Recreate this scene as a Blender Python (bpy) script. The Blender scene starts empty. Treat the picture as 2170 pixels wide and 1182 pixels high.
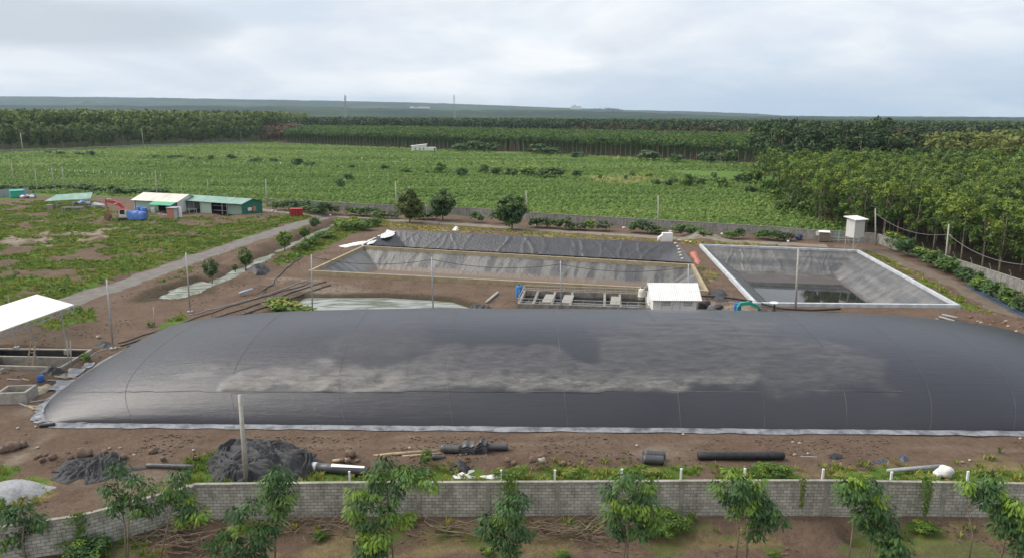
import bpy, math, random
import numpy as np
from mathutils import Vector, Matrix
S = bpy.context.scene
C = S.collection
R = math.radians
rng = np.random.default_rng(7)
random.seed(7)

# ------------------------------------------------------------------ camera, light, exposure
F, HY, ROLL, H = 1600.0, 243.0, R(0.3), 23.0
PW, PH = 2170.0, 1182.0
PITCH = math.atan((PH / 2 - HY) / F)
FWD = np.array([0, math.cos(PITCH), -math.sin(PITCH)])
_up = np.array([0, math.sin(PITCH), math.cos(PITCH)])
_rt = np.array([1.0, 0, 0])
RGT = math.cos(ROLL) * _rt + math.sin(ROLL) * _up
UPV = -math.sin(ROLL) * _rt + math.cos(ROLL) * _up
cam_d = bpy.data.cameras.new('camera')
cam = bpy.data.objects.new('camera', cam_d)
C.objects.link(cam)
cam.matrix_world = Matrix(((RGT[0], UPV[0], -FWD[0], 0), (RGT[1], UPV[1], -FWD[1], 0),
                           (RGT[2], UPV[2], -FWD[2], H), (0, 0, 0, 1)))
cam_d.sensor_width = 36
cam_d.lens = 36 * F / PW
cam_d.clip_start = 0.5
cam_d.clip_end = 30000
S.camera = cam

SUN_EL, SUN_ROT = R(46), R(286)
world = bpy.data.worlds.new('World')
S.world = world
world.use_nodes = True
nt = world.node_tree
nt.nodes.clear()
def N(t, kind, **kw):
    n = t.nodes.new(kind)
    for k, v in kw.items():
        if k in n.inputs: n.inputs[k].default_value = v
        else: setattr(n, k, v)
    return n
def L(t, a, ao, b, bi): t.links.new(a.outputs[ao], b.inputs[bi])
def ramp(t, stops, interp='LINEAR'):
    n = t.nodes.new('ShaderNodeValToRGB')
    cr = n.color_ramp
    cr.interpolation = interp
    while len(cr.elements) < len(stops): cr.elements.new(0.5)
    for e, (p, c) in zip(cr.elements, stops):
        e.position = p
        e.color = c if len(c) == 4 else (*c, 1)
    return n
sky = N(nt, 'ShaderNodeTexSky')
sky.sky_type = 'NISHITA'
sky.sun_disc = False
sky.sun_elevation = SUN_EL
sky.sun_rotation = SUN_ROT
sky.air_density = 1.3
sky.dust_density = 2.0
tc = N(nt, 'ShaderNodeTexCoord')
sep = N(nt, 'ShaderNodeSeparateXYZ'); L(nt, tc, 'Generated', sep, 0)
def mth(op, a_, b_=None, c_=None):
    n = N(nt, 'ShaderNodeMath', operation=op)
    for i, q in enumerate((a_, b_, c_)):
        if q is None: continue
        if isinstance(q, (int, float)): n.inputs[i].default_value = q
        else: nt.links.new(q, n.inputs[i])
    return n.outputs[0]
sx_, sy_, sz_ = sep.outputs[0], sep.outputs[1], sep.outputs[2]
zd = mth('MAXIMUM', mth('ADD', sz_, 0.20), 0.06)
cvn = N(nt, 'ShaderNodeCombineXYZ'); nt.links.new(mth('DIVIDE', sx_, zd), cvn.inputs[0]); nt.links.new(mth('DIVIDE', sy_, zd), cvn.inputs[1])
def cloud(scale, loc, det=7.0, ro=.55, dis=.5):
    m_ = N(nt, 'ShaderNodeMapping'); m_.inputs['Location'].default_value = loc; L(nt, cvn, 0, m_, 0)
    n = N(nt, 'ShaderNodeTexNoise', Scale=scale, Detail=det, Roughness=ro, Distortion=dis); L(nt, m_, 0, n, 'Vector'); return n.outputs[0]
n_big, n_mid = cloud(0.42, (3.3, 1.2, 0)), cloud(1.2, (0.4, 6.1, 0), 8, .58)
n_sum = mth('MULTIPLY_ADD', n_mid, 0.55, n_big)                    # about 0.5 .. 1.05
lift = mth('MULTIPLY', mth('MINIMUM', mth('MAXIMUM', mth('SUBTRACT', sz_, 0.005), 0.0), 0.16), 4.6)
cov = mth('ADD', mth('MULTIPLY_ADD', mth('SUBTRACT', n_sum, 0.78), 2.6, lift), mth('MULTIPLY_ADD', sx_, -0.62, 0.30))
cov = mth('MINIMUM', mth('MAXIMUM', cov, 0.0), 1.0)
shade = ramp(nt, [(0.38, (7.0, 7.35, 8.0)), (0.5, (8.3, 8.5, 8.85)), (0.60, (9.5, 9.55, 9.6))])
nt.links.new(cloud(0.8, (7.1, 2.7, 0), 8, .55, .7), shade.inputs[0])
blue = N(nt, 'ShaderNodeMix', data_type='RGBA', Factor=0.8)
L(nt, sky, 0, blue, 6); blue.inputs[7].default_value = (5.6, 6.9, 8.7, 1)
mx = N(nt, 'ShaderNodeMix', data_type='RGBA'); nt.links.new(cov, mx.inputs[0]); L(nt, blue, 2, mx, 6); L(nt, shade, 0, mx, 7)
# one grey cloud bank high on the left
ddx = mth('DIVIDE', mth('ADD', sx_, 0.50), 0.16); ddz = mth('DIVIDE', mth('SUBTRACT', sz_, 0.097), 0.030)
bank_ = mth('SUBTRACT', 1.35, mth('ADD', mth('ADD', mth('MULTIPLY', ddx, ddx), mth('MULTIPLY', ddz, ddz)), mth('MULTIPLY', mth('SUBTRACT', n_mid, 0.5), 3.2)))
bank_ = mth('MULTIPLY', mth('MINIMUM', mth('MAXIMUM', bank_, 0.0), 1.0), 0.85)
mxb_ = N(nt, 'ShaderNodeMix', data_type='RGBA'); nt.links.new(bank_, mxb_.inputs[0]); L(nt, mx, 2, mxb_, 6); mxb_.inputs[7].default_value = (5.2, 5.8, 6.5, 1)
mx = mxb_
bg = N(nt, 'ShaderNodeBackground', Strength=0.066); L(nt, mx, 2, bg, 0)
wo = N(nt, 'ShaderNodeOutputWorld'); L(nt, bg, 0, wo, 0)

sun_d = bpy.data.lights.new('sun', 'SUN')
sun_d.energy = 2.2
sun_d.angle = R(48)
sun_d.color = (1.0, 0.94, 0.85)
sun = bpy.data.objects.new('sun', sun_d)
C.objects.link(sun)
# sky sun_rotation is measured clockwise from +Y
sd = Vector((math.sin(SUN_ROT) * math.cos(SUN_EL), math.cos(SUN_ROT) * math.cos(SUN_EL), math.sin(SUN_EL)))
sun.rotation_euler = sd.to_track_quat('Z', 'Y').to_euler()
S.view_settings.view_transform = 'Standard'
S.view_settings.look = 'None'
S.view_settings.exposure = 0.75
S.view_settings.gamma = 1.0
S.cycles.max_bounces = 6
S.cycles.diffuse_bounces = 3
S.cycles.glossy_bounces = 3
S.cycles.transmission_bounces = 3
S.cycles.volume_bounces = 1

# ------------------------------------------------------------------ measuring: photo pixel -> place in the world
def ray(px, py):
    return FWD + RGT * ((px - PW / 2) / F) - UPV * ((py - PH / 2) / F)
def A(px, py, z=0.0):
    d = ray(px, py); t = (z - H) / d[2]
    return Vector((d[0] * t, d[1] * t, z))
def B(px, py, Y):
    d = ray(px, py); t = Y / d[1]
    return Vector((d[0] * t, Y, H + d[2] * t))
def PX(P):
    P = np.asarray(P, float) - np.array([0, 0, H])
    dep = P @ FWD
    return PW / 2 + F * (P @ RGT) / dep, PH / 2 - F * (P @ UPV) / dep
def depth(v): return (np.array(v) - np.array([0, 0, H])) @ FWD
def poly(pts): return np.array([A(*p)[:2] for p in pts])

# ------------------------------------------------------------------ numpy noise
_tab = np.random.default_rng(3).random((256, 256))
def vnoise(x, y):
    xi = np.floor(x).astype(int); yi = np.floor(y).astype(int)
    fx = x - xi; fy = y - yi
    fx = fx * fx * (3 - 2 * fx); fy = fy * fy * (3 - 2 * fy)
    g = lambda a, b: _tab[a % 256, b % 256]
    return (g(xi, yi) * (1 - fx) + g(xi + 1, yi) * fx) * (1 - fy) + (g(xi, yi + 1) * (1 - fx) + g(xi + 1, yi + 1) * fx) * fy
def fbm(x, y, s, o=4):
    r = 0; a = 0.5; t = 0
    for i in range(o):
        r = r + a * vnoise(x / s + 17.3 * i, y / s + 9.1 * i); t += a
        a *= 0.5; s *= 0.5
    return r / t
def sdf(P, x, y):                     # signed distance to a polygon, negative inside
    P = np.asarray(P); n = len(P)
    d = np.full(np.shape(x), 1e18); ins = np.zeros(np.shape(x), bool)
    for i in range(n):
        a = P[i]; b = P[(i + 1) % n]
        ex, ey = b - a
        wx = x - a[0]; wy = y - a[1]
        t = np.clip((wx * ex + wy * ey) / (ex * ex + ey * ey + 1e-12), 0, 1)
        d = np.minimum(d, (wx - ex * t) ** 2 + (wy - ey * t) ** 2)
        c = ((a[1] <= y) & (b[1] > y)) | ((b[1] <= y) & (a[1] > y))
        xx = a[0] + (y - a[1]) / (ey if abs(ey) > 1e-9 else 1e-9) * ex
        ins ^= c & (x < xx)
    d = np.sqrt(d)
    return np.where(ins, -d, d)
def pdist(P, x, y):                   # distance to an open polyline
    P = np.asarray(P, float); d = np.full(np.shape(x), 1e18)
    for a, b in zip(P[:-1], P[1:]):
        e = b - a
        wx = x - a[0]; wy = y - a[1]
        t = np.clip((wx * e[0] + wy * e[1]) / (e @ e), 0, 1)
        d = np.minimum(d, (wx - e[0] * t) ** 2 + (wy - e[1] * t) ** 2)
    return np.sqrt(d)
def sm(a, b, x):
    t = np.clip((x - a) / (b - a), 0, 1); return t * t * (3 - 2 * t)

# ------------------------------------------------------------------ materials
_m = {}
def corrugate(m, axis_, freq, k=.5):
    t = m.node_tree; co = N(t, 'ShaderNodeTexCoord'); w = N(t, 'ShaderNodeTexWave', Scale=freq); w.bands_direction = axis_; L(t, co, 'Object', w, 'Vector')
    bp_ = N(t, 'ShaderNodeBump', Strength=k, Distance=.05); L(t, w, 'Fac', bp_, 'Height'); L(t, bp_, 0, t.nodes['Principled BSDF'], 'Normal'); return m
def M(name, c1, c2=None, scale=3.0, rough=0.8, bump=0.0, bscale=None, metal=0.0, spec=0.3, lo=0.35, hi=0.65, detail=5.0, stretch=None):
    if name in _m: return _m[name]
    m = bpy.data.materials.new(name); m.use_nodes = True
    t = m.node_tree; b = t.nodes['Principled BSDF']
    b.inputs['Roughness'].default_value = rough; b.inputs['Metallic'].default_value = metal
    b.inputs['Specular IOR Level'].default_value = spec
    if c2 is None: c2 = tuple(c * 0.8 for c in c1)
    co = N(t, 'ShaderNodeTexCoord')
    src = (co, 'Object')
    if stretch:
        mpn = N(t, 'ShaderNodeMapping'); mpn.inputs['Scale'].default_value = stretch
        L(t, co, 'Object', mpn, 0); src = (mpn, 0)
    n = N(t, 'ShaderNodeTexNoise', Scale=scale, Detail=detail, Roughness=0.6); L(t, src[0], src[1], n, 'Vector')
    r = ramp(t, [(lo, c1), (hi, c2)]); L(t, n, 0, r, 0); L(t, r, 0, b, 'Base Color')
    if bump:
        n_ = N(t, 'ShaderNodeTexNoise', Scale=bscale or scale * 4, Detail=4.0); L(t, src[0], src[1], n_, 'Vector')
        bm_ = N(t, 'ShaderNodeBump', Strength=bump, Distance=0.1); L(t, n_, 0, bm_, 'Height'); L(t, bm_, 0, b, 'Normal')
    _m[name] = m
    return m
def leaf_mat(name, dark, mid, young, trans=0.25):
    if name in _m: return _m[name]
    m = bpy.data.materials.new(name); m.use_nodes = True
    t = m.node_tree; b = t.nodes['Principled BSDF']
    b.inputs['Roughness'].default_value = 0.55; b.inputs['Specular IOR Level'].default_value = 0.3
    at = N(t, 'ShaderNodeAttribute', attribute_name='tint')
    oi = N(t, 'ShaderNodeObjectInfo')
    ad = N(t, 'ShaderNodeMath', operation='MULTIPLY_ADD'); L(t, oi, 'Random', ad, 0)
    ad.inputs[1].default_value = 0.16; L(t, at, 'Fac', ad, 2)
    r = ramp(t, [(0.05, dark), (0.55, mid), (1.05 if False else 1.0, young)]); L(t, ad, 0, r, 0); L(t, r, 0, b, 'Base Color')
    tr = N(t, 'ShaderNodeBsdfTranslucent'); L(t, r, 0, tr, 0)
    mx_ = N(t, 'ShaderNodeMixShader', Fac=trans); L(t, b, 0, mx_, 1); L(t, tr, 0, mx_, 2)
    L(t, mx_, 0, t.nodes['Material Output'], 0)
    _m[name] = m
    return m
def brick_mat(name, c1, c2, mortar, bw=0.4, rh=0.2, ms=0.014):
    if name in _m: return _m[name]
    m = bpy.data.materials.new(name); m.use_nodes = True
    t = m.node_tree; b = t.nodes['Principled BSDF']
    b.inputs['Roughness'].default_value = 0.9; b.inputs['Specular IOR Level'].default_value = 0.15
    co = N(t, 'ShaderNodeTexCoord'); s = N(t, 'ShaderNodeSeparateXYZ'); L(t, co, 'Object', s, 0)
    c = N(t, 'ShaderNodeCombineXYZ'); L(t, s, 'X', c, 0); L(t, s, 'Z', c, 1)
    br = N(t, 'ShaderNodeTexBrick'); L(t, c, 0, br, 'Vector')
    br.inputs['Color1'].default_value = (*c1, 1); br.inputs['Color2'].default_value = (*c2, 1); br.inputs['Mortar'].default_value = (*mortar, 1)
    br.inputs['Scale'].default_value = 1.0; br.inputs['Brick Width'].default_value = bw; br.inputs['Row Height'].default_value = rh
    br.inputs['Mortar Size'].default_value = ms; br.inputs['Bias'].default_value = 0.0
    mpw = N(t, 'ShaderNodeMapping'); mpw.inputs['Scale'].default_value = (1.3, 1, .45); L(t, co, 'Object', mpw, 0)
    n = N(t, 'ShaderNodeTexNoise', Scale=1.0, Detail=9.0, Roughness=0.7); L(t, mpw, 0, n, 'Vector')
    r = ramp(t, [(0.32, (0.50, 0.51, 0.44)), (0.50, (0.92, 0.91, 0.88)), (0.66, (1.08, 1.07, 1.05))]); L(t, n, 0, r, 0)
    mu = N(t, 'ShaderNodeMix', data_type='RGBA', blend_type='MULTIPLY', Factor=1.0); L(t, br, 0, mu, 6); L(t, r, 0, mu, 7)
    L(t, mu, 2, b, 'Base Color')
    bp = N(t, 'ShaderNodeBump', Strength=0.5, Distance=0.01, invert=True); L(t, br, 'Fac', bp, 'Height'); L(t, bp, 0, b, 'Normal')
    _m[name] = m
    return m
concrete = M('concrete', (0.40, 0.37, 0.32), (0.27, 0.25, 0.22), 2.5, 0.9, 0.3)
pole_mat = M('pole_concrete', (0.46, 0.44, 0.38), (0.34, 0.33, 0.29), 3.0, 0.9)
galv = M('galvanised_steel', (0.42, 0.43, 0.44), (0.33, 0.34, 0.35), 4.0, 0.5, metal=0.4)
white = M('white_paint', (0.80, 0.80, 0.79), (0.70, 0.70, 0.68), 1.5, 0.5)
white_sheet = M('white_sheet', (0.78, 0.78, 0.77), (0.60, 0.58, 0.55), 1.5, 0.6, 0.5, 4)
liner = M('black_liner', (0.050, 0.052, 0.060), (0.085, 0.085, 0.09), 1.2, 0.42, 0.25, 3.0, spec=0.5)
tarp = M('grey_geotextile', (0.028, 0.029, 0.032), (0.060, 0.060, 0.064), 1.2, 0.68, 0.15, 5.0, spec=0.3)
timber = M('timber', (0.50, 0.40, 0.26), (0.34, 0.26, 0.17), 3.0, 0.8)
rust = M('rusty_soil_rock', (0.13, 0.09, 0.068), (0.20, 0.15, 0.115), 2.0, 0.95, 0.6, 6)
stone = M('pale_stone', (0.42, 0.38, 0.30), (0.30, 0.26, 0.20), 3.0, 0.9, 0.5, 6)
bark = M('bark', (0.30, 0.25, 0.19), (0.18, 0.15, 0.11), 4.0, 0.9)
twig = M('dry_branches', (0.26, 0.20, 0.14), (0.15, 0.11, 0.08), 2.0, 0.9)
blue_p = M('blue_plastic', (0.03, 0.11, 0.38), (0.04, 0.14, 0.42), 2.0, 0.4)
blue_tarp = M('blue_tarpaulin', (0.06, 0.14, 0.42), (0.10, 0.20, 0.50), 2.0, 0.5, 0.5, 4)
green_sheet = M('green_metal_sheet', (0.02, 0.14, 0.10), (0.03, 0.17, 0.12), 2.0, 0.5)
green_roof = M('green_roof_sheet', (0.13, 0.26, 0.21), (0.25, 0.36, 0.31), .7, 0.55, stretch=(1, 0.25, 1), detail=8)
pale_green = M('pale_green_sheet', (0.33, 0.44, 0.36), (0.27, 0.38, 0.31), 2.0, 0.6)
cream_roof = M('cream_roof_sheet', (0.68, 0.65, 0.57), (0.48, 0.44, 0.37), .6, 0.5, stretch=(1, .25, 1), detail=8)
grey_sheet = M('grey_metal_sheet', (0.34, 0.37, 0.39), (0.28, 0.30, 0.32), 2.0, 0.5)
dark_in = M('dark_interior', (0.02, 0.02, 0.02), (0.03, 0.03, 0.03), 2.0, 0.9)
red_p = M('red_paint', (0.50, 0.05, 0.04), (0.42, 0.06, 0.05), 3.0, 0.5)
brick_red = M('red_brick', (0.42, 0.17, 0.12), (0.34, 0.14, 0.10), 6.0, 0.9)
teal = M('teal_paint', (0.03, 0.30, 0.22), (0.05, 0.36, 0.27), 3.0, 0.45)
dark_pl = M('dark_plastic', (0.02, 0.02, 0.022), (0.04, 0.04, 0.045), 3.0, 0.5, 0.3, 4)
hose_m = M('hose_rubber', (0.07, 0.065, 0.06), (0.13, 0.12, 0.11), 3.0, 0.6)
pipe_grey = M('grey_pipe', (0.36, 0.37, 0.38), (0.28, 0.29, 0.30), 2.0, 0.5)
pipe_blue = M('blue_black_pipe', (0.035, 0.06, 0.11), (0.05, 0.08, 0.14), 2.0, 0.4, spec=0.6)
block_mat = brick_mat('grey_block_work', (0.37, 0.355, 0.315), (0.53, 0.515, 0.465), (0.17, 0.165, 0.145))
block_far = brick_mat('grey_block_work_far', (0.26, 0.255, 0.25), (0.33, 0.32, 0.315), (0.17, 0.165, 0.16))
pillar_mat = M('pillar_concrete', (0.36, 0.345, 0.30), (0.20, 0.195, 0.16), 1.6, 0.9, .4, 8, detail=9)
straw_m = M('straw', (0.34, 0.27, 0.12), (0.25, 0.20, 0.09), 3.0, 0.9)
leafA = leaf_mat('leaf_plantation', (0.048, 0.094, 0.018), (0.102, 0.168, 0.030), (0.21, 0.28, 0.036))
leafB = leaf_mat('leaf_dark', (0.026, 0.052, 0.020), (0.044, 0.085, 0.026), (0.10, 0.15, 0.03))
leafC = leaf_mat('leaf_sapling', (0.036, 0.088, 0.032), (0.074, 0.155, 0.042), (0.24, 0.37, 0.035))
leafD = leaf_mat('leaf_olive', (0.066, 0.098, 0.024), (0.125, 0.16, 0.034), (0.21, 0.22, 0.05))
leafE = leaf_mat('leaf_shrub', (0.045, 0.095, 0.018), (0.09, 0.17, 0.028), (0.22, 0.31, 0.04))
leafF = leaf_mat('leaf_crop', (0.115, 0.195, 0.042), (0.170, 0.270, 0.062), (0.26, 0.34, 0.09), .35)
leafG = leaf_mat('leaf_mid', (0.036, 0.080, 0.026), (0.068, 0.128, 0.036), (0.13, 0.20, 0.05))
leafW = leaf_mat('leaf_wood', (0.048, 0.090, 0.024), (0.10, 0.155, 0.034), (0.20, 0.24, 0.045))
leafBr = leaf_mat('leaf_withered', (0.10, 0.06, 0.035), (0.15, 0.10, 0.055), (0.2, 0.16, 0.07))
grassM = leaf_mat('grass_blades', (0.08, 0.14, 0.02), (0.15, 0.23, 0.03), (0.32, 0.30, 0.07))

# ------------------------------------------------------------------ mesh builders
def rz_m(a):
    c, s = math.cos(a), math.sin(a); return np.array([[c, -s, 0], [s, c, 0], [0, 0, 1.0]])
class MB:
    def __init__(s): s.v = []; s.f = []
    def add(s, V, Fs):
        o = len(s.v); s.v += [tuple(map(float, p)) for p in V]; s.f += [tuple(i + o for i in f) for f in Fs]; return s
    def box(s, c, d, rz=0.0, tilt=None):
        x, y, z = d[0] / 2, d[1] / 2, d[2] / 2
        P = np.array([(a, b, e) for e in (-z, z) for b in (-y, y) for a in (-x, x)])
        if tilt is not None: P = P @ np.array(tilt).T
        P = P @ rz_m(rz).T + np.array(c)
        return s.add(P, [(0, 2, 3, 1), (4, 5, 7, 6), (0, 1, 5, 4), (2, 6, 7, 3), (0, 4, 6, 2), (1, 3, 7, 5)])
    def tube(s, pts, r, n=8, cap=True):
        pts = [np.array(p, float) for p in pts]; m = len(pts)
        rs = r if hasattr(r, '__len__') else [r] * m
        V = []; ref = None
        for i in range(m):
            d = pts[min(i + 1, m - 1)] - pts[max(i - 1, 0)]; d = d / (np.linalg.norm(d) + 1e-9)
            if ref is None:
                ref = np.array([0, 0, 1.0]) if abs(d[2]) < 0.9 else np.array([1.0, 0, 0])
            u = np.cross(d, ref); u /= np.linalg.norm(u) + 1e-9; w = np.cross(u, d); ref = w
            for k in range(n):
                a = 2 * math.pi * k / n + math.pi / n
                V.append(pts[i] + rs[i] * (u * math.cos(a) + w * math.sin(a)))
        Fs = [(i * n + k, i * n + (k + 1) % n, (i + 1) * n + (k + 1) % n, (i + 1) * n + k) for i in range(m - 1) for k in range(n)]
        if cap: Fs += [tuple(range(n))[::-1], tuple((m - 1) * n + k for k in range(n))]
        return s.add(V, Fs)
    def bar(s, p, q, w): return s.tube([p, q], w * 0.7071, 4)
    def lathe(s, prof, n=16, c=(0, 0, 0)):
        V = [(c[0] + r * math.cos(2 * math.pi * k / n), c[1] + r * math.sin(2 * math.pi * k / n), c[2] + z) for r, z in prof for k in range(n)]
        m = len(prof)
        Fs = [(i * n + k, i * n + (k + 1) % n, (i + 1) * n + (k + 1) % n, (i + 1) * n + k) for i in range(m - 1) for k in range(n)]
        Fs += [tuple(range(n))[::-1], tuple((m - 1) * n + k for k in range(n))]
        return s.add(V, Fs)
    def prism(s, P, z0, z1):
        n = len(P); g = lambda z, i: z(i) if callable(z) else z
        V = [(P[i][0], P[i][1], g(z0, i)) for i in range(n)] + [(P[i][0], P[i][1], g(z1, i)) for i in range(n)]
        return s.add(V, [tuple(range(n))[::-1], tuple(range(n, 2 * n))] + [(i, (i + 1) % n, n + (i + 1) % n, n + i) for i in range(n)])
    def slab(s, q, th):                # quad panel with thickness along its normal
        q = [np.array(p, float) for p in q]
        nn = np.cross(q[1] - q[0], q[3] - q[0]); nn = nn / np.linalg.norm(nn) * th
        V = q + [p - nn for p in q]
        return s.add(V, [(0, 1, 2, 3), (7, 6, 5, 4), (0, 4, 5, 1), (1, 5, 6, 2), (2, 6, 7, 3), (3, 7, 4, 0)])
    def grid(s, G):                    # G[nu][nv] of points
        nu, nv = len(G), len(G[0])
        return s.add([p for row in G for p in row], [(i * nv + j, i * nv + j + 1, (i + 1) * nv + j + 1, (i + 1) * nv + j) for i in range(nu - 1) for j in range(nv - 1)])
    def rock(s, c, d, seed=0, n=7):
        r = np.random.default_rng(seed); V = []; ph = r.random(6) * 6
        for i in range(n + 1):
            th = math.pi * i / n
            for k in range(2 * n):
                a = math.pi * k / n
                u = np.array([math.sin(th) * math.cos(a), math.sin(th) * math.sin(a), math.cos(th)])
                g = 1 + 0.18 * math.sin(2 * u[0] * 2 + ph[0]) * math.cos(3 * u[1] + ph[1]) + 0.13 * math.sin(5 * u[2] + ph[2] + 3 * u[0]) + 0.05 * (r.random() - 0.5)
                V.append(np.array(c) + u * g * np.array(d) / 2)
        m = 2 * n
        return s.add(V, [(i * m + k, i * m + (k + 1) % m, (i + 1) * m + (k + 1) % m, (i + 1) * m + k)[::-1] for i in range(n) for k in range(m)])
    def mesh(s, name, mat, smooth=False):
        me = bpy.data.meshes.new(name); me.from_pydata(s.v, [], s.f)
        me.materials.append(mat)
        if smooth: me.polygons.foreach_set('use_smooth', [True] * len(me.polygons))
        me.update(); return me
    def build(s, name, mat, parent=None, loc=(0, 0, 0), rz=0.0, smooth=False):
        o = bpy.data.objects.new(name, s.mesh(name, mat, smooth)); C.objects.link(o)
        o.location = loc; o.rotation_euler = (0, 0, rz)
        if parent is not None: o.parent = parent
        return o
def np_mesh(name, V, Q, mat, tint=None, smooth=False, cols=None):
    V = np.asarray(V, np.float32); Q = np.asarray(Q, np.int32)
    me = bpy.data.meshes.new(name); k = Q.shape[1]
    me.vertices.add(len(V)); me.vertices.foreach_set('co', V.ravel())
    me.loops.add(Q.size); me.loops.foreach_set('vertex_index', Q.ravel())
    me.polygons.add(len(Q)); me.polygons.foreach_set('loop_start', np.arange(len(Q), dtype=np.int32) * k)
    me.polygons.foreach_set('loop_total', np.full(len(Q), k, np.int32))
    if smooth: me.polygons.foreach_set('use_smooth', np.ones(len(Q), bool))
    me.update(calc_edges=True); me.validate()
    if tint is not None:
        a = me.attributes.new('tint', 'FLOAT', 'FACE'); a.data.foreach_set('value', np.asarray(tint, np.float32))
    for nm, c in (cols or {}).items():
        a = me.attributes.new(nm, 'FLOAT_COLOR', 'POINT'); a.data.foreach_set('color', np.asarray(c, np.float32).ravel())
    if mat: me.materials.append(mat)
    return me
def link(name, me, parent=None, loc=(0, 0, 0), rz=0.0, sc=None):
    o = bpy.data.objects.new(name, me); C.objects.link(o); o.location = loc; o.rotation_euler = (0, 0, rz)
    if sc is not None: o.scale = sc
    if parent is not None: o.parent = parent
    return o
def tag(o, label, cat, group=None):
    o['label'] = label; o['category'] = cat
    if group: o['group'] = group
    return o
def kind(o, k): o['kind'] = k; return o
def thing(name, label, cat, loc=(0, 0, 0), rz=0.0, group=None):
    o = bpy.data.objects.new(name, None); C.objects.link(o); o.location = loc; o.rotation_euler = (0, 0, rz)
    o.empty_display_size = 0.2
    return tag(o, label, cat, group)
def dup(root, loc, rz, label=None, sc=None):
    r = root.copy(); C.objects.link(r); r.location = loc; r.rotation_euler = (0, 0, rz)
    if sc is not None: r.scale = sc
    if label: r['label'] = label
    for ch in list(root.children):
        c = ch.copy(); C.objects.link(c); c.parent = r
    return r

# ------------------------------------------------------------------ terrain
pondA = np.array([A(830, 488)[:2], A(1440, 516)[:2], A(1467, 557)[:2], A(768, 519)[:2]])
pondB = np.array([A(772, 529)[:2], A(1464, 569)[:2], A(1493, 624)[:2], A(662, 581)[:2]])
pondC = np.array([A(1488, 523)[:2], A(1815, 535)[:2], A(2022, 650)[:2], A(1604, 646)[:2]])
pool = np.array([A(640, 622)[:2], A(820, 622)[:2], A(960, 630)[:2], A(1008, 645)[:2], (-5.5, 83.5), (-29.5, 83.5), A(612, 640)[:2]])
puddle = poly([(292, 636), (330, 612), (420, 590), (450, 598), (440, 622), (380, 634)])
pit = np.array([(-47.6, 66.4), (-41.5, 66.0), (-41.6, 71.0), (-50.5, 71.2)])
ditchL = np.array([A(*p)[:2] for p in [(380, 620), (470, 588), (545, 550), (600, 522), (655, 498), (718, 468)]])
roadL = np.array([A(*p)[:2] for p in [(60, 668), (215, 618), (400, 553), (520, 512), (640, 473), (712, 455)]])
roadK = np.array([A(*p)[:2] for p in [(500, 441), (567, 446), (690, 459), (790, 464), (960, 474), (1150, 488), (1400, 503), (1600, 514), (1760, 521)]])
pathR = np.array([A(*p)[:2] for p in [(1760, 521), (1850, 530), (1935, 562), (2010, 596), (2090, 640), (2170, 682)]])
wallN = [(-30.5, 34.4), (-18.3, 40.3), (31.5, 40.3)]
DIG = dict(cx=8.4, cy=67.0, hx=46.2, hy=13.9, h=4.75)
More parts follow.
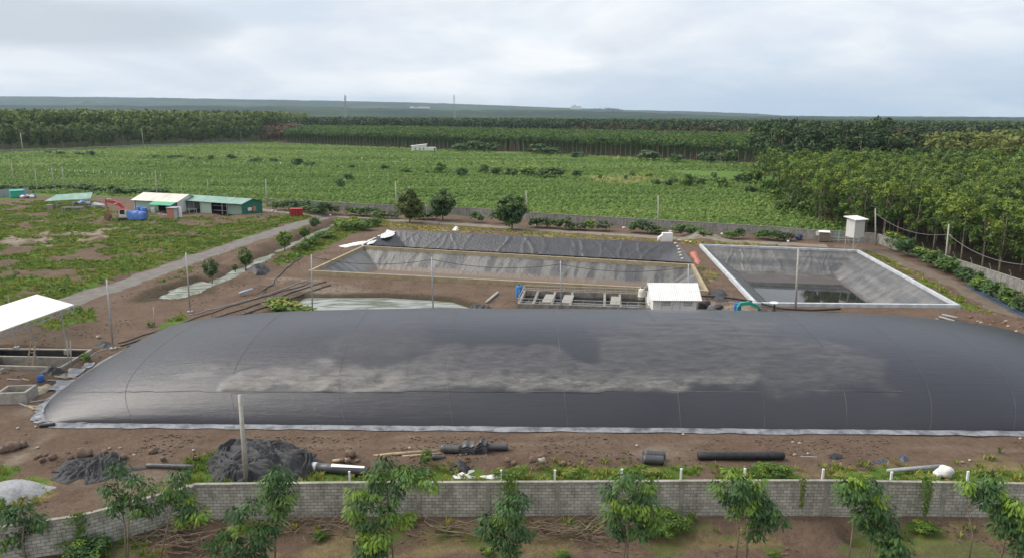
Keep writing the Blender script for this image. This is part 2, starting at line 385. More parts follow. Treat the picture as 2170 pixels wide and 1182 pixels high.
def hz(x, y):
    x = np.asarray(x, float); y = np.asarray(y, float)
    near = 1 - sm(180, 260, np.hypot(x, y))
    z = (fbm(x, y, 5.0, 4) - 0.5) * 0.30 * near
    leftlot = sm(-36, -44, x) * sm(88, 100, y) * sm(190, 178, y) * near
    z = z + leftlot * (fbm(x + 50, y, 3.2, 3) - 0.42) * 1.1
    flat = np.minimum(sm(1.5, 3.5, pdist(roadL, x, y)), sm(1.2, 3.0, pdist(roadK, x, y)))
    flat = np.minimum(flat, sm(0.8, 2, pdist(pathR, x, y)))
    z = z * flat
    d = pdist(ditchL, x, y)
    z = z + np.exp(-((d - 3.4) / 1.1) ** 2) * 0.42 * (0.4 + 1.2 * fbm(x, y, 2.2, 3)) * flat - (1 - sm(0.0, 2.3, d)) * (0.15 + 1.25 * fbm(x + 7, y, 4.5, 3))
    # spoil heaps
    for (px, py, r, h) in [(540, 620, 4.0, .8), (1490, 505, 3.6, 1.5), (600, 600, 3.5, .5), (2110, 690, 6, .9), (40, 735, 6, .4), (690, 452, 3.0, .9), (1545, 652, 3, .5)]:
        c = A(px, py); z = z + h * np.exp(-((x - c[0]) ** 2 + (y - c[1]) ** 2) / (r * r) * 1.6)
    rt_ = np.minimum(np.abs(y - 50.3 - .5 * np.sin(x * .11)), np.abs(y - 52.0 - .5 * np.sin(x * .11)))
    z = z - .07 * (1 - sm(.1, .5, rt_)) * (x > -30)
    # trench bank in front of the digester, and the ditch outside the near wall
    z = z + 0.45 * np.exp(-((y - 47.4 - 0.4 * np.sin(x * .3)) / 0.75) ** 2) * sm(-34, -29, x) * sm(12, 6, x) * (0.3 + 1.4 * fbm(x, y, 1.6, 3))
    bank = sm(-0.4, -2.0, y - 40.3) * sm(-8, -3.2, y - 40.3)
    z = z - 0.5 * np.where(x > -18.5, bank, 0) * (0.7 + 0.6 * fbm(x, y, 2.5, 2))
    for (px, py) in ((1800, 1128), (1830, 1132), (1914, 1128)):
        c = A(px, py, -.4); z = z - 1.0 * np.exp(-((x - c[0]) ** 2 + (y - c[1]) ** 2) / .35)
    for P, dep, slo in ((pondA, 4.0, .62), (pondB, 2.6, .62), (pondC, 4.4, .66), (pool, 1.0, .7), (puddle, .7, .3)):
        s = sdf(P, x, y)
        if P is puddle:
            z = z * 1.0 - np.where(s < 0.8, np.minimum((0.8 - s) * .28, .62), 0) * (0.55 + 0.9 * fbm(x, y, 3, 3))
        elif P is pool:
            z = np.where(s < 0, -np.minimum(-s * slo, dep), z * sm(0, 1.5, s))
        else:
            z = np.where(s < 0.7, np.where(s < 0, -0.35 - np.minimum(-s * slo, dep), z * 0.0 - 0.05), z * sm(0.7, 2.5, s))
    s = sdf(pit, x, y); z = np.where(s < 0.5, -2.0, z)
    dd = np.maximum(np.abs(x - DIG['cx']) - DIG['hx'], np.abs(y - DIG['cy']) - DIG['hy'])
    z = np.where(dd < -1.2, -1.0, z * sm(0.2, 2.0, dd) + 0.0)
    return z
def hz1(x, y): return float(hz(np.array([x]), np.array([y]))[0])
def G(px, py, up=0.0):                 # photo pixel -> point on the uneven ground
    p = A(px, py)
    for _ in range(3):
        z = hz1(p[0], p[1])
        if z < -0.6: z = 0.0
        p = A(px, py, z)
    return Vector((p[0], p[1], p[2] + up))

def axis(lo, hi, step, far0, far1, g=1.09):
    a = list(np.arange(lo, hi + 1e-6, step)); s = step; v = hi
    while v < far1: s *= g; v += s; a.append(min(v, far1))
    s = step; v = lo; b = []
    while v > far0: s *= g; v -= s; b.append(max(v, far0))
    return np.array(b[::-1] + a)
gx = axis(-130, 90, 0.55, -8600, 8600)
gy = axis(30, 200, 0.55, -40, 9300)
X, Y = np.meshgrid(gx, gy, indexing='ij')
x = X.ravel(); y = Y.ravel()
Z = hz(x, y)
def mask(P, f, n=0.0, ns=3.0):
    return 1 - sm(-f, f, sdf(P, x, y) + (fbm(x, y, ns, 4) - 0.5) * n)
nz = fbm(x, y, 6, 5); nz2 = fbm(x + 91, y + 33, 2.2, 4)
lot = poly([(0, 408), (160, 405), (240, 452), (380, 462), (560, 460), (680, 455), (640, 466), (560, 490), (400, 540), (290, 580), (160, 632), (60, 655), (-40, 660), (-120, 560)])
Gr = mask(lot, 2.0, 4) * sm(0.42, 0.545, 0.55 * nz + 0.45 * nz2)
verge = 1 - sm(0.9, 2.2, np.abs(pdist(roadL, x, y) - 4.4) + (nz2 - .5) * 2.5)
Gr = np.maximum(Gr, verge * sm(40, 30, y * 0) * (sdf(lot, x, y) < 2.5) * 0.95)
def addg(pts, s, f=.7, n=3.0, th=(0.34, 0.5)):
    global Gr
    Gr = np.maximum(Gr, s * mask(poly(pts), f, n, 1.8) * sm(th[0], th[1], nz2))
addg([(575, 562), (650, 520), (720, 470), (800, 458), (830, 470), (745, 495), (690, 525), (610, 560)], 1, .8, 2, (.2, .35))
addg([(100, 700), (150, 660), (215, 655), (190, 680), (120, 700)], .9, .6, 2, (.3, .45))
addg([(335, 692), (395, 660), (402, 672), (345, 700)], 1, .4, 1.5, (.2, .4))
addg([(350, 600), (385, 578), (410, 570), (395, 590)], .8)
addg([(572, 660), (600, 634), (650, 640), (700, 660)], 1, .5, 1, (.1, .3))
addg([(860, 992), (2190, 990), (2190, 1020), (860, 1024)], .85, .5, 2, (.3, .5))
addg([(385, 985), (450, 975), (660, 1000), (800, 1000), (860, 1000), (860, 1024), (400, 1030)], .95, .5, 1.5, (.2, .4))
addg([(0, 985), (60, 985), (115, 1010), (60, 1075), (0, 1090)], .9, .5, 2)
addg([(1830, 528), (1900, 555), (1980, 600), (2100, 668), (2060, 662), (1960, 605)], .8, .6, 2)
addg([(0, 1100), (2170, 1100), (2170, 1190), (0, 1190)], .45, 1, 3, (.5, .62))
addg([(420, 1102), (2250, 1100), (2250, 1140), (420, 1145)], .5, .6, 3, (.40, .56))
addg([(0, 640), (80, 632), (210, 660), (100, 690), (0, 690)], .6, .8, 3)
St = np.zeros_like(x)
St = np.maximum(St, .5 * mask(poly([(300, 1110), (2250, 1100), (2250, 1150), (300, 1180)]), .8, 2.5, 2) * sm(.42, .58, fbm(x + 5, y + 60, 2.4, 3)))
for pts, s in (([(725, 466), (960, 480), (1200, 496), (1480, 512), (1720, 522), (1480, 520), (1200, 506), (950, 492), (760, 480)], .9),
               ([(860, 988), (2190, 985), (2190, 1015), (860, 1020)], .55), ([(0, 1030), (90, 1010), (120, 1040), (60, 1085), (0, 1100)], .9),
               ([(1500, 560), (1530, 590), (1500, 600), (1480, 575)], .6), ([(1825, 530), (1905, 552), (1990, 600), (2130, 690), (2040, 640)], .7),
               ([(610, 452), (650, 448), (660, 460), (620, 462)], .9), ([(0, 500), (140, 470), (240, 490), (150, 520)], .35),
               ([(1700, 995), (2170, 960), (2170, 1000), (1750, 1010)], .4)):
    St = np.maximum(St, s * mask(poly(pts), .8, 2.5, 2) * sm(.3, .6, fbm(x + 5, y, 1.7, 3)))
Pa = np.zeros_like(x)                  # pale dried mud, lime and dust
for pts, s in (([(0, 495), (130, 478), (260, 482), (340, 480), (220, 505), (150, 520), (0, 528)], .9), ([(720, 518), (760, 520), (700, 545), (650, 580), (640, 560)], .15),
               ([(560, 590), (650, 588), (760, 610), (830, 618), (700, 622), (600, 612)], .5), ([(1500, 640), (1600, 640), (1600, 665), (1490, 662)], .9),
               ([(0, 985), (110, 915), (118, 920), (20, 985)], .75), ([(0, 870), (60, 820), (110, 850), (60, 890)], .3),
               ([(1250, 970), (1400, 945), (1500, 960), (1400, 985)], .4), ([(120, 1020), (330, 985), (400, 1000), (250, 1060)], .3)):
    Pa = np.maximum(Pa, s * mask(poly(pts), .7, 2.0, 2.5) * sm(.25, .6, fbm(x, y + 40, 2.0, 3)))
field = np.array([(-420, 330), (-310, 470), (-208, 612), (0, 690), (420, 520), (240, 300), (140, 200), (70, 142), (51.6, 149.5), (4.2, 168.5), (-62, 193), (-96, 206), (-200, 235)])
Fi = 1 - sm(-0.8, 0.8, sdf(field, x, y) + (nz2 - .5) * 2)
Fi = np.maximum(Fi, sm(620, 640, y))
Fi = np.maximum(Fi, sm(0, 3, y - 330) * (x < 60))
Wd = 1 - sm(-2, 2, sdf(np.array([(68.6, 60), (68.6, 137), (90, 250), (230, 420), (900, 400), (900, 60)]), x, y))   # litter under the plantation
Wet = np.maximum((1 - sm(0.3, 2.6, pdist(ditchL, x, y))) * .8, 1 - sm(0, 1.6, sdf(puddle, x, y)))
Wet = np.maximum(Wet, 1 - sm(0.0, 1.2, sdf(pool, x, y)))
Wet = np.maximum(Wet, .55 * mask(poly([(0, 690), (140, 660), (230, 700), (120, 745), (0, 745)]), 2, 4))
Wd = np.maximum(Wd, 1 - sm(-1, 2, sdf(np.array([(-179, 597), (13, 470.5), (119, 379), (170, 330), (600, 300), (1500, 900), (-300, 1600), (-240, 700)]), x, y)))
Wd = np.maximum(Wd, (1 - sm(-2, 2, sdf(np.array([(-400, 352), (-212, 628), (-240, 900), (-1200, 1300), (-1200, 500)]), x, y))) * .8)
dryp = poly([(1240, 372), (1380, 368), (1420, 385), (1290, 392)])
kd = mask(dryp, 4, 12, 9); Fi = Fi * (1 - .8 * kd); St = np.maximum(St, kd * .8)
ru_ = np.minimum(np.abs(y - 50.3 - .5 * np.sin(x * .11)), np.abs(y - 52.0 - .5 * np.sin(x * .11))); Pa = np.maximum(Pa, .28 * (1 - sm(.12, .4, ru_)) * sm(.4, .55, fbm(x, y, 6, 3)) * (x > -30))
paint = np.stack([Gr, Pa, St, Fi], 1); paint2 = np.stack([Wd, Wet, nz, np.ones_like(x)], 1)

gm = bpy.data.materials.new('ground_soil'); gm.use_nodes = True
t = gm.node_tree; b = t.nodes['Principled BSDF']
b.inputs['Roughness'].default_value = 0.92; b.inputs['Specular IOR Level'].default_value = 0.12
co = N(t, 'ShaderNodeTexCoord')
def gnoise(sc, det=6.0, ro=0.6):
    n = N(t, 'ShaderNodeTexNoise', Scale=sc, Detail=det, Roughness=ro); L(t, co, 'Object', n, 'Vector'); return n
def gmix(fac, a, b_):
    m = N(t, 'ShaderNodeMix', data_type='RGBA')
    if isinstance(fac, tuple): L(t, fac[0], fac[1], m, 0)
    L(t, a[0], a[1], m, 6); L(t, b_[0], b_[1], m, 7); return (m, 2)
nA = gnoise(0.35, 8, .65); nB = gnoise(2.2, 7, .7); nC = gnoise(9.0, 4, .7)
soil = ramp(t, [(0.30, (0.100, 0.068, 0.050)), (0.5, (0.158, 0.110, 0.080)), (0.72, (0.225, 0.168, 0.125))])
mxn = N(t, 'ShaderNodeMix', data_type='FLOAT', Factor=0.5); L(t, nA, 0, mxn, 2); L(t, nB, 0, mxn, 3); L(t, mxn, 0, soil, 0)
clod = ramp(t, [(0.30, (0.70, 0.68, 0.66)), (0.5, (1, 1, 1)), (0.75, (1.22, 1.2, 1.18))]); L(t, nC, 0, clod, 0)
sm1 = N(t, 'ShaderNodeMix', data_type='RGBA', blend_type='MULTIPLY', Factor=1.0); L(t, soil, 0, sm1, 6); L(t, clod, 0, sm1, 7)
p1 = N(t, 'ShaderNodeAttribute', attribute_name='paint'); s1 = N(t, 'ShaderNodeSeparateColor'); L(t, p1, 'Color', s1, 0)
p2 = N(t, 'ShaderNodeAttribute', attribute_name='paint2'); s2 = N(t, 'ShaderNodeSeparateColor'); L(t, p2, 'Color', s2, 0)
pale = ramp(t, [(0.35, (0.25, 0.205, 0.155)), (0.65, (0.36, 0.32, 0.26))]); L(t, nB, 0, pale, 0)
straw = ramp(t, [(0.35, (0.19, 0.15, 0.065)), (0.65, (0.30, 0.25, 0.115))]); L(t, nB, 0, straw, 0)
grassc = ramp(t, [(0.3, (0.058, 0.115, 0.02)), (0.5, (0.10, 0.17, 0.03)), (0.7, (0.17, 0.21, 0.05))]); L(t, mxn, 0, grassc, 0)
fieldc = ramp(t, [(0.3, (0.085, 0.155, 0.034)), (0.7, (0.13, 0.22, 0.048))]); L(t, nA, 0, fieldc, 0)
litter = ramp(t, [(0.3, (0.035, 0.028, 0.018)), (0.7, (0.07, 0.05, 0.033))]); L(t, nB, 0, litter, 0)
wetc = ramp(t, [(0.3, (0.06, 0.045, 0.032)), (0.7, (0.10, 0.08, 0.05))]); L(t, nB, 0, wetc, 0)
def edge(src, k=0.5):                 # break a painted patch up with fine noise
    a = N(t, 'ShaderNodeMath', operation='MULTIPLY_ADD'); L(t, nC, 0, a, 0); a.inputs[1].default_value = k; L(t, src[0], src[1], a, 2)
    r = N(t, 'ShaderNodeMapRange'); r.inputs[1].default_value = 0.30 + k * .5; r.inputs[2].default_value = 0.62 + k * .5; L(t, a, 0, r, 0); return (r, 0)
c = gmix((s2, 1), (sm1, 2), (wetc, 0))
c = gmix((s1, 1), c, (pale, 0))
c = gmix(edge((s1, 2)), c, (straw, 0))
c = gmix(edge((s1, 0)), c, (grassc, 0))
c = gmix((p1, 'Alpha'), c, (fieldc, 0))
c = gmix((s2, 0), c, (litter, 0))
L(t, c[0], c[1], b, 'Base Color')
mxb = N(t, 'ShaderNodeMath', operation='ADD'); L(t, nB, 0, mxb, 0); L(t, nC, 0, mxb, 1)
bp = N(t, 'ShaderNodeBump', Strength=0.85, Distance=0.22); L(t, mxb, 0, bp, 'Height'); L(t, bp, 0, b, 'Normal')
nxn, nyn = len(gx), len(gy)
I = np.arange(nxn * nyn).reshape(nxn, nyn)
Q = np.stack([I[:-1, :-1], I[1:, :-1], I[1:, 1:], I[:-1, 1:]], -1).reshape(-1, 4)
kind(link('ground', np_mesh('ground', np.stack([x, y, Z], 1), Q, gm, smooth=True, cols={'paint': paint, 'paint2': paint2})), 'structure')

# roads: ribbons that follow the ground
def ribbon(name, P, w, mat, lift=0.035, nw=9, rag=0.5):
    P = np.array(P); seg = np.hypot(*(P[1:] - P[:-1]).T); s = np.concatenate([[0], np.cumsum(seg)])
    n = int(s[-1] / 0.6); q = np.linspace(0, s[-1], n)
    cx = np.interp(q, s, P[:, 0]); cy = np.interp(q, s, P[:, 1])
    k = np.ones(9) / 9
    cx = np.convolve(np.pad(cx, 4, mode='edge'), k, 'valid'); cy = np.convolve(np.pad(cy, 4, mode='edge'), k, 'valid')
    tx = np.gradient(cx); ty = np.gradient(cy); l = np.hypot(tx, ty); nx, ny = -ty / l, tx / l
    V = []
    for i in range(n):
        wl = w / 2 + (vnoise(q[i:i + 1] / 2.1, q[i:i + 1] * 0)[0] - .5) * rag * 2; wr = w / 2 + (vnoise(q[i:i + 1] / 2.3 + 60, q[i:i + 1] * 0)[0] - .5) * rag * 2
        for j in range(nw):
            u = -wl + (wl + wr) * j / (nw - 1); V.append((cx[i] + nx[i] * u, cy[i] + ny[i] * u))
    V = np.array(V); z = hz(V[:, 0], V[:, 1]) + lift
    e = np.arange(len(V)) % nw; z = np.where((e == 0) | (e == nw - 1), z - lift - .03, z)
    J = np.arange(len(V)).reshape(n, nw)
    return kind(link(name, np_mesh(name, np.column_stack([V, z]), np.stack([J[:-1, :-1], J[:-1, 1:], J[1:, 1:], J[1:, :-1]], -1).reshape(-1, 4), mat, smooth=True)), 'structure')
road_m = M('worn_gravel_road', (0.20, 0.185, 0.165), (0.115, 0.105, 0.098), 0.7, 0.9, 0.4, 8, lo=.3, hi=.7, detail=8)
kerbless = M('pale_service_road', (0.25, 0.23, 0.19), (0.17, 0.14, 0.105), 0.8, 0.9, 0.4, 8, detail=8)
path_m = M('dirt_path', (0.165, 0.130, 0.10), (0.115, 0.09, 0.07), 0.9, 0.9, 0.4, 8, detail=8)
ribbon('road', roadL, 4.6, road_m)
ribbon('service_road', roadK, 3.6, kerbless, 0.025)
ribbon('dirt_path', pathR, 3.0, path_m, 0.03)

# ------------------------------------------------------------------ water
def water_mat(name, c1, c2, scale, rough, lo=.4, hi=.6, stretch=(1, 1, 1), r2=None):
    m = bpy.data.materials.new(name); m.use_nodes = True
    t = m.node_tree; b = t.nodes['Principled BSDF']
    co = N(t, 'ShaderNodeTexCoord'); mpn = N(t, 'ShaderNodeMapping'); mpn.inputs['Scale'].default_value = stretch
    L(t, co, 'Object', mpn, 0)
    n = N(t, 'ShaderNodeTexNoise', Scale=scale, Detail=5.0, Roughness=.55, Distortion=1.2); L(t, mpn, 0, n, 'Vector')
    r = ramp(t, [(lo, c1), (hi, c2)]); L(t, n, 0, r, 0); L(t, r, 0, b, 'Base Color')
    rr = N(t, 'ShaderNodeMapRange'); rr.inputs[1].default_value = lo; rr.inputs[2].default_value = hi
    rr.inputs[3].default_value = rough; rr.inputs[4].default_value = rough if r2 is None else r2
    L(t, n, 0, rr, 0); L(t, rr, 0, b, 'Roughness')
    b.inputs['IOR'].default_value = 1.33
    n2_ = N(t, 'ShaderNodeTexNoise', Scale=1.5, Detail=3.0); L(t, co, 'Object', n2_, 'Vector')
    bp_ = N(t, 'ShaderNodeBump', Strength=.04, Distance=.05); L(t, n2_, 0, bp_, 'Height'); L(t, bp_, 0, b, 'Normal')
    return m
def flat_poly(name, P, z, mat):
    mb = MB(); mb.add([(p[0], p[1], z) for p in P], [tuple(range(len(P)))])
    return kind(mb.build(name, mat), 'structure')
w_ditch = water_mat('murky_ditch_water', (0.26, 0.27, 0.24), (0.10, 0.12, 0.065), 0.5, 0.15, .40, .56, (1, 2.2, 1), .5)
w_pool = water_mat('scummed_pool_water', (0.26, 0.28, 0.26), (0.10, 0.115, 0.075), 0.40, 0.15, .46, .60, (0.5, 1.8, 1), .5)
w_pond = water_mat('dark_pond_water', (0.02, 0.021, 0.022), (0.03, 0.03, 0.03), 0.3, 0.03)
def offset_line(P, w):
    P = np.array(P); t_ = np.gradient(P, axis=0); t_ /= np.linalg.norm(t_, axis=1)[:, None]; n_ = np.stack([-t_[:, 1], t_[:, 0]], 1)
    return list(P + n_ * w) + list((P - n_ * w)[::-1])
flat_poly('ditch_water', offset_line(ditchL, 2.4), -0.47, w_ditch)
flat_poly('puddle_water', [tuple(p) for p in puddle], -0.27, w_ditch)
flat_poly('pool_water', [tuple(p) for p in pool], -0.42, w_pool)

# ------------------------------------------------------------------ lined ponds
def pond(name, label, P, depth_, slope, mat, lift=0.05, wr=0.10, tiltfloor=0.0, seed=0, mode='down', nf=26):
    P = np.asarray(P); n = 250; r = np.random.default_rng(seed)
    s = np.linspace(0, 1, n)
    U, V = np.meshgrid(s, s, indexing='ij'); U = U[..., None]; V = V[..., None]
    XY = (1 - U) * (1 - V) * P[3] + U * (1 - V) * P[2] + U * V * P[1] + (1 - U) * V * P[0]
    X_, Y_ = XY[..., 0], XY[..., 1]
    d = np.maximum(-sdf(P, X_, Y_), 0)
    D_, T_ = [], []
    for i in range(4):
        a_, b_ = P[i], P[(i + 1) % 4]; e = (b_ - a_) / np.linalg.norm(b_ - a_)
        D_.append(np.abs((X_ - a_[0]) * e[1] - (Y_ - a_[1]) * e[0])); T_.append((X_ - a_[0]) * e[0] + (Y_ - a_[1]) * e[1] + 100 * i)
    k_ = np.argmin(np.stack(D_), 0); T = np.take_along_axis(np.stack(T_), k_[None], 0)[0]
    dep = depth_ - tiltfloor * V[..., 0]
    z = lift - np.minimum(d * slope, dep)
    k = sm(0, .6, d) * (0.25 + 0.75 * sm(0.4, -0.2, d * slope - dep))
    q = fbm(X_ + seed, Y_, 1.8, 3) - .5
    z = z + q * wr * 1.2 * k
    # folds running down the slopes
    for i in range(4):
        L_ = np.linalg.norm(P[(i + 1) % 4] - P[i])
        for j in range(int(nf * L_ / 45)):
            t0 = r.uniform(1.5, L_ - 1.5) + 100 * i; sk_ = r.normal() * .35; w_ = r.uniform(.16, .34)
            z = z + wr * r.uniform(.6, 2.2) * np.exp(-((T - t0 - sk_ * d + .25 * np.sin(d * 1.3 + j)) / w_) ** 2) * k * (k_ == i)
    st = fbm(T * 1.0, d * .10 + 31 + seed, .9, 4) if mode == 'down' else fbm(T * .06 + seed, d, .8, 4) * .65 + .35 * fbm(T, d * .25, 1.2, 3)
    dust = np.clip((st - .5) * 2.6 + .5, 0, 1)
    o = thing(name, label, 'pond liner', (0, 0, 0))
    J = np.arange(n * n).reshape(n, n)
    link('liner_sheet', np_mesh('liner_sheet', np.stack([X_, Y_, z], -1).reshape(-1, 3), np.stack([J[:-1, :-1], J[1:, :-1], J[1:, 1:], J[:-1, 1:]], -1).reshape(-1, 4), mat, smooth=True,
         cols={'streak': np.stack([dust, dust, dust, dust * 0 + 1], -1).reshape(-1, 4)}), o)
    return o
def liner_mat(name, dark, light, silt, silt_z, dust=.5, rough=.45):
    m = bpy.data.materials.new(name); m.use_nodes = True
    t = m.node_tree; b = t.nodes['Principled BSDF']; b.inputs['Roughness'].default_value = rough; b.inputs['Specular IOR Level'].default_value = .5
    co = N(t, 'ShaderNodeTexCoord')
    n = N(t, 'ShaderNodeTexNoise', Scale=.8, Detail=9.0, Roughness=.72); L(t, co, 'Object', n, 'Vector')
    r = ramp(t, [(.38, dark), (.38 + dust * .5, light)])
    if silt_z > -8:
        sa = N(t, 'ShaderNodeAttribute', attribute_name='streak'); av = N(t, 'ShaderNodeMath', operation='MULTIPLY_ADD'); L(t, sa, 'Fac', av, 0); av.inputs[1].default_value = .34
        hv_ = N(t, 'ShaderNodeMath', operation='MULTIPLY'); L(t, n, 0, hv_, 0); hv_.inputs[1].default_value = .7; L(t, hv_, 0, av, 2); L(t, av, 0, r, 0)
    else: L(t, n, 0, r, 0)
    s = N(t, 'ShaderNodeSeparateXYZ'); L(t, co, 'Object', s, 0)
    n2_ = N(t, 'ShaderNodeTexNoise', Scale=.35, Detail=5.0); L(t, co, 'Object', n2_, 'Vector')
    a = N(t, 'ShaderNodeMath', operation='MULTIPLY_ADD'); L(t, n2_, 0, a, 0); a.inputs[1].default_value = -.9; L(t, s, 'Z', a, 2)
    mr = N(t, 'ShaderNodeMapRange'); mr.inputs[1].default_value = silt_z - .30; mr.inputs[2].default_value = silt_z - .6; L(t, a, 0, mr, 0)
    mx_ = N(t, 'ShaderNodeMix', data_type='RGBA'); L(t, mr, 0, mx_, 0); L(t, r, 0, mx_, 6); mx_.inputs[7].default_value = (*silt, 1)
    L(t, mx_, 2, b, 'Base Color')
    n3_ = N(t, 'ShaderNodeTexNoise', Scale=2.5, Detail=4.0); L(t, co, 'Object', n3_, 'Vector')
    bp_ = N(t, 'ShaderNodeBump', Strength=.5, Distance=.15); L(t, n3_, 0, bp_, 'Height'); L(t, bp_, 0, b, 'Normal')
    return m
pond('lined_pond', 'empty pond with clean black liner, farthest back of the two joined ponds', pondA, 3.9, .62,
     liner_mat('liner_clean', (.035, .037, .043), (.07, .07, .078), (.05, .045, .04), -9, .7, .36), .06, .05, seed=3, nf=22)
pb = pond('lined_pond', 'muddy empty pond with dusty grey liner inside a beige concrete kerb', pondB, 2.5, .62,
     liner_mat('liner_dusty', (.058, .06, .064), (.155, .152, .142), (.15, .115, .09), -1.9, .55), .06, .03, seed=11, nf=26)
pc = pond('lined_pond', 'wide lined pond with pale rim and dark water, rightmost of the ponds', pondC, 4.4, .66,
     liner_mat('liner_scuffed', (.07, .072, .076), (.16, .155, .15), (.07, .058, .05), -3.1, .6), .06, .05, 1.4, seed=29, mode='band', nf=40)
qc = [pondC[3] * .93 + pondC[1] * .07, pondC[2] * .93 + pondC[0] * .07, pondC[2] * .3 + pondC[1] * .7, pondC[3] * .3 + pondC[0] * .7]
fp = flat_poly('pond_water', qc, -3.35, w_pond)
def kerb(o, name, P, w, h, mat, closed=True, z0=-.1, sub=1.5):
    P = [np.array(p) for p in P]; n = len(P); mb = MB()
    for i in range(n if closed else n - 1):
        a, b_ = P[i], P[(i + 1) % n]; d = b_ - a; l = np.linalg.norm(d); d = d / l
        mb.box(((a[0] + b_[0]) / 2, (a[1] + b_[1]) / 2, z0 + (h - z0) / 2), (l - w + (0 if closed else 0), w, h - z0), math.atan2(d[1], d[0]))
    for i in range(n):
        if closed or True: mb.box((P[i][0], P[i][1], z0 + (h + .003 - z0) / 2), (w * 1.08, w * 1.08, h + .003 - z0), math.atan2(*(P[(i + 1) % n] - P[i])[::-1]))
    return mb.build(name, mat, o)
def grow(P, d):
    P = np.asarray(P); n = len(P); out = []
    cen = P.mean(0)
    for i in range(n):
        a, b_, c_ = P[i - 1], P[i], P[(i + 1) % n]
        e1 = (b_ - a) / np.linalg.norm(b_ - a); e2 = (c_ - b_) / np.linalg.norm(c_ - b_)
        n1_ = np.array([-e1[1], e1[0]]); n2_ = np.array([-e2[1], e2[0]])
        if (b_ - cen) @ n1_ < 0: n1_ = -n1_
        if (b_ - cen) @ n2_ < 0: n2_ = -n2_
        bis = n1_ + n2_; bis /= np.linalg.norm(bis); out.append(b_ + bis * d / max(bis @ n1_, .3))
    return np.array(out)
kerb_m = M('beige_kerb', (0.40, 0.33, 0.21), (0.28, 0.235, 0.155), 1.2, .9, .2)
rim_m = M('pale_rim_liner', (0.56, 0.59, 0.62), (0.38, 0.40, 0.42), 1.1, .6, detail=9)
kerb(pb, 'concrete_kerb', grow(pondB, .25), .40, .62, kerb_m)
kerb(pc, 'rim', grow(pondC, .25), .5, .40, rim_m)

# ------------------------------------------------------------------ the covered digester
cx, cy, hx, hy, hh = (DIG[k] for k in ('cx', 'cy', 'hx', 'hy', 'h'))
def dome(u, v):                        # u, v in -1..1
    e = np.clip(1 - np.abs(u) ** 3.4, 0, 1) ** .56
    c_ = np.clip(1 - np.abs(v) ** 2.15, 1e-9, 1) ** (.80 - .36 * np.abs(u) ** 3)
    X_ = cx + u * hx * (1 - .062 * np.abs(v) ** 6); Y_ = cy + v * hy - u * 0.35
    z = hh * e * c_
    return X_, Y_, z
nu, nv = 420, 170
ua = np.sin(np.linspace(-1, 1, nu) * math.pi / 2) * .55 + np.linspace(-1, 1, nu) * .45
va = np.sin(np.linspace(-1, 1, nv) * math.pi / 2) * .5 + np.linspace(-1, 1, nv) * .5
U, V = np.meshgrid(ua, va, indexing='ij')
DX, DY, DZ = dome(U, V)
ppx, ppy = PX(np.stack([DX, DY, DZ], -1))
def pxmask(pts, f, n=30.0):
    return 1 - sm(-f, f, sdf(np.array(pts, float), ppx, ppy) + (fbm(DX, DY, 3.0, 4) - .5) * n)
d1 = pxmask([(455, 832), (500, 795), (560, 770), (650, 760), (715, 748), (722, 775), (830, 772), (960, 745), (1180, 742), (1262, 765), (1262, 700), (1330, 688), (1420, 690), (1600, 720), (1625, 790), (1600, 826), (1240, 826), (830, 827)], 9, 60)
d1 *= 1 - sm(827, 831, ppy + (fbm(DX, DY * 0, 2.5, 3) - .5) * 9)
foot = np.exp(-((ppy - 815) / 24) ** 2)
dust = d1 * (0.38 + .62 * foot) * np.where(ppx < 860, 1.15, np.where(ppx < 1262, .85, .8))
dust = np.maximum(dust, .30 * pxmask([(1262, 700), (1420, 668), (1640, 690), (1630, 760), (1262, 760)], 16, 60))
dust = np.maximum(dust, .26 * pxmask([(1600, 730), (1760, 720), (1880, 760), (1890, 828), (1600, 828)], 14, 70))
dust = np.maximum(dust, .42 * (1 - sm(.7, 1.1, np.hypot((ppx - 1770) / 42, (ppy - 750) / 22))))
dust = np.maximum(dust, .28 * pxmask([(360, 810), (420, 770), (480, 770), (440, 810)], 12, 40))
dust = np.maximum(dust, .16 * pxmask([(700, 720), (760, 700), (900, 700), (900, 740), (700, 760)], 12, 60))
wr = dust * ((1 - np.abs(fbm(DX * .4, DY, 1.3, 4) - .5) * 5) * .5)
band = 1 - sm(826, 834, ppy)
DZ2 = DZ + wr * .34 + (fbm(DX, DY, 8, 2) - .5) * .10 * np.clip(DZ, 0, 1)
dmat = bpy.data.materials.new('digester_membrane'); dmat.use_nodes = True
t = dmat.node_tree; b = t.nodes['Principled BSDF']
b.inputs['Specular IOR Level'].default_value = .55
co = N(t, 'ShaderNodeTexCoord'); pa = N(t, 'ShaderNodeAttribute', attribute_name='dust'); sp = N(t, 'ShaderNodeSeparateColor'); L(t, pa, 'Color', sp, 0)
mpn = N(t, 'ShaderNodeMapping'); mpn.inputs['Scale'].default_value = (.30, 1.0, 1.0); L(t, co, 'Object', mpn, 0)
nn = N(t, 'ShaderNodeTexNoise', Scale=3.0, Detail=11.0, Roughness=.80, Distortion=.45); L(t, mpn, 0, nn, 'Vector')
nl = N(t, 'ShaderNodeTexNoise', Scale=.12, Detail=4.0); L(t, co, 'Object', nl, 'Vector')
base = ramp(t, [(.3, (.018, .019, .028)), (.7, (.028, .029, .038))]); L(t, nl, 0, base, 0)
a = N(t, 'ShaderNodeMath', operation='MULTIPLY_ADD'); L(t, nn, 0, a, 0); a.inputs[1].default_value = 2.8; a.inputs[2].default_value = -.85
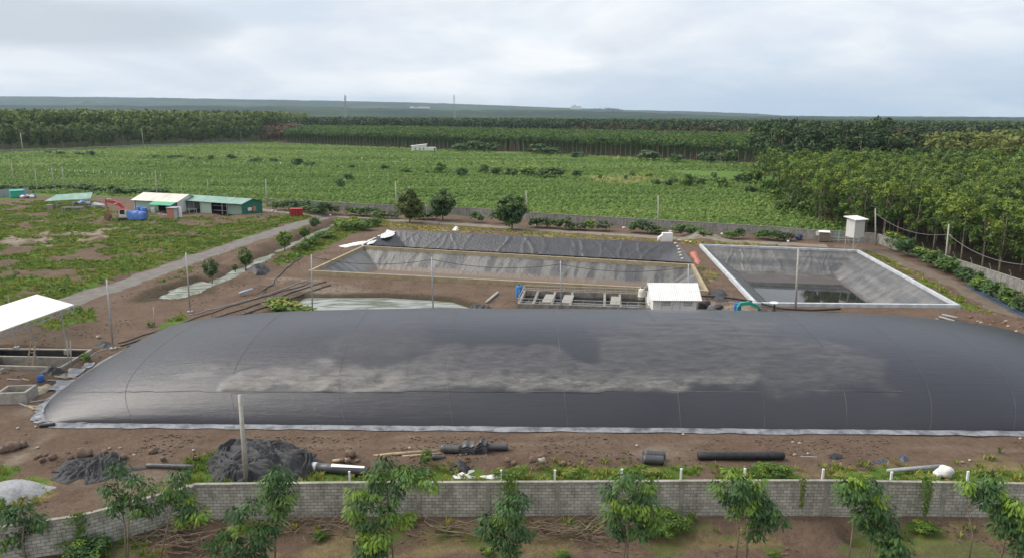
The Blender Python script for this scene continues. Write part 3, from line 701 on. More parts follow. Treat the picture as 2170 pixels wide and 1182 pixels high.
nm = N(t, 'ShaderNodeTexNoise', Scale=.9, Detail=6.0, Roughness=.7, Distortion=1.6); mp3 = N(t, 'ShaderNodeMapping'); mp3.inputs['Scale'].default_value = (.42, 1.3, 1.3); L(t, co, 'Object', mp3, 0); L(t, mp3, 0, nm, 'Vector')
rm = ramp(t, [(.34, (.42, .42, .42)), (.50, (.85, .85, .85)), (.64, (1.25, 1.25, 1.25))]); L(t, nm, 0, rm, 0)
a2 = N(t, 'ShaderNodeMath', operation='MULTIPLY'); L(t, a, 0, a2, 0); L(t, rm, 0, a2, 1)
mu = N(t, 'ShaderNodeMath', operation='MULTIPLY'); L(t, a2, 0, mu, 0); L(t, sp, 0, mu, 1); mu.use_clamp = True
mx_ = N(t, 'ShaderNodeMix', data_type='RGBA'); L(t, mu, 0, mx_, 0); L(t, base, 0, mx_, 6); mx_.inputs[7].default_value = (.245, .232, .21, 1)
# thin scuffs everywhere
ns = N(t, 'ShaderNodeTexNoise', Scale=2.2, Detail=10.0, Roughness=.75); mp2 = N(t, 'ShaderNodeMapping'); mp2.inputs['Scale'].default_value = (.12, 1, 1); L(t, co, 'Object', mp2, 0); L(t, mp2, 0, ns, 'Vector')
rs = ramp(t, [(.64, (0, 0, 0)), (.80, (.45, .45, .45))]); L(t, ns, 0, rs, 0)
mx2 = N(t, 'ShaderNodeMix', data_type='RGBA'); L(t, rs, 0, mx2, 0); L(t, mx_, 2, mx2, 6); mx2.inputs[7].default_value = (.20, .195, .19, 1)
L(t, mx2, 2, b, 'Base Color')
rg = N(t, 'ShaderNodeMapRange'); rg.inputs[3].default_value = .30; rg.inputs[4].default_value = .75; L(t, mu, 0, rg, 0); L(t, rg, 0, b, 'Roughness')
hsum = N(t, 'ShaderNodeMath', operation='MULTIPLY_ADD'); L(t, nn, 0, hsum, 0); L(t, sp, 0, hsum, 1); L(t, ns, 0, hsum, 2)
nu_ = N(t, 'ShaderNodeTexNoise', Scale=.45, Detail=3.0); L(t, co, 'Object', nu_, 'Vector')
hs2 = N(t, 'ShaderNodeMath', operation='MULTIPLY_ADD'); L(t, nu_, 0, hs2, 0); hs2.inputs[1].default_value = .6; L(t, hsum, 0, hs2, 2)
bp = N(t, 'ShaderNodeBump', Strength=.45, Distance=.12); L(t, hs2, 0, bp, 'Height'); L(t, bp, 0, b, 'Normal')
J = np.arange(nu * nv).reshape(nu, nv)
dig = thing('biogas_digester', 'huge inflated black membrane dome over the biogas lagoon, filling the middle', 'digester')
link('membrane', np_mesh('membrane', np.stack([DX, DY, DZ2], -1).reshape(-1, 3), np.stack([J[:-1, :-1], J[1:, :-1], J[1:, 1:], J[:-1, 1:]], -1).reshape(-1, 4), dmat, smooth=True,
     cols={'dust': np.stack([dust, dust, dust, np.ones_like(dust)], -1).reshape(-1, 4)}), dig)
seam_m = M('weld_seam', (.15, .15, .155), (.05, .05, .055), .35, .5)
for xs0 in (-31.0, -22.5, -13.9, -5.2, 4.0, 13.0, 19.7, 26.2, 32.9, 39.5):
    u = (xs0 - cx) / hx; G_ = []
    for v in np.linspace(-.995, .9, 90):
        row = []
        for k, du in enumerate((-.015, 0, .015)):
            X_, Y_, z = dome(np.array(u + du / hx), np.array(v))
            row.append((float(X_), float(Y_), float(z) + (.018 if k == 1 else .01) + .02))
        G_.append(row)
    MB().grid(G_).build('weld_seam', seam_m, dig)
G_ = []
for iu in range(0, nu, 2):
    if not (150 < ppx[iu, nv // 4] < 1900): continue
    jv = int(np.argmin(np.abs(ppy[iu, : nv // 2] - 829)))
    v0 = va[jv]
    G_.append([tuple(float(q) for q in (lambda p: (p[0], p[1], p[2] + .03 + .012 * (k == 1)))(dome(np.array(ua[iu]), np.array(v0 + dv)))) for k, dv in enumerate((-.0016, 0, .0016))])
MB().grid(G_).build('weld_seam', seam_m, dig)
ap_m = liner_mat('apron_liner', (.085, .09, .105), (.27, .28, .30), (.2, .2, .2), -9, .42, .35)
def apron(pts_in, pts_out, n=260):
    a_ = np.array(pts_in); b_ = np.array(pts_out)
    q = np.linspace(0, 1, n); GI = np.column_stack([np.interp(q, np.linspace(0, 1, len(a_)), a_[:, k]) for k in (0, 1)]); GO = np.column_stack([np.interp(q, np.linspace(0, 1, len(b_)), b_[:, k]) for k in (0, 1)])
    rows = []
    for i in range(n):
        j = (vnoise(np.array([i / 5.0]), np.array([3.3]))[0] - .5) * .5
        row = []
        for k in range(6):
            w = k / 5; p = GI[i] * (1 - w) + (GO[i] + (GO[i] - GI[i]) * j * .5) * w
            z = max(hz1(p[0], p[1]), 0) + .05 + .06 * math.sin(w * 3.1) * (vnoise(np.array([i / 3.0]), np.array([k * 1.7]))[0])
            row.append((p[0], p[1], z))
        rows.append(row)
    return MB().grid(rows)
yf = lambda x_: cy - hy - (x_ - cx) / hx * .35
apron([(-34.9, yf(-36.5) + .6), (45, yf(45) + .6)], [(-34.6, yf(-36) - .75), (45, yf(45) - .85)]).build('apron_strip', ap_m, dig, smooth=True)
apron([(-33.9, 53.7), (-35.6, 55.0), (-36.6, 57.5), (-37.2, 61), (-37.3, 68), (-37.0, 79)], [(-34.6, 52.8), (-36.7, 53.9), (-37.9, 57), (-38.5, 61), (-38.7, 68), (-38.1, 79)], 140).build('apron_strip', ap_m, dig, smooth=True)
for (px, py, w, l, rz) in ((112, 882, 1.7, 2.6, .4), (103, 862, 1.5, 1.8, -.2), (130, 818, 1.4, 2.2, .2), (152, 793, 1.5, 2.4, .1), (187, 776, .9, 1.2, .3), (145, 893, 3.4, .7, -.1), (95, 885, 1.4, 1.0, .5)):
    p = A(px, py); rows = [[(w * (i / 6 - .5), l * (j / 6 - .5), .09 + .05 * math.sin(i * 1.3 + j) + (.1 if j == 6 else 0)) for j in range(7)] for i in range(7)]
    tag(MB().grid(rows).build('liner_offcut', ap_m, None, (p[0], p[1], 0), rz, True), 'flat grey liner offcut lying round the left end of the dome', 'liner piece', 'liner offcuts at the dome edge')

# ------------------------------------------------------------------ foliage
def unit(v): return v / (np.linalg.norm(v, axis=-1, keepdims=True) + 1e-9)
def diamonds(c, nrm, Ls, Ws, r, axis_=None):
    n = len(c); nrm = unit(nrm)
    a = r.normal(size=(n, 3)) if axis_ is None else axis_
    tt = unit(a - nrm * np.sum(a * nrm, -1, keepdims=True)); bb = np.cross(nrm, tt)
    Ls = np.asarray(Ls)[:, None]; Ws = np.asarray(Ws)[:, None]
    return np.stack([c - tt * Ls, c - bb * Ws, c + tt * Ls, c + bb * Ws], 1)       # n,4,3
def crown(seed, nc, rx, rzv, zc, cr, nl, leaf, young=.25, flat=1.0, lowcut=-.55):
    r = np.random.default_rng(seed); Vs = []; Ts = []; cs = []
    d = unit(r.normal(size=(nc * 3, 3))); d = d[d[:, 2] > lowcut][:nc]
    rad = r.uniform(.45, 1.0, len(d)) ** .6
    for di, ra in zip(d, rad):
        lump = 1 + .22 * math.sin(3 * math.atan2(di[1], di[0]) + seed)
        c = np.array([di[0] * rx * ra * lump, di[1] * rx * ra * lump, zc + di[2] * rzv * ra]); cs.append(c)
        e = unit(r.normal(size=(nl, 3)) + np.array([0, 0, .55])); rr = cr * r.uniform(.7, 1.25) * r.uniform(.45, 1.0, (nl, 1))
        p = c + e * rr * np.array([1, 1, .75 * flat])
        q = diamonds(p, e + np.array([0, 0, .55]) + r.normal(size=(nl, 3)) * .42, leaf * r.uniform(.7, 1.3, nl), leaf * r.uniform(.4, .75, nl), r)
        t0 = r.uniform(.05, .62)
        if di[2] > .1 and r.random() < young: t0 = r.uniform(.72, 1.0)
        Vs.append(q); Ts.append(np.clip(t0 + r.normal(size=nl) * .10, 0, 1))
    return np.concatenate(Vs), np.concatenate(Ts), np.array(cs)
def quads_mesh(name, V, T, mat):
    n = len(V); return np_mesh(name, V.reshape(-1, 3), np.arange(n * 4).reshape(n, 4), mat, T)
def trunk_mb(hgt, r0, cs, lean=0.0, nlimb=7, seed=0, fork=.45):
    r = np.random.default_rng(seed); mb = MB()
    top = np.array([lean, 0, hgt * .8])
    pts = [np.array([lean * s * s + .05 * math.sin(5 * s + seed), .05 * math.cos(4 * s + seed), hgt * .8 * s]) for s in np.linspace(0, 1, 6)]
    mb.tube(pts, [r0 * (1.25 - .95 * s) for s in np.linspace(0, 1, 6)], 7)
    for c in cs[r.permutation(len(cs))[:nlimb]]:
        s = r.uniform(fork, .9); p0 = np.array([lean * s * s, 0, hgt * .8 * s])
        mid = (p0 + c) / 2 + np.array([0, 0, -.08 * hgt * .3])
        mb.tube([p0, mid, c], [r0 * .45, r0 * .3, r0 * .12], 5)
    return mb
def scatter(P, step, jit, seed, cull=True):
    P = np.asarray(P); r = np.random.default_rng(seed)
    x0, y0 = P.min(0); x1, y1 = P.max(0)
    X_, Y_ = np.meshgrid(np.arange(x0, x1, step), np.arange(y0, y1, step), indexing='ij')
    X_ = X_.ravel() + r.uniform(-jit, jit, X_.size) * step; Y_ = Y_.ravel() + r.uniform(-jit, jit, Y_.size) * step
    k = sdf(P, X_, Y_) < 0
    if cull: k &= np.abs(X_) < Y_ * .715 + 14
    return X_[k], Y_[k]
def merge_trees(name, xs, ys, zs, tmpl, smin, smax, mat, seed, tvar=.15, tmap=None):
    r = np.random.default_rng(seed); Vs = []; Ts = []
    pick = r.integers(0, len(tmpl), len(xs))
    for k, (V, T) in enumerate(tmpl):
        ii = np.where(pick == k)[0]
        if not len(ii): continue
        a = r.uniform(0, 6.28, len(ii)); s = r.uniform(smin, smax, len(ii)); ca, sa = np.cos(a) * s, np.sin(a) * s
        W = np.empty((len(ii),) + V.shape, np.float32)
        W[..., 0] = V[None, ..., 0] * ca[:, None, None] - V[None, ..., 1] * sa[:, None, None] + xs[ii][:, None, None]
        W[..., 1] = V[None, ..., 0] * sa[:, None, None] + V[None, ..., 1] * ca[:, None, None] + ys[ii][:, None, None]
        W[..., 2] = V[None, ..., 2] * s[:, None, None] + zs[ii][:, None, None]
        dt = r.normal(size=len(ii)) * tvar if tmap is None else tmap[ii] + r.normal(size=len(ii)) * tvar
        Vs.append(W.reshape(-1, 4, 3)); Ts.append(np.clip(T[None] + dt[:, None], 0, 1).ravel())
    return kind(link(name, quads_mesh(name, np.concatenate(Vs), np.concatenate(Ts), mat)), 'stuff')
def lowtree(seed, nq, rx, rzv, zc, leaf, trunk=0.0, young=.2):
    V, T, _ = crown(seed, max(5, nq // 8), rx, rzv, zc, rx * .38, 8, leaf, young)
    if trunk:                          # slim stem as crossed strips
        w = .16; q = np.array([[[-w, 0, 0], [w, 0, 0], [w, 0, trunk], [-w, 0, trunk]], [[0, -w, 0], [0, w, 0], [0, w, trunk], [0, -w, trunk]]])
        V = np.concatenate([V, q]); T = np.concatenate([T, [.0, .0]])
    return V, T
def tree_proto(nm, hgt, r0, leafm, seed, nc, rx, rzv, zc, cr, nl, leaf, young, lowcut=-.55, fork=.45):
    V, T, cs = crown(seed, nc, rx, rzv, zc, cr, nl, leaf, young, lowcut=lowcut)
    return quads_mesh('crown', V, T, leafm), trunk_mb(hgt, r0, cs, seed=seed, fork=fork).mesh('trunk', bark, True)
def put_tree(name, meshes, x_, y_, z_, rz, s, label, cat, group):
    o = thing(name, label, cat, (x_, y_, z_), rz, group); o.scale = (s, s, s * random.uniform(.92, 1.08))
    link('trunk', meshes[1], o); link('crown', meshes[0], o); return o

# young rubber plantation beyond the right-hand wall
protoA = [tree_proto('a', 11.8, .12, leafA, 100 + i, 28, 2.6, 4.4, 7.2, 1.0, 60, .235, .38, -.95, .2) for i in range(5)]
stand = np.array([(69.6, 60), (69.6, 138), A(1728, 482)[:2], A(1690, 455)[:2], A(1640, 415)[:2], A(1606, 390)[:2], (110, 285), (190, 275), (190, 60)])
xs, ys = scatter(stand, 4.5, .3, 5)
k = np.argsort(np.hypot(xs, ys)); xs, ys = xs[k], ys[k]
for i in range(min(285, len(xs))):
    put_tree('plantation_tree', protoA[i % 5], xs[i], ys[i], -.1, random.uniform(0, 6.28), random.uniform(.85, 1.12),
             'leafy young tree in the dense plantation behind the right-hand block wall', 'tree', 'plantation trees behind the right wall')
print('plantation', len(xs))
lowA = [lowtree(200 + i, 220, 2.7, 4.2, 7.4, .48, young=.3) for i in range(4)]
if len(xs) > 285:
    merge_trees('plantation_canopy', xs[285:], ys[285:], np.zeros(len(xs) - 285), lowA, .85, 1.12, leafA, 1)
# understorey stuff at the forest edge, dark litter is on the ground sheet
# tall dark trees at the corner of the plantation
protoB = [tree_proto('b', 16, .25, leafB, 300 + i, 24, 4.2, 4.8, 10.5, 1.7, 34, .5, .10, -.85) for i in range(4)]
dk = np.array([A(1590, 366)[:2], A(1640, 384)[:2], (98, 252), (150, 268), (185, 300), (150, 330), A(1600, 352)[:2]])
xs, ys = scatter(dk, 7.5, .3, 8)
for i in range(min(60, len(xs))):
    put_tree('broadleaf_tree', protoB[i % 4], xs[i], ys[i], -.2, random.uniform(0, 6.28), random.uniform(1.1, 1.4),
             'tall dark tree in the clump where the field meets the right plantation', 'tree', 'dark trees at the field corner')
print('dark', len(xs))
# front row of the wood along the left edge of the field
protoC = [tree_proto('c', 19, .28, leafW, 340 + i, 40, 4.6, 8.2, 10.6, 1.8, 30, .62, .25, -.95, .2) for i in range(4)]
a0, a1 = np.array([-385, 345]), np.array([-196, 622]); nrm_ = np.array([-.826, .563])
cnt = 0
for row in range(2):
    for s in np.arange(0, 1, .028):
        p = a0 + (a1 - a0) * (s + random.uniform(-.006, .006)) + nrm_ * (9 + row * 9 + random.uniform(-2, 2))
        if abs(p[0]) > p[1] * .715 + 8: continue
        put_tree('broadleaf_tree', protoC[cnt % 4], p[0], p[1], -.3, random.uniform(0, 6.28), random.uniform(.72, 1.15),
                 'tall leafy tree along the edge of the wood at the far left of the field', 'tree', 'trees edging the left wood'); cnt += 1
# first row of the pale-stemmed plantation on the far side of the field
protoD = [tree_proto('d', 13, .16, leafG, 380 + i, 11, 2.1, 2.2, 10.3, 1.1, 22, .62, .12, -.5, .75) for i in range(4)]
f0, f1 = A(604, 305), A(1120, 324); f2 = A(1590, 345)
L1 = (f1 - f0).length; L2 = (f2 - f1).length; cnt2 = 0
for s in np.arange(0, L1 + L2, 3.3):
    p = f0.lerp(f1, s / L1) if s < L1 else f1.lerp(f2, (s - L1) / L2)
    put_tree('plantation_tree', protoD[cnt2 % 4], p[0] + random.uniform(-.3, .3), p[1] + random.uniform(-.5, .5), -.1, random.uniform(0, 6.28), random.uniform(.68, .84),
             'slim straight-stemmed tree in the front row of the plantation beyond the field', 'tree', 'front row of the far plantation'); cnt2 += 1
print('left', cnt, 'far row', cnt2)
lowD = [lowtree(400 + i, 72, 2.1, 2.4, 10.4, .75, 10.5, .3) for i in range(4)]
pl = np.array([f0[:2], f1[:2], f2[:2], (f2[0] + 60, f2[1] + 60), (300, 500), (330, 560), (190, 640), (40, 735), (-160, 885), (-255, 870)]) + np.array([0, 3.3])
xs, ys = scatter(pl, 4.2, .16, 9)
merge_trees('far_plantation', xs, ys, np.zeros(len(xs)), lowD, .70, .86, leafE, 2, .10, np.full(len(xs), .06))
lowE = [lowtree(430 + i, 110, 4.4, 7.0, 11.5, 1.15, 0, .15) for i in range(4)]
belt = np.array([(-250, 890), (-60, 840), (60, 745), (200, 655), (340, 575), (520, 560), (480, 680), (230, 800), (60, 900), (-240, 1000)])
xs, ys = scatter(belt, 7.5, .3, 10)
merge_trees('dark_tree_belt', xs, ys, np.zeros(len(xs)), lowE, .9, 1.1, leafB, 3)
# woods left and right, out to where they melt into one canopy
lowF = [lowtree(450 + i, 110, 4.6, 5.0, 14.0, 1.0, 0, .3) for i in range(4)]
woodL = np.array([a0 + nrm_ * 26, a1 + nrm_ * 26, (-225, 735), (-262, 900), (-262, 1000), (-1000, 1300), (-1000, 500)])
xs, ys = scatter(woodL, 7.5, .35, 11)
merge_trees('left_wood', xs, ys, np.full(len(xs), 2.5), lowF, .85, 1.2, leafW, 4, .14, (fbm(xs, ys, 90, 3) - .5) * 1.1)
woodR = np.array([(110, 275), (190, 264), (420, 330), (800, 700), (700, 1100), (430, 640), (300, 470), (190, 340), (140, 335)])
xs, ys = scatter(woodR, 7.0, .35, 12)
merge_trees('right_wood', xs, ys, np.full(len(xs), -3.5), lowF, .85, 1.1, leafD, 5, .12, (fbm(xs, ys, 60, 3) - .5) * 1.0)
woodM = np.array([(-260, 1010), (-240, 1005), (60, 905), (230, 805), (480, 685), (700, 1105), (1100, 1700), (-1200, 1700), (-1000, 1305)])
xs, ys = scatter(woodM, 12, .4, 13)
lowG = [lowtree(470 + i, 36, 7.0, 5.0, 8.5, 2.6, 0, .15) for i in range(4)]
merge_trees('far_woodland', xs, ys, np.zeros(len(xs)), lowG, .8, 1.15, leafG, 6, .10, (fbm(xs, ys * .4, 160, 3) - .5) * 1.2 - .1)
# bare and withered trees
lowH = [lowtree(490 + i, 60, 3.6, 4.0, 8.0, .9, 7, .1) for i in range(3)]
P_ = A(600, 300); xs, ys = scatter(np.array([(-250, 800), (-215, 640), (-200, 620), (-195, 660), (-235, 870), (-265, 880)]), 6, .35, 14)
merge_trees('withered_wood', xs, ys, np.zeros(len(xs)), lowH, .8, 1.1, leafBr, 7, .1)
xs, ys = scatter(np.array([(60, 738), (200, 648), (330, 568), (335, 576), (205, 660), (65, 750)]), 7, .3, 15)
merge_trees('withered_trees', xs, ys, np.full(len(xs), 2.5), lowH, .8, 1.1, leafBr, 8, .1)
# far canopy sheet and the hills on the skyline
cgx = np.linspace(-7500, 7500, 420); cgy = np.concatenate([np.linspace(1500, 2600, 90), np.linspace(2620, 7600, 120)])
X_, Y_ = np.meshgrid(cgx, cgy, indexing='ij')
Z_ = 5 + 9 * fbm(X_, Y_, 42, 3) + 10 * (fbm(X_, Y_, 420, 3) - .5) * sm(1500, 3000, Y_); ZCAN = Z_
def forest_mat(name, a_, b_, c_):
    m = bpy.data.materials.new(name); m.use_nodes = True
    t = m.node_tree; b = t.nodes['Principled BSDF']; b.inputs['Roughness'].default_value = .95; b.inputs['Specular IOR Level'].default_value = .05
    co = N(t, 'ShaderNodeTexCoord'); mpn = N(t, 'ShaderNodeMapping'); mpn.inputs['Scale'].default_value = (.0016, .0034, .003); L(t, co, 'Object', mpn, 0)
    n = N(t, 'ShaderNodeTexNoise', Scale=1.0, Detail=5.0, Roughness=.6); L(t, mpn, 0, n, 'Vector')
    r = ramp(t, [(.36, a_), (.5, b_), (.64, c_)]); L(t, n, 0, r, 0)
    n2_ = N(t, 'ShaderNodeTexNoise', Scale=.045, Detail=3.0); L(t, co, 'Object', n2_, 'Vector')
    r2 = ramp(t, [(.35, (.6, .6, .6)), (.65, (1.3, 1.3, 1.3))]); L(t, n2_, 0, r2, 0)
    mu = N(t, 'ShaderNodeMix', data_type='RGBA', blend_type='MULTIPLY', Factor=1.0); L(t, r, 0, mu, 6); L(t, r2, 0, mu, 7); L(t, mu, 2, b, 'Base Color')
    return m
fmat = forest_mat('far_canopy', (.010, .022, .015), (.022, .040, .020), (.055, .075, .028))
J = np.arange(X_.size).reshape(X_.shape)
QJ = np.stack([J[:-1, :-1], J[1:, :-1], J[1:, 1:], J[:-1, 1:]], -1).reshape(-1, 4)
kind(link('far_forest', np_mesh('far_forest', np.stack([X_, Y_, Z_], -1).reshape(-1, 3), QJ, fmat, smooth=True)), 'stuff')
sk = np.array([(-400, 203), (0, 206), (250, 210), (500, 213), (800, 218), (950, 222), (1100, 226), (1200, 229), (1290, 231), (1380, 234), (1500, 236), (1640, 238), (1760, 242), (1830, 247), (2600, 254)], float)
hy_ = np.concatenate([np.linspace(5200, 7400, 26), np.linspace(7500, 9200, 8)]); hx_ = np.linspace(-6800, 6800, 360)
X_, Y_ = np.meshgrid(hx_, hy_, indexing='ij')
ax = PW / 2 + X_ / Y_ * F / math.cos(PITCH)   # bearing of each column of hills
ridge = np.interp(ax, sk[:, 0], sk[:, 1]); top = np.array([[B(a_, r_, 7400)[2] for a_, r_ in zip(ra, rr)] for ra, rr in zip(ax[:, :1], ridge[:, :1])])
top = np.maximum(top, 6)
Z_ = 8 + (top - 8) * sm(5200, 7400, Y_) * np.where(Y_ > 7400, 1 - .5 * sm(7400, 9200, Y_), 1) + (fbm(X_, Y_, 160, 4) - .5) * 12 + (fbm(X_, Y_, 40, 2) - .5) * 5
ZHILL = Z_
J = np.arange(X_.size).reshape(X_.shape)
kind(link('hills', np_mesh('hills', np.stack([X_, Y_, Z_], -1).reshape(-1, 3), np.stack([J[:-1, :-1], J[1:, :-1], J[1:, 1:], J[:-1, 1:]], -1).reshape(-1, 4), fmat, smooth=True)), 'structure')

sk2 = np.array([(-400, 222), (0, 224), (400, 226), (700, 230), (1000, 235), (1250, 236), (1500, 242), (1800, 247), (2600, 254)], float)
hy2 = np.concatenate([np.linspace(2700, 3900, 22), np.linspace(3960, 4800, 8)]); X_, Y_ = np.meshgrid(np.linspace(-4200, 4200, 420), hy2, indexing='ij')
ax = PW / 2 + X_ / Y_ * F / math.cos(PITCH); rd_ = np.interp(ax[:, :1], sk2[:, 0], sk2[:, 1]) + (fbm(X_[:, :1], X_[:, :1] * 0, 500, 3) - .5) * 7
top = np.maximum(np.array([[B(a_, r_, 3900)[2]] for a_, r_ in zip(ax[:, 0], rd_[:, 0])]), 9)
Z_ = 3 + (top - 3) * sm(2700, 3900, Y_) * (1 - .9 * sm(3900, 4800, Y_)) + (fbm(X_, Y_, 60, 4) - .5) * 9
J = np.arange(X_.size).reshape(X_.shape)
kind(link('hills', np_mesh('hills', np.stack([X_, Y_, Z_], -1).reshape(-1, 3), np.stack([J[:-1, :-1], J[1:, :-1], J[1:, 1:], J[:-1, 1:]], -1).reshape(-1, 4), fmat, smooth=True)), 'structure')

# crop rows on the field
def clump_t(seed, n, r_, h_, leaf, up=1.5):
    r = np.random.default_rng(seed); e = unit(r.normal(size=(n, 3)) * np.array([1, 1, .5]) + np.array([0, 0, up]))
    p = e * np.array([r_, r_, h_]) * r.uniform(.6, 1.0, (n, 1))
    return diamonds(p, e + r.normal(size=(n, 3)) * .35, leaf * r.uniform(.7, 1.3, n), leaf * r.uniform(.45, .7, n), r), np.clip(r.uniform(.25, .65) + r.normal(size=n) * .08, 0, 1)
cropT = [clump_t(600 + i, 18, .80, .80, .34) for i in range(8)]
cropT2 = [clump_t(620 + i, 14, 1.5, .95, .62) for i in range(8)]
bushpx = [(103, 327, 16, 10), (128, 329, 20, 9), (163, 330, 18, 9), (178, 331, 12, 8), (193, 332, 20, 13), (332, 336, 20, 8), (371, 338, 35, 11), (406, 340, 16, 9), (422, 340, 16, 7), (448, 342, 20, 15), (490, 340, 22, 14), (541, 346, 30, 12),
    (578, 347, 22, 13), (629, 352, 30, 18), (659, 352, 26, 11), (716, 356, 14, 7), (746, 357, 22, 10), (815, 360, 20, 12), (862, 367, 28, 13), (740, 383, 20, 18), (723, 399, 20, 22), (930, 368, 28, 26), (979, 375, 26, 22), (905, 368, 8, 8), (1027, 370, 30, 24), (1050, 372, 30, 18), (1082, 374, 30, 20),
    (1121, 375, 40, 24), (1169, 378, 60, 26), (1223, 377, 24, 18), (1272, 382, 12, 15), (1325, 382, 10, 12), (1338, 374, 14, 10), (1375, 376, 16, 10), (1390, 394, 26, 14), (1421, 396, 34, 20), (1454, 398, 36, 32), (1486, 394, 30, 18), (1513, 380, 16, 16), (1530, 399, 34, 26), (1573, 391, 36, 28), (1590, 410, 30, 18), (1627, 405, 40, 28)]
dryc = poly([(1240, 372), (1380, 368), (1420, 385), (1290, 392)])
dry2 = [poly([(150, 345), (190, 340), (200, 350), (160, 352)]), poly([(640, 392), (700, 385), (720, 400), (650, 402)]), poly([(820, 400), (900, 395), (930, 408), (840, 412)])]
xs, ys = scatter(np.array([(-320, 190), (-62, 193), (4.2, 168.8), (51.6, 150), (68, 142), (78, 170), (92, 250), (60, 330), (-300, 330)]), 1.5, .42, 20)
k = (sdf(field, xs, ys) < -.8) & ((sdf(dryc, xs, ys) + (fbm(xs, ys, 9, 3) - .5) * 14 > 0) | (rng.random(len(xs)) < .45)); xs, ys = xs[k], ys[k]
tm = (fbm(xs * .25, ys * 1.6, 7, 5) - .5) * 1.2 + .55 * sm(.3, -.5, sdf(dryc, xs, ys)); k = rng.random(len(xs)) < .96; xs, ys, tm = xs[k], ys[k], tm[k]
zz_ = (fbm(xs * .35, ys * 1.4, 5, 3) - .5) * 1.3 - .2
merge_trees('cassava_crop', xs, ys, zz_, cropT, .75, 1.25, leafF, 21, .08, tm); print('crop', len(xs))
xs, ys = scatter(np.array([(-440, 330), (60, 330), (105, 318), (118, 372), (12, 462), (-178, 590), (-205, 610), (-310, 462)]), 2.6, .42, 22)
tm = (fbm(xs * .2, ys * 1.0, 14, 5) - .5) * 1.2
merge_trees('cassava_crop_beyond', xs, ys, (fbm(xs * .4, ys, 8, 3) - .5) * .9 - .2, cropT2, .8, 1.2, leafF, 23, .08, tm); print('crop2', len(xs))

# shrubs
bushP = {}
def bush_mesh(mat, v):
    if (mat.name, v) not in bushP:
        V, T, cs = crown(700 + v, 11, .40, .36, .48, .24, 34, .085, .25, lowcut=-.7) if v < 5 else crown(720 + v, 30, .42, .36, .46, .17, 60, .034, .25, lowcut=-.8)
        bushP[(mat.name, v)] = quads_mesh('bush', V, T, mat)
    return bushP[(mat.name, v)]
def bush(px, py, w, h, label, mat=leafE, cat='bush', group=None, name='bush', v=None):
    p = G(px, py) if py > 420 else A(px, py, -.1)
    s = depth(p) / F
    if v is None: v = random.randrange(5) + (5 if py > 980 else 0)
    o = link(name, bush_mesh(mat, v), None, (p[0], p[1], p[2] - .05), random.uniform(0, 6.28), (w * s, w * s, h * s * 1.05))
    return tag(o, label, cat, group)
for i, (px, py, w, h) in enumerate(bushpx):
    bush(px, py, w, h, 'dark green shrub growing wild among the crop in the field', leafG if i % 3 else leafE, group='shrubs in the crop field')
for i, (px, py, w, h) in enumerate([(1664, 451, 44, 30), (1713, 459, 54, 40), (1797, 472, 46, 38), (1690, 436, 40, 26), (1745, 440, 44, 40), (1645, 425, 40, 30), (1838, 478, 40, 30), (1622, 412, 30, 30), (1600, 392, 36, 36)]):
    bush(px, py, w, h, 'bright green thicket bush at the foot of the right plantation', leafE if i % 2 else leafA, group='thicket at the plantation foot')
for (px, py, w, h) in [(1757, 476, 26, 46), (1842, 470, 26, 28)]:
    bush(px, py, w, h, 'withered brown climber bush at the foot of the plantation', leafBr, group='withered bushes')
for i, (px, py, w, h) in enumerate([(660, 303, 30, 30), (973, 322, 40, 20), (1005, 322, 50, 26), (1040, 323, 40, 24), (1140, 328, 60, 26), (1170, 330, 40, 20), (1225, 335, 40, 14), (1370, 342, 60, 26), (1430, 346, 36, 22), (1500, 348, 40, 30), (1545, 350, 40, 34), (795, 313, 16, 8), (820, 314, 18, 7)]):
    bush(px, py, w, h, 'bushy undergrowth clump at the foot of the far plantation', leafG, group='undergrowth at the far plantation')
def along(pts, n):
    pts = np.array(pts, float); s = np.concatenate([[0], np.cumsum(np.hypot(*(pts[1:] - pts[:-1]).T))]); q = np.linspace(0, s[-1], n)
    return np.column_stack([np.interp(q, s, pts[:, 0]), np.interp(q, s, pts[:, 1])])
skip = [(930, 1000), (1060, 1120)]
for i, (px, py) in enumerate(along([(592, 446), (811, 462), (1000, 470), (1126, 482), (1454, 500), (1690, 513)], 46)):
    if any(a_ < px < b_ for a_, b_ in skip) or random.random() < .16: continue
    bush(px + random.uniform(-6, 6), py - 1 + random.uniform(-1, 2), random.uniform(28, 46), random.uniform(17, 30), 'leafy green shrub planted along the inner side of the far block wall', leafG if i % 3 else leafE, group='shrubs along the far wall')
for i, (px, py) in enumerate(along([(1885, 528), (1940, 556), (2010, 585), (2060, 612), (2110, 640), (2175, 672)], 15)):
    bush(px + random.uniform(-5, 5) + 6, py + random.uniform(-2, 3) - 4, random.uniform(38, 60), random.uniform(30, 46), 'leafy shrub planted along the inner side of the right-hand block wall', leafG if i % 3 else leafE, group='shrubs along the right wall')
for i, (px, py) in enumerate(along([(0, 412), (60, 410), (150, 410), (240, 416), (340, 420)], 22)):
    bush(px + random.uniform(-6, 6), py + random.uniform(-1, 2) - 6, random.uniform(24, 38), random.uniform(12, 20), 'low dense shrub in the hedge row behind the sheds on the left', leafG, group='hedge behind the sheds')
for (px, py, w, h) in [(740, 490, 44, 26), (765, 488, 46, 22), (790, 480, 40, 20), (660, 520, 40, 20), (690, 505, 46, 18), (645, 530, 34, 20), (720, 480, 40, 18)]:
    bush(px, py, w, h, 'bright green weed bush beside the ditch left of the ponds', leafE, group='weed bushes by the ditch')
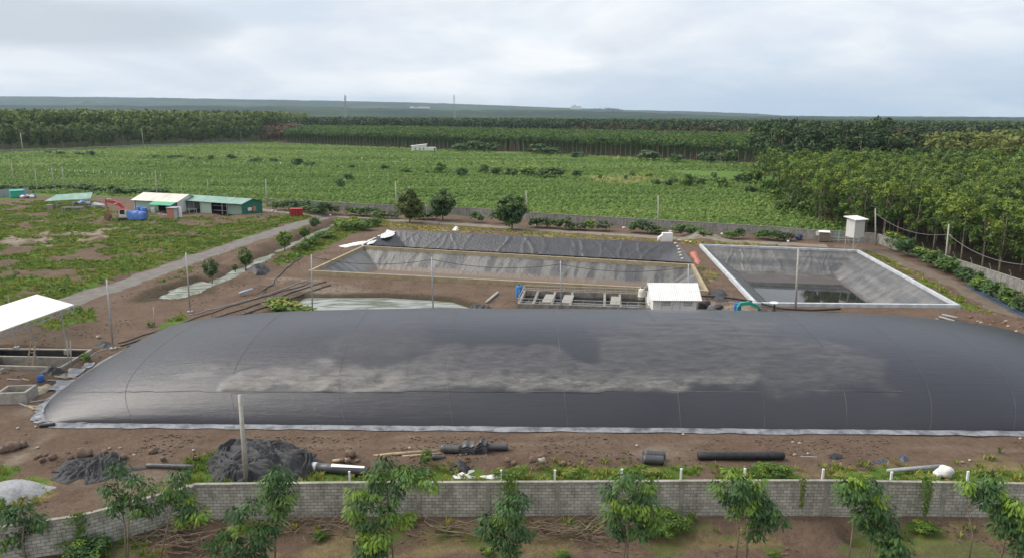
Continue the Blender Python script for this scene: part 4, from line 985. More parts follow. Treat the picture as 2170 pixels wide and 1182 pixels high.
for (px, py, w, h) in [(590, 655, 60, 26), (620, 660, 60, 22), (655, 662, 50, 16), (600, 645, 40, 20)]:
    bush(px, py, w, h, 'tall grass tussock on the near left bank of the murky pool', grassM, 'grass tussock', 'tussocks at the pool bank', 'grass_tussock')
for (px, py, w, h) in [(182, 765, 30, 20), (318, 692, 18, 14)]:
    bush(px, py, w, h, 'small round weed clump on bare soil beside the dome', leafE, 'weed', 'weed clumps by the dome', 'weed_clump')
bush(185, 1178, 110, 46, 'low dark shrub at the foot of the angled wall, lower left', leafC, name='bush')
bush(8, 1105, 46, 60, 'bright green bush at the left edge behind the sapling', leafE)
bush(903, 985, 34, 44, 'upright bright green weed beside the black and white cloth', leafE, 'weed', name='weed_clump')
for (px, py, w, h) in [(1605, 1012, 60, 30), (1640, 1012, 80, 36), (1660, 1015, 50, 34)]:
    bush(px, py, w, h, 'light green leafy weed behind the near wall, right of centre', leafE, 'weed', 'tall weeds behind the wall', 'weed_clump')
for (px, py, w, h) in [(1100, 1010, 50, 26), (1060, 1006, 34, 18), (1200, 1010, 60, 18), (1370, 1008, 60, 20), (1790, 1018, 60, 20), (1830, 1020, 60, 16), (1960, 1020, 60, 16), (470, 1018, 20, 10)]:
    bush(px, py, w, h, 'grassy weed clump on the verge behind the near wall', grassM, 'weed', 'weed clumps on the near verge', 'weed_clump')
for (px, py, w, h) in [(1420, 1125, 90, 50), (1465, 1105, 24, 26), (1395, 1140, 70, 40), (1085, 1125, 40, 40), (680, 1140, 40, 20), (945, 1130, 40, 20), (1030, 1178, 40, 20), (1640, 1180, 30, 20), (1190, 1180, 40, 16), (1960, 1120, 70, 18), (870, 1110, 30, 30)]:
    bush(px, py, w, h, 'small green weed on the brown ground in front of the near wall', leafE, 'weed', 'weeds in front of the near wall', 'weed_clump')
# three round trees in front of the far wall, and the small trees on the ditch bank
def small_tree(px, py, w, h, label, mat, seed, cat='tree', stem=.18, name='garden_tree', nl=120):
    p = G(px, py); s = depth(p) / F; W, Hh = w * s, h * s
    V, T, cs = crown(seed, 44, W * .40, Hh * (1 - stem) * .46, Hh * (stem + (1 - stem) * .5), W * .17, nl, W * .050, .25, lowcut=-.95)
    o = thing(name, label, cat, p)
    trunk_mb(Hh, .05 + W * .015, cs, seed=seed, nlimb=9, fork=.2).build('trunk', bark, o, smooth=True)
    link('crown', quads_mesh('crown', V, T, mat), o); return o
small_tree(868, 472, 58, 70, 'yellowish feathery tree by the far wall, left of two darker ones', leafD, 1, stem=.06)
small_tree(938, 467, 54, 64, 'grey-green rounded tree by the far wall, between a yellowish and a dark tree', leafG, 2, stem=.1)
small_tree(1085, 486, 72, 72, 'broad dark green tree behind the clean black pond', leafG, 3, stem=.14)
for i, (px, py, w, h, lb) in enumerate([(645, 508, 28, 28, 'small tree on the ditch bank right of the bend in the road'), (668, 488, 26, 28, 'small dark tree on the ditch bank farthest from the dome'), (604, 532, 40, 42, 'yellow-green small tree with twin crowns on the ditch bank'),
        (521, 572, 40, 48, 'bright green small tree beside the black plastic heap at the ditch'), (450, 600, 40, 54, 'small tree on the ditch bank closest to the wide puddle'), (498, 577, 16, 18, 'tiny bush-like tree between two larger trees at the ditch')]):
    small_tree(px, py, w, h, lb, leafE if i not in (1, 4) else leafG, 20 + i, stem=.22, name='young_tree', nl=30)

# grass blades wherever the ground sheet is grassy
def blade_t(seed, n, r_, h_):
    r = np.random.default_rng(seed); a_ = r.uniform(0, 6.28, n); q = r.uniform(0, r_, n)
    base_ = np.stack([np.cos(a_) * q, np.sin(a_) * q, np.zeros(n)], 1); b2 = r.uniform(0, 6.28, n); ln = r.uniform(.5, 1, n) * h_
    tip = base_ + np.stack([np.cos(b2) * ln * .6, np.sin(b2) * ln * .6, ln], 1); w = np.stack([-np.sin(b2), np.cos(b2), 0 * b2], 1) * (.035 + .03 * r.random(n))[:, None]
    mid = base_ * .45 + tip * .55 + np.array([0, 0, .08])
    return np.stack([base_, mid - w, tip, mid + w], 1), np.clip(r.uniform(.2, .75) + r.normal(size=n) * .12, 0, 1)
def blades(name, xs, ys, tm, tmpl, s0, s1, seed):
    return merge_trees(name, xs, ys, hz(xs, ys) - .03, tmpl, s0, s1, grassM, seed, .08, tm)
bt = [blade_t(800 + i, 12, .35, .42) for i in range(8)]
def lookup(F_, xs, ys):
    ix = np.clip(np.searchsorted(gx, xs), 0, nxn - 1); iy = np.clip(np.searchsorted(gy, ys), 0, nyn - 1); return F_.reshape(nxn, nyn)[ix, iy]
r_ = np.random.default_rng(5)
n_ = 170000
xs = r_.uniform(-130, 80, n_); ys = r_.uniform(33, 200, n_)
g_ = lookup(Gr, xs, ys); s_ = lookup(St, xs, ys)
k = (r_.random(n_) < np.maximum(g_, s_ * .6) * .85) & (np.abs(xs) < ys * .72 + 6) & (pdist(roadL, xs, ys) > 2.4) & (pdist(roadK, xs, ys) > 1.7) & (pdist(pathR, xs, ys) > 1.4)
k &= (sdf(pondA, xs, ys) > .5) & (sdf(pondB, xs, ys) > .8) & (sdf(pondC, xs, ys) > 1.2) & (sdf(pit, xs, ys) > .6) & (np.maximum(np.abs(xs - cx) - hx, np.abs(ys - cy) - hy) > 1.6) & (hz(xs, ys) > -.3)
k &= np.abs(sdf(np.array([(-30.5, 34.4), (-18.3, 40.3), (31.5, 40.3), (31.5, 20), (-30.5, 20)]), xs, ys)) > .5
xs, ys = xs[k], ys[k]; s_ = s_[k]
print('grass', len(xs))
blades('grass', xs, ys, s_ * .5 + (fbm(xs, ys, 4, 3) - .5) * .8, bt, .55, 1.15, 31)
mt = [clump_t(640 + i, 26, .55, .42, .16) for i in range(6)]
n_ = 14000; xs = r_.uniform(-128, -30, n_); ys = r_.uniform(84, 185, n_); g_ = lookup(Gr, xs, ys)
k = (r_.random(n_) < g_ * sm(.46, .58, fbm(xs, ys, 4.5, 3)) * .75) & (pdist(roadL, xs, ys) > 2.7) & (pdist(roadK, xs, ys) > 2.0) & (hz(xs, ys) > -.3) & (sdf(pondA, xs, ys) > 2)
xs, ys = xs[k], ys[k]
merge_trees('weed_cover', xs, ys, hz(xs, ys) - .05, mt, .5, 1.15, leafE, 33, .1, (fbm(xs, ys, 6, 2) - .5) * .6); print('weeds', len(xs))

def clod_t(seed):
    r = np.random.default_rng(seed); c = np.array([(a_, b_, e_) for a_ in (-1, 1) for b_ in (-1, 1) for e_ in (-1, 1)]) * .5 * r.uniform(.6, 1.1, (8, 3))
    return c[np.array([(0, 2, 3, 1), (4, 5, 7, 6), (0, 1, 5, 4), (2, 6, 7, 3), (1, 3, 7, 5)])], np.full(5, r.uniform(.1, .9))
n_ = 17000; xs = np.concatenate([r_.uniform(-50, 60, n_), r_.uniform(-45, 45, n_ // 2)]); ys = np.concatenate([r_.uniform(33, 130, n_), r_.uniform(33, 52, n_ // 2)])
k = (np.abs(xs) < ys * .72 + 3) & (lookup(Gr, xs, ys) < .4) & (fbm(xs, ys, 5, 4) > .47) & (pdist(pathR, xs, ys) > 1.5) & (hz(xs, ys) > -.75) & (np.maximum(np.abs(xs - cx) - hx, np.abs(ys - cy) - hy) > 1.6)
for P in (pondA, pondB, pondC, pool, pit): k &= sdf(P, xs, ys) > 1.2
k &= pdist(wallN, xs, ys) > .4
xs, ys = xs[k], ys[k]; print('clods', len(xs))
clod_m = M('soil_clod', (0.100, 0.068, 0.050), (0.165, 0.120, 0.09), .8, .95)
merge_trees('soil_clods', xs, ys, hz(xs, ys), [clod_t(950 + i) for i in range(10)], .05, .17, clod_m, 41)

# saplings in front of the near wall: one whorl of drooping leaves per branch end
def whorl(r, c, rad, young):
    n = 150; ph = r.uniform(0, 6.28, n); el = r.uniform(-.35, 1.0, n)
    rd = np.stack([np.cos(ph), np.sin(ph), np.zeros(n)], 1)
    root_ = c + rd * (rad * r.uniform(.1, .75, n))[:, None] * np.array([1, 1, 1]) + np.array([0, 0, 1.0]) * (rad * (.15 + .45 * np.clip(el, 0, 1) - .25 * (el < 0)))[:, None]
    ax_ = unit(rd * (.55 + .35 * el)[:, None] + np.array([0, 0, -1.0]) * r.uniform(.35, .95, n)[:, None]); ln = rad * r.uniform(.22, .42, n)
    nr = unit(rd * .7 + np.array([0, 0, .75]) + r.normal(size=(n, 3)) * .25)
    q = diamonds(root_ + ax_ * (ln * .6)[:, None], nr, ln * .62, ln * r.uniform(.20, .28, n), r, ax_)
    t_ = np.clip((r.uniform(.58, .84) if young else r.uniform(.08, .55)) + r.normal(size=n) * .07, 0, 1)
    return q, t_
def sapling(stems, cl, label, seed, rad=27.0):
    r = np.random.default_rng(seed); b0 = A(stems[0][0], stems[0][1], -.15); Y0 = b0[1]
    o = thing('rubber_sapling', label, 'sapling', b0)
    Vs, Ts, mb = [], [], MB(); cw = []
    for c_ in cl:
        y_ = 'y' if len(c_) > 2 else ''
        P_ = np.array(B(c_[0], c_[1] + 2, Y0 + r.uniform(-.45, .45))) - np.array(b0); cw.append(P_)
        s = depth(np.array(b0)) / F
        q, t_ = whorl(r, P_, rad * s * r.uniform(.92, 1.2), bool(y_)); Vs.append(q); Ts.append(t_)
    cw = np.array(cw); order = np.argsort(cw[:, 2])
    for j, st in enumerate(stems):
        g = np.array(A(st[0], st[1], -.15)) - np.array(b0); g[1] = 0
        mine = cw[np.argsort(np.abs(cw[:, 0] - g[0]))] if len(stems) > 1 else cw
        tp = cw[order[-1 - j]]
        pts = [g, g * .6 + tp * .4 + np.array([(cw[:, 0].mean() - tp[0]) * .25, 0, 0]), g * .25 + tp * .75, tp]
        mb.tube(pts, [.05, .04, .028, .012], 6)
        for c_ in (cw if j == 0 else cw[:0]):
            zt = max(c_[2] - .75, .3); w = np.clip((zt) / tp[2], 0, 1)
            p0 = np.array([np.interp(w, [0, .4, .75, 1], [p[k] for p in pts]) for k in range(3)])
            mb.tube([p0, (p0 + c_) / 2 + np.array([0, 0, -.08]), c_], [.022, .016, .008], 5)
    mb.build('trunk', bark, o, smooth=True)
    link('crown', quads_mesh('crown', np.concatenate(Vs), np.concatenate(Ts), leafC), o)
Yv = 'y'
SAP = [
 ([(58, 1192)], [(49, 1078), (27, 1100), (68, 1102), (54, 1127), (16, 1127), (84, 1111), (35, 1140), (6, 1150, Yv), (12, 1085)], 'dark leafy sapling in front of the angled wall, farthest left'),
 ([(266, 1195), (270, 1196)], [(248, 996), (281, 1018), (232, 1040), (251, 1062), (283, 1059), (316, 1034), (294, 1083), (322, 1078), (240, 1080)], 'tall forked sapling with dark open crown, left of the wall bend'),
 ([(338, 1192)], [(379, 1010), (360, 1035), (395, 1062, Yv), (381, 1046), (395, 1078), (422, 1092, Yv), (390, 1102, Yv), (352, 1055)], 'slim sapling with yellow-green tips right at the bend of the wall'),
 ([(540, 1210)], [(500, 1089), (533, 1075), (516, 1116, Yv), (475, 1132), (549, 1127), (451, 1154), (494, 1154), (527, 1160), (571, 1121), (555, 1150), (470, 1175), (505, 1178), (540, 1182)], 'low wide bushy sapling below the large heap of grey fabric'),
 ([(583, 1195)], [(587, 1004), (571, 1023), (606, 1018), (565, 1045), (587, 1045), (608, 1056), (582, 1066), (590, 1085)], 'dark sapling with tight crown just right of the near concrete pole'),
 ([(834, 1198)], [(816, 983), (843, 1000), (797, 1012), (865, 1008), (888, 1002), (912, 1023, Yv), (878, 1022, Yv), (838, 1030), (753, 1048, Yv), (794, 1053, Yv), (753, 1083, Yv), (772, 1067), (838, 1055), (827, 1094, Yv), (860, 1100, Yv), (767, 1111), (800, 1111), (815, 1080), (800, 1030)], 'largest sapling with a leaning crown and many yellow-green tips, centre left'),
 ([(776, 1210)], [(772, 1136, Yv), (789, 1154, Yv), (813, 1143, Yv), (767, 1165), (805, 1168), (785, 1180)], 'short sapling with bright tips below the largest sapling'),
 ([(1078, 1205)], [(1090, 1056), (1071, 1067), (1106, 1062), (1062, 1100, Yv), (1092, 1092), (1038, 1105), (1032, 1127), (1060, 1127), (1092, 1121), (1112, 1132), (1081, 1157), (1065, 1150), (1078, 1080), (1080, 1176)], 'narrow drooping sapling in front of the vine-covered part of the wall'),
 ([(1320, 1205), (1329, 1206)], [(1337, 1012), (1318, 1026), (1370, 1032, Yv), (1291, 1043), (1302, 1062, Yv), (1348, 1046), (1367, 1058), (1332, 1073, Yv), (1359, 1078, Yv), (1383, 1078, Yv), (1299, 1089), (1340, 1089), (1304, 1113), (1364, 1105), (1392, 1110, Yv), (1337, 1124, Yv), (1359, 1127), (1310, 1128)], 'full-crowned sapling below the pair of short liner rolls'),
 ([(1559, 1198), (1582, 1198)], [(1552, 1007, Yv), (1601, 1023, Yv), (1522, 1034, Yv), (1536, 1051), (1569, 1023), (1591, 1040), (1563, 1055), (1610, 1051), (1585, 1070, Yv), (1618, 1066), (1558, 1081), (1604, 1089), (1629, 1080), (1599, 1111), (1623, 1105), (1650, 1105), (1599, 1130), (1570, 1040)], 'two-stemmed sapling with a broad crown below the long liner roll'),
 ([(1797, 1198)], [(1790, 1034), (1793, 1052), (1823, 1045), (1847, 1034), (1858, 1053, Yv), (1838, 1064), (1817, 1023, Yv), (1810, 1050)], 'tall thin-stemmed sapling with flat grey-green crown, right of the wall centre'),
 ([(1838, 1200)], [(1820, 1094), (1855, 1080), (1861, 1100), (1836, 1113), (1882, 1105), (1855, 1132), (1885, 1121), (1872, 1085)], 'sapling with mid-height crown over the dark hole in the bank'),
 ([(1903, 1215)], [(1888, 1150), (1907, 1148), (1893, 1170), (1910, 1172), (1880, 1168)], 'short sapling nearest the bottom edge, right of the dark hole'),
 ([(2052, 1198)], [(2049, 1029, Yv), (2100, 1018), (2068, 1042), (2095, 1045), (2081, 1060), (2117, 1048, Yv), (2086, 1030)], 'tall spindly sapling with small high crown near the right end of the wall'),
 ([(2116, 1205)], [(2106, 1081), (2133, 1071, Yv), (2152, 1072, Yv), (2120, 1096), (2147, 1100), (2117, 1121), (2140, 1121), (2130, 1085)], 'leafy sapling in front of the wall next to the right edge'),
 ([(2166, 1212)], [(2166, 1105, Yv), (2163, 1135), (2172, 1155), (2160, 1165)], 'half-hidden sapling cut by the right edge of the picture')]
for i, (st, cl, lb) in enumerate(SAP): sapling(st, cl, lb, 900 + i)

# ------------------------------------------------------------------ poles, wires and walls
def pole(px, py, tx, ty, r0, r1, label, name='light_pole', mat=galv, group=None, foot=True, n=10, zb=None):
    p = G(px, py) if zb is None else A(px, py, zb); q = B(tx, ty, p[1]); d = q - p
    o = thing(name, label, 'pole', p, 0, group)
    MB().tube([(0, 0, -.15), d * .5, d], [r0, (r0 + r1) / 2, r1], n).build('shaft', mat, o, smooth=True)
    if foot: MB().box((0, 0, .08), (r0 * 7, r0 * 7, .22), .2).build('footing', concrete, o)
    return o
for b_, t_, lb in (((240, 740), (226, 592), 'slender grey site pole standing at the left shoulder of the dome'), ((403, 662), (394, 535), 'slender grey site pole in front of the ditch puddle, on a concrete foot'),
        ((662, 662), (660, 540), 'slender grey site pole at the left end of the murky pool'), ((918, 664), (915, 545), 'slender grey site pole at the right part of the murky pool'),
        ((1190, 664), (1188, 553), 'slender grey site pole standing in the railed tank'), ((1458, 664), (1459, 560), 'slender grey site pole in front of the white pump house')):
    pole(*b_, *t_, .085, .065, lb)
pole(1686, 652, 1692, 528, .15, .11, 'stout pale pole at the near rim of the dark-water pond', 'light_pole', pole_mat, foot=False)
pole(523, 1021, 508, 836, .20, .13, 'thick square concrete pole behind the near wall, closest to the viewer', 'concrete_pole', pole_mat, None, False, 4)
pole(328, 690, 325, 650, .05, .05, 'short grey stake in the soil between the two left site poles', 'stake', pole_mat, foot=False)
for b_, t_, lb in (((28, 388), (24, 346), 'pale concrete pole in the left hedge, leftmost of four'), ((78, 406), (74, 358), 'pale concrete pole in the left hedge, second from the left'), ((116, 402), (109, 356), 'pale concrete pole in the left hedge, third from the left'),
        ((137, 402), (131, 353), 'pale concrete pole in the left hedge, rightmost of four'), ((333, 418), (329, 361), 'pale concrete pole behind the white-roofed shed'), ((566, 438), (563, 380), 'pale concrete pole beside the end of the far wall, right of the green shed'),
        ((841, 449), (838, 385), 'pale concrete pole behind the yellowish round tree'), ((1117, 446), (1115, 404), 'pale concrete pole right behind the broad dark tree'), ((1395, 489), (1395, 415), 'pale concrete pole by the far wall, behind the white box'),
        ((49, 323), (43, 282), 'distant concrete pole before the left wood, leftmost of three'), ((304, 310), (300, 274), 'distant concrete pole before the left wood, middle of three'), ((511, 303), (510, 270), 'distant concrete pole before the left wood, rightmost of three')):
    far = b_[1] < 330
    pole(*b_, *t_, .17 if not far else .3, .12 if not far else .22, lb, 'concrete_pole', pole_mat, None, False, 6, zb=0.0)
for b_, t_, lb in (((386, 415), (384, 391), 'thin white post sticking up behind the green shed, left one'), ((441, 416), (440, 381), 'thin white post sticking up behind the green shed, right one')):
    pole(*b_, *t_, .07, .07, lb, 'marker_post', pole_mat, None, False, 5, zb=0.0)
for i, px in enumerate([103, 118, 133, 146, 158, 170, 183, 198, 210, 222, 236, 248, 260, 273, 286, 300, 322, 340]):
    py = 363 + (px - 100) * .045
    pole(px, py, px, py - 5, .09, .09, 'small white peg in the line of pegs crossing the left field', 'marker_post', white, 'white pegs across the field', False, 5, zb=0.35)
for px, py, lb in ((767, 339, 'white marker peg alone in the field, left of the other lone peg'), (852, 343, 'white marker peg alone in the field below the small white house'), (595, 350, 'white marker peg beside the shrubs in the middle of the field')):
    pole(px, py, px, py - 6, .14, .14, lb, 'marker_post', white, None, False, 5, zb=0.4)
e1 = pole(1856, 520, 1855, 442, .15, .10, 'leaning power pole carrying the wire beside the elevated tank', 'power_pole', pole_mat, None, False, 8)
MB().tube([(0, 0, 6.6), (-.9, 0, 7.0), (-1.8, 0, 7.2)], .03, 6).build('lamp_arm', galv, e1)
e2 = pole(2002, 572, 2011, 476, .15, .10, 'power pole beside the right-hand wall, closer one of the two with wire', 'power_pole', pole_mat, None, False, 8)
MB().box((.08, -.12, 5.4), (.28, .08, .3)).build('bracket', pole_mat, e2)
def wire(pts, sag, r, mat, name, label, cat='wire'):
    P_ = []
    for a_, b_ in zip(pts[:-1], pts[1:]):
        for s in np.linspace(0, 1, 16): P_.append(np.array(a_) * (1 - s) + np.array(b_) * s - np.array([0, 0, 4 * sag * s * (1 - s)]))
    return tag(MB().tube(P_, r, 5).build(name, mat), label, cat)
y1, y2 = G(1856, 520)[1], G(2002, 572)[1]
wire([B(1856, 453, y1), B(2010, 497, y2), B(2210, 562, 84)], 1.3, .035, M('wire_grey', (.2, .2, .19)), 'power_wire', 'grey sagging power wire between the poles along the right wall')
yb = G(918, 664)[1]
hz_w = [B(661, 545, G(662, 662)[1]), B(915, 550, yb), B(1188, 560, yb), B(1459, 566, yb)]
wire(hz_w, .7, .03, dark_pl, 'sagging_cable', 'dark thin cable sagging between the site poles over the ponds', 'cable')

def block_wall(name, label, P, hgt, th, mat, step, z0=-.3, posts=None, group=None, coping=True, lean=0.0, plain_post=None):
    o = thing(name, label, 'wall', (P[0][0], P[0][1], 0))
    org = np.array([P[0][0], P[0][1]])
    for (a_, b_) in zip(P[:-1], P[1:]):
        a_ = np.array(a_[:2]); b_ = np.array(b_[:2]); d = b_ - a_; l = np.linalg.norm(d); an = math.atan2(d[1], d[0])
        loc = (*(a_ - org), 0)
        MB().box((l / 2, 0, (hgt + z0) / 2), (l - .02, th, hgt - z0)).build('block_panel', mat, o, loc, an)
        if coping: MB().box((l / 2, 0, hgt + .04), (l - .01, th + .1, .085)).build('coping', pillar_mat, o, loc, an)
        n = max(1, round(l / step))
        for i in range(n + 1):
            if i == n and b_ is not P[-1]: pass
            MB().box((l * i / n, 0, (hgt - .005 + z0 - .05) / 2), (.24, th + .12, hgt - .005 - z0 + .05)).build('pillar', pillar_mat, o, loc, an)
    return o
nw1 = [A(418, 1098), A(742, 1094), A(1180, 1092), A(1570, 1089), A(1745, 1089), A(2240, 1097), Vector((62, 40.2, 0))]
block_wall('block_wall', 'long grey concrete block wall with pillars across the foreground', nw1, 2.12, .14, block_mat, 3.7, -.75)
nw2 = [A(-30, 1196), A(180, 1163), A(396, 1101)]
block_wall('block_wall', 'angled stretch of grey block wall at the lower left, running to the corner', nw2, 1.95, .14, block_mat, 4.2, -.75)
MB().box((0, 0, .85), (.5, .34, 2.5)).build('block_pillar', pillar_mat, None, (*A(407, 1099)[:2], 0))
tag(bpy.data.objects['block_pillar'], 'broad concrete corner pillar where the two near walls meet', 'pillar')
for px, top, b_ in ((740, 999, 1020), (905, 996, 1018), (1062, 996, 1018), (1176, 996, 1018), (1318, 994, 1017), (1444, 993, 1016), (1579, 993, 1016), (1745, 994, 1016), (1890, 1000, 1019), (2052, 999, 1020)):
    p = A(px, b_, 0); p[1] -= .25; p = Vector((p[0], 41.2, 0)); q = B(px, top, 41.2)
    o = MB().box((0, 0, q[2] / 2), (.11, .11, q[2])).box((0, 0, q[2] + .012), (.12, .12, .03)).build('white_post', white, None, (B(px, top, 41.2)[0], 41.2, 0))
    tag(o, 'short white post standing just behind the near block wall', 'post', 'white posts behind the near wall')
bw = [A(*p) for p in ((567, 437), (811, 450), (1000, 457), (1126, 468), (1454, 488), (1640, 500), (1738, 509))]
block_wall('block_wall', 'far grey block wall between the field and the ponds', bw, 1.75, .15, block_far, 4.0, -.3)
block_wall('block_wall', 'short grey block wall beyond the elevated tank, behind the power pole', [A(1738, 509), A(1853, 517)], 1.9, .15, block_far, 4.0, -.3)
rw = [A(1858, 519), A(2001, 574), A(2082, 600), A(2240, 655)]
rw = [Vector((67.6, 138, 0)), Vector((67.9, 112, 0)), Vector((68.2, 84, 0))]
wr_ = block_wall('block_wall', 'grey block wall along the plantation on the right, with barbed-wire brackets', rw, 1.75, .15, block_far, 4.4, -.3)
mb = MB()
for yy in np.arange(136, 85, -4.4):
    x_ = 67.6 + (138 - yy) * .0115 - rw[0][0]
    mb = MB().tube([(x_, yy - 138, 1.6), (x_ - .02, yy - 138, 2.25), (x_ - .3, yy - 138, 2.7)], .06, 5); mb.build('wire_bracket', pillar_mat, wr_)
wl = [A(-60, 327), A(170, 320), A(300, 312), A(530, 305)]
block_wall('block_wall', 'low distant wall between the crop field and the left wood', [(p[0], p[1]) for p in wl], 1.6, .2, block_far, 60, -.4)

# ------------------------------------------------------------------ sheds and huts
def frame_dir(P0, P1):
    d = np.array(P1)[:2] - np.array(P0)[:2]; return math.atan2(d[1], d[0]), float(np.linalg.norm(d))
def shed(name, label, P0, P1, dep, he, hr, wallm, roofm, over=.35, gapx=()):
    """front wall from P0 to P1; ridge parallel to it; depth away from the viewer"""
    an, l = frame_dir(P0, P1); o = thing(name, label, 'shed', (P0[0], P0[1], 0), an)
    mb = MB()
    for (x0, x1) in gapx: mb.box(((x0 + x1) / 2, .05, he / 2 - .05), (x1 - x0, .1, he + .1))
    mb.box((l / 2, dep, he / 2 - .1), (l, .1, he + .2))
    for x_ in (0.05, l - .05): mb.add([(x_ - .04, .1, -.2), (x_ - .04, dep - .05, -.2), (x_ - .04, dep - .05, he), (x_ - .04, dep / 2, hr), (x_ - .04, .1, he)] + [(x_ + .04, .1, -.2), (x_ + .04, dep - .05, -.2), (x_ + .04, dep - .05, he), (x_ + .04, dep / 2, hr), (x_ + .04, .1, he)],
               [(0, 1, 2, 3, 4), (9, 8, 7, 6, 5), (0, 5, 6, 1), (1, 6, 7, 2), (2, 7, 8, 3), (3, 8, 9, 4), (4, 9, 5, 0)])
    mb.build('wall', wallm, o)
    k = over; sl = (hr - he) / (dep / 2)
    MB().slab([(-k, -k, he - sl * k + .06), (l + k, -k, he - sl * k + .06), (l + k, dep / 2, hr + .06), (-k, dep / 2, hr + .06)], .05).slab([(-k, dep / 2 + .01, hr + .06), (l + k, dep / 2 + .01, hr + .06), (l + k, dep + k, he - sl * k + .06), (-k, dep + k, he - sl * k + .06)], .05).build('roof', roofm, o)
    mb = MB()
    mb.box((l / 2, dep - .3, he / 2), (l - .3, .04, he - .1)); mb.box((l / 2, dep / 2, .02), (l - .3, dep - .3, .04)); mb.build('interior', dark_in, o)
    return o, l
o, l = shed('green_shed', 'long green metal worker shed with open bays and pale green roof', A(371, 447), A(513, 458), 6.6, 2.75, 3.6, green_sheet, green_roof, .4, [(0, 4.2)])
MB().box((l * .475, .03, 1.25), (l * .17, .06, 2.6)).build('pale_panel', pale_green, o)
MB().box((l * .87, .9, 1.15), (l * .22, .06, 2.3)).build('pale_panel', pale_green, o)
for x_ in (.30, .40, .56, .72, .79): MB().box((l * x_, .0, 1.3), (.12, .12, 2.7)).build('post', galv, o)
MB().box((l * .66, .4, 1.9), (l * .25, .05, .08)).box((l * .66, .5, .8), (l * .2, .5, .06)).build('rail', galv, o)
MB().box((l + .12, 2.4, 1.3), (.14, 1.1, .75)).build('air_conditioner', white, o)
MB().box((l + .08, 3.9, 1.25), (.08, 1.1, 1.2)).build('orange_board', M('orange_board', (.45, .22, .12)), o)
o, l = shed('white_shed', 'cream-roofed shed with white gable wall, left of the green shed', A(285, 447), A(377, 452), 7.5, 2.7, 4.0, white, cream_roof, .45)
MB().box((l * .30, .12, 1.25), (l * .52, .12, 2.6)).build('front_wall', pale_green, o)
MB().box((l * .86, .02, 1.1), (l * .24, .12, 2.3)).build('front_wall', grey_sheet, o)
MB().slab([(l * .5, -2.2, 2.0), (l * 1.0, -2.2, 2.0), (l * 1.02, .0, 2.75), (l * .5, .0, 2.75)], .05).build('lean_to_roof', M('green_awning', (.08, .34, .20), (.12, .40, .26)), o)
for x_ in (.52, .98): MB().box((l * x_, -2.1, 1.0), (.1, .1, 2.05)).build('post', galv, o)
p0, p1 = A(118, 445), A(190, 441)
o = thing('open_canopy', 'low open canopy with pale green roof over stored material, far left', 'canopy', (p0[0], p0[1], 0), frame_dir(p0, p1)[0]); l = frame_dir(p0, p1)[1]
MB().slab([(-2.2, -1.2, 2.3), (l + .3, -1.6, 2.45), (l + 1.5, 5.5, 3.3), (.8, 5.5, 3.1)], .06).build('roof', green_roof, o)
for x_, y_ in ((.2, -.8), (l - .2, -.8), (l / 2, -.8), (1.0, 5.2), (l + .9, 5.2)): MB().box((x_, y_, 1.3), (.1, .1, 2.6 + (.4 if y_ > 0 else -.35))).build('post', galv, o)
tag(MB().grid([[(i * .55 - 1.6, j * .5 - 1, .5 + .25 * math.sin(i * 1.7 + j) + .5 * math.exp(-((i - 3) ** 2 + (j - 2) ** 2) / 5)) for j in range(6)] for i in range(8)]).build('blue_cover', blue_tarp, None, A(172, 434), .2, True), 'bright blue sheet under the low green-roofed canopy', 'tarpaulin')
mbx = MB()
for i in range(14): mbx.box((random.uniform(-2.5, 2.5), random.uniform(-1, 1), random.uniform(.2, 1.0)), (random.uniform(.8, 2.4), random.uniform(.1, .5), random.uniform(.08, .3)), random.uniform(-.5, .5))
tag(mbx.build('scrap_heap', M('scrap', (.25, .22, .19), (.14, .12, .10), 4), None, A(158, 447), 0), 'heap of mixed timber and metal scrap under the low canopy', 'scrap heap')
fr = thing('steel_frame', 'bare pale steel table frame standing left of the excavator', 'frame', A(155, 452), .1)
for x_ in (-2.2, 2.2):
    for y_ in (-.5, .5): MB().bar((x_, y_, 0), (x_ * .93, y_, 1.35), .09).build('leg', galv, fr)
MB().bar((-2.4, -.5, 1.4), (2.4, -.5, 1.4), .1).bar((-2.4, .5, 1.4), (2.4, .5, 1.4), .1).build('top_rail', galv, fr)
tag(MB().rock((0, 0, .7), (3.2, 2.4, 1.6), 4).build('covered_heap', M('pale_cover', (.5, .5, .48), (.25, .25, .24), 1.2), None, A(207, 442)), 'heap under pale and dark plastic sheet beside the excavator boom', 'covered heap')
tag(MB().box((0, 0, .6), (1.5, 1.3, 1.1)).box((0, 0, 1.2), (1.6, 1.4, .08)).box((0, -.68, .6), (.9, .05, .7)).build('water_box', concrete, None, A(108, 445), .2), 'small grey concrete box left of the low canopy', 'box')
fn = thing('sheet_fence', 'grey corrugated sheet fence at the far left edge', 'fence', A(-30, 420), 0)
an, l = frame_dir(A(-30, 420), A(62, 414)); fn.rotation_euler = (0, 0, an)
for i in range(9): MB().box((l * (i + .5) / 9, .03 * (i % 2), 1.0), (l / 9 + .01, .05, 2.1 + .06 * (i % 3))).build('sheet', grey_sheet, fn)
tk = thing('green_tank', 'turquoise green sheet box in front of the grey sheet fence', 'tank', A(37, 419), an)
MB().box((0, 0, 1.0), (3.4, 1.6, 1.8)).build('body', teal, tk); MB().slab([(-1.8, -.9, 1.95), (1.8, -.9, 1.95), (1.6, .9, 2.15), (-1.6, .9, 2.15)], .08).build('cover', M('turquoise', (.10, .48, .36)), tk)
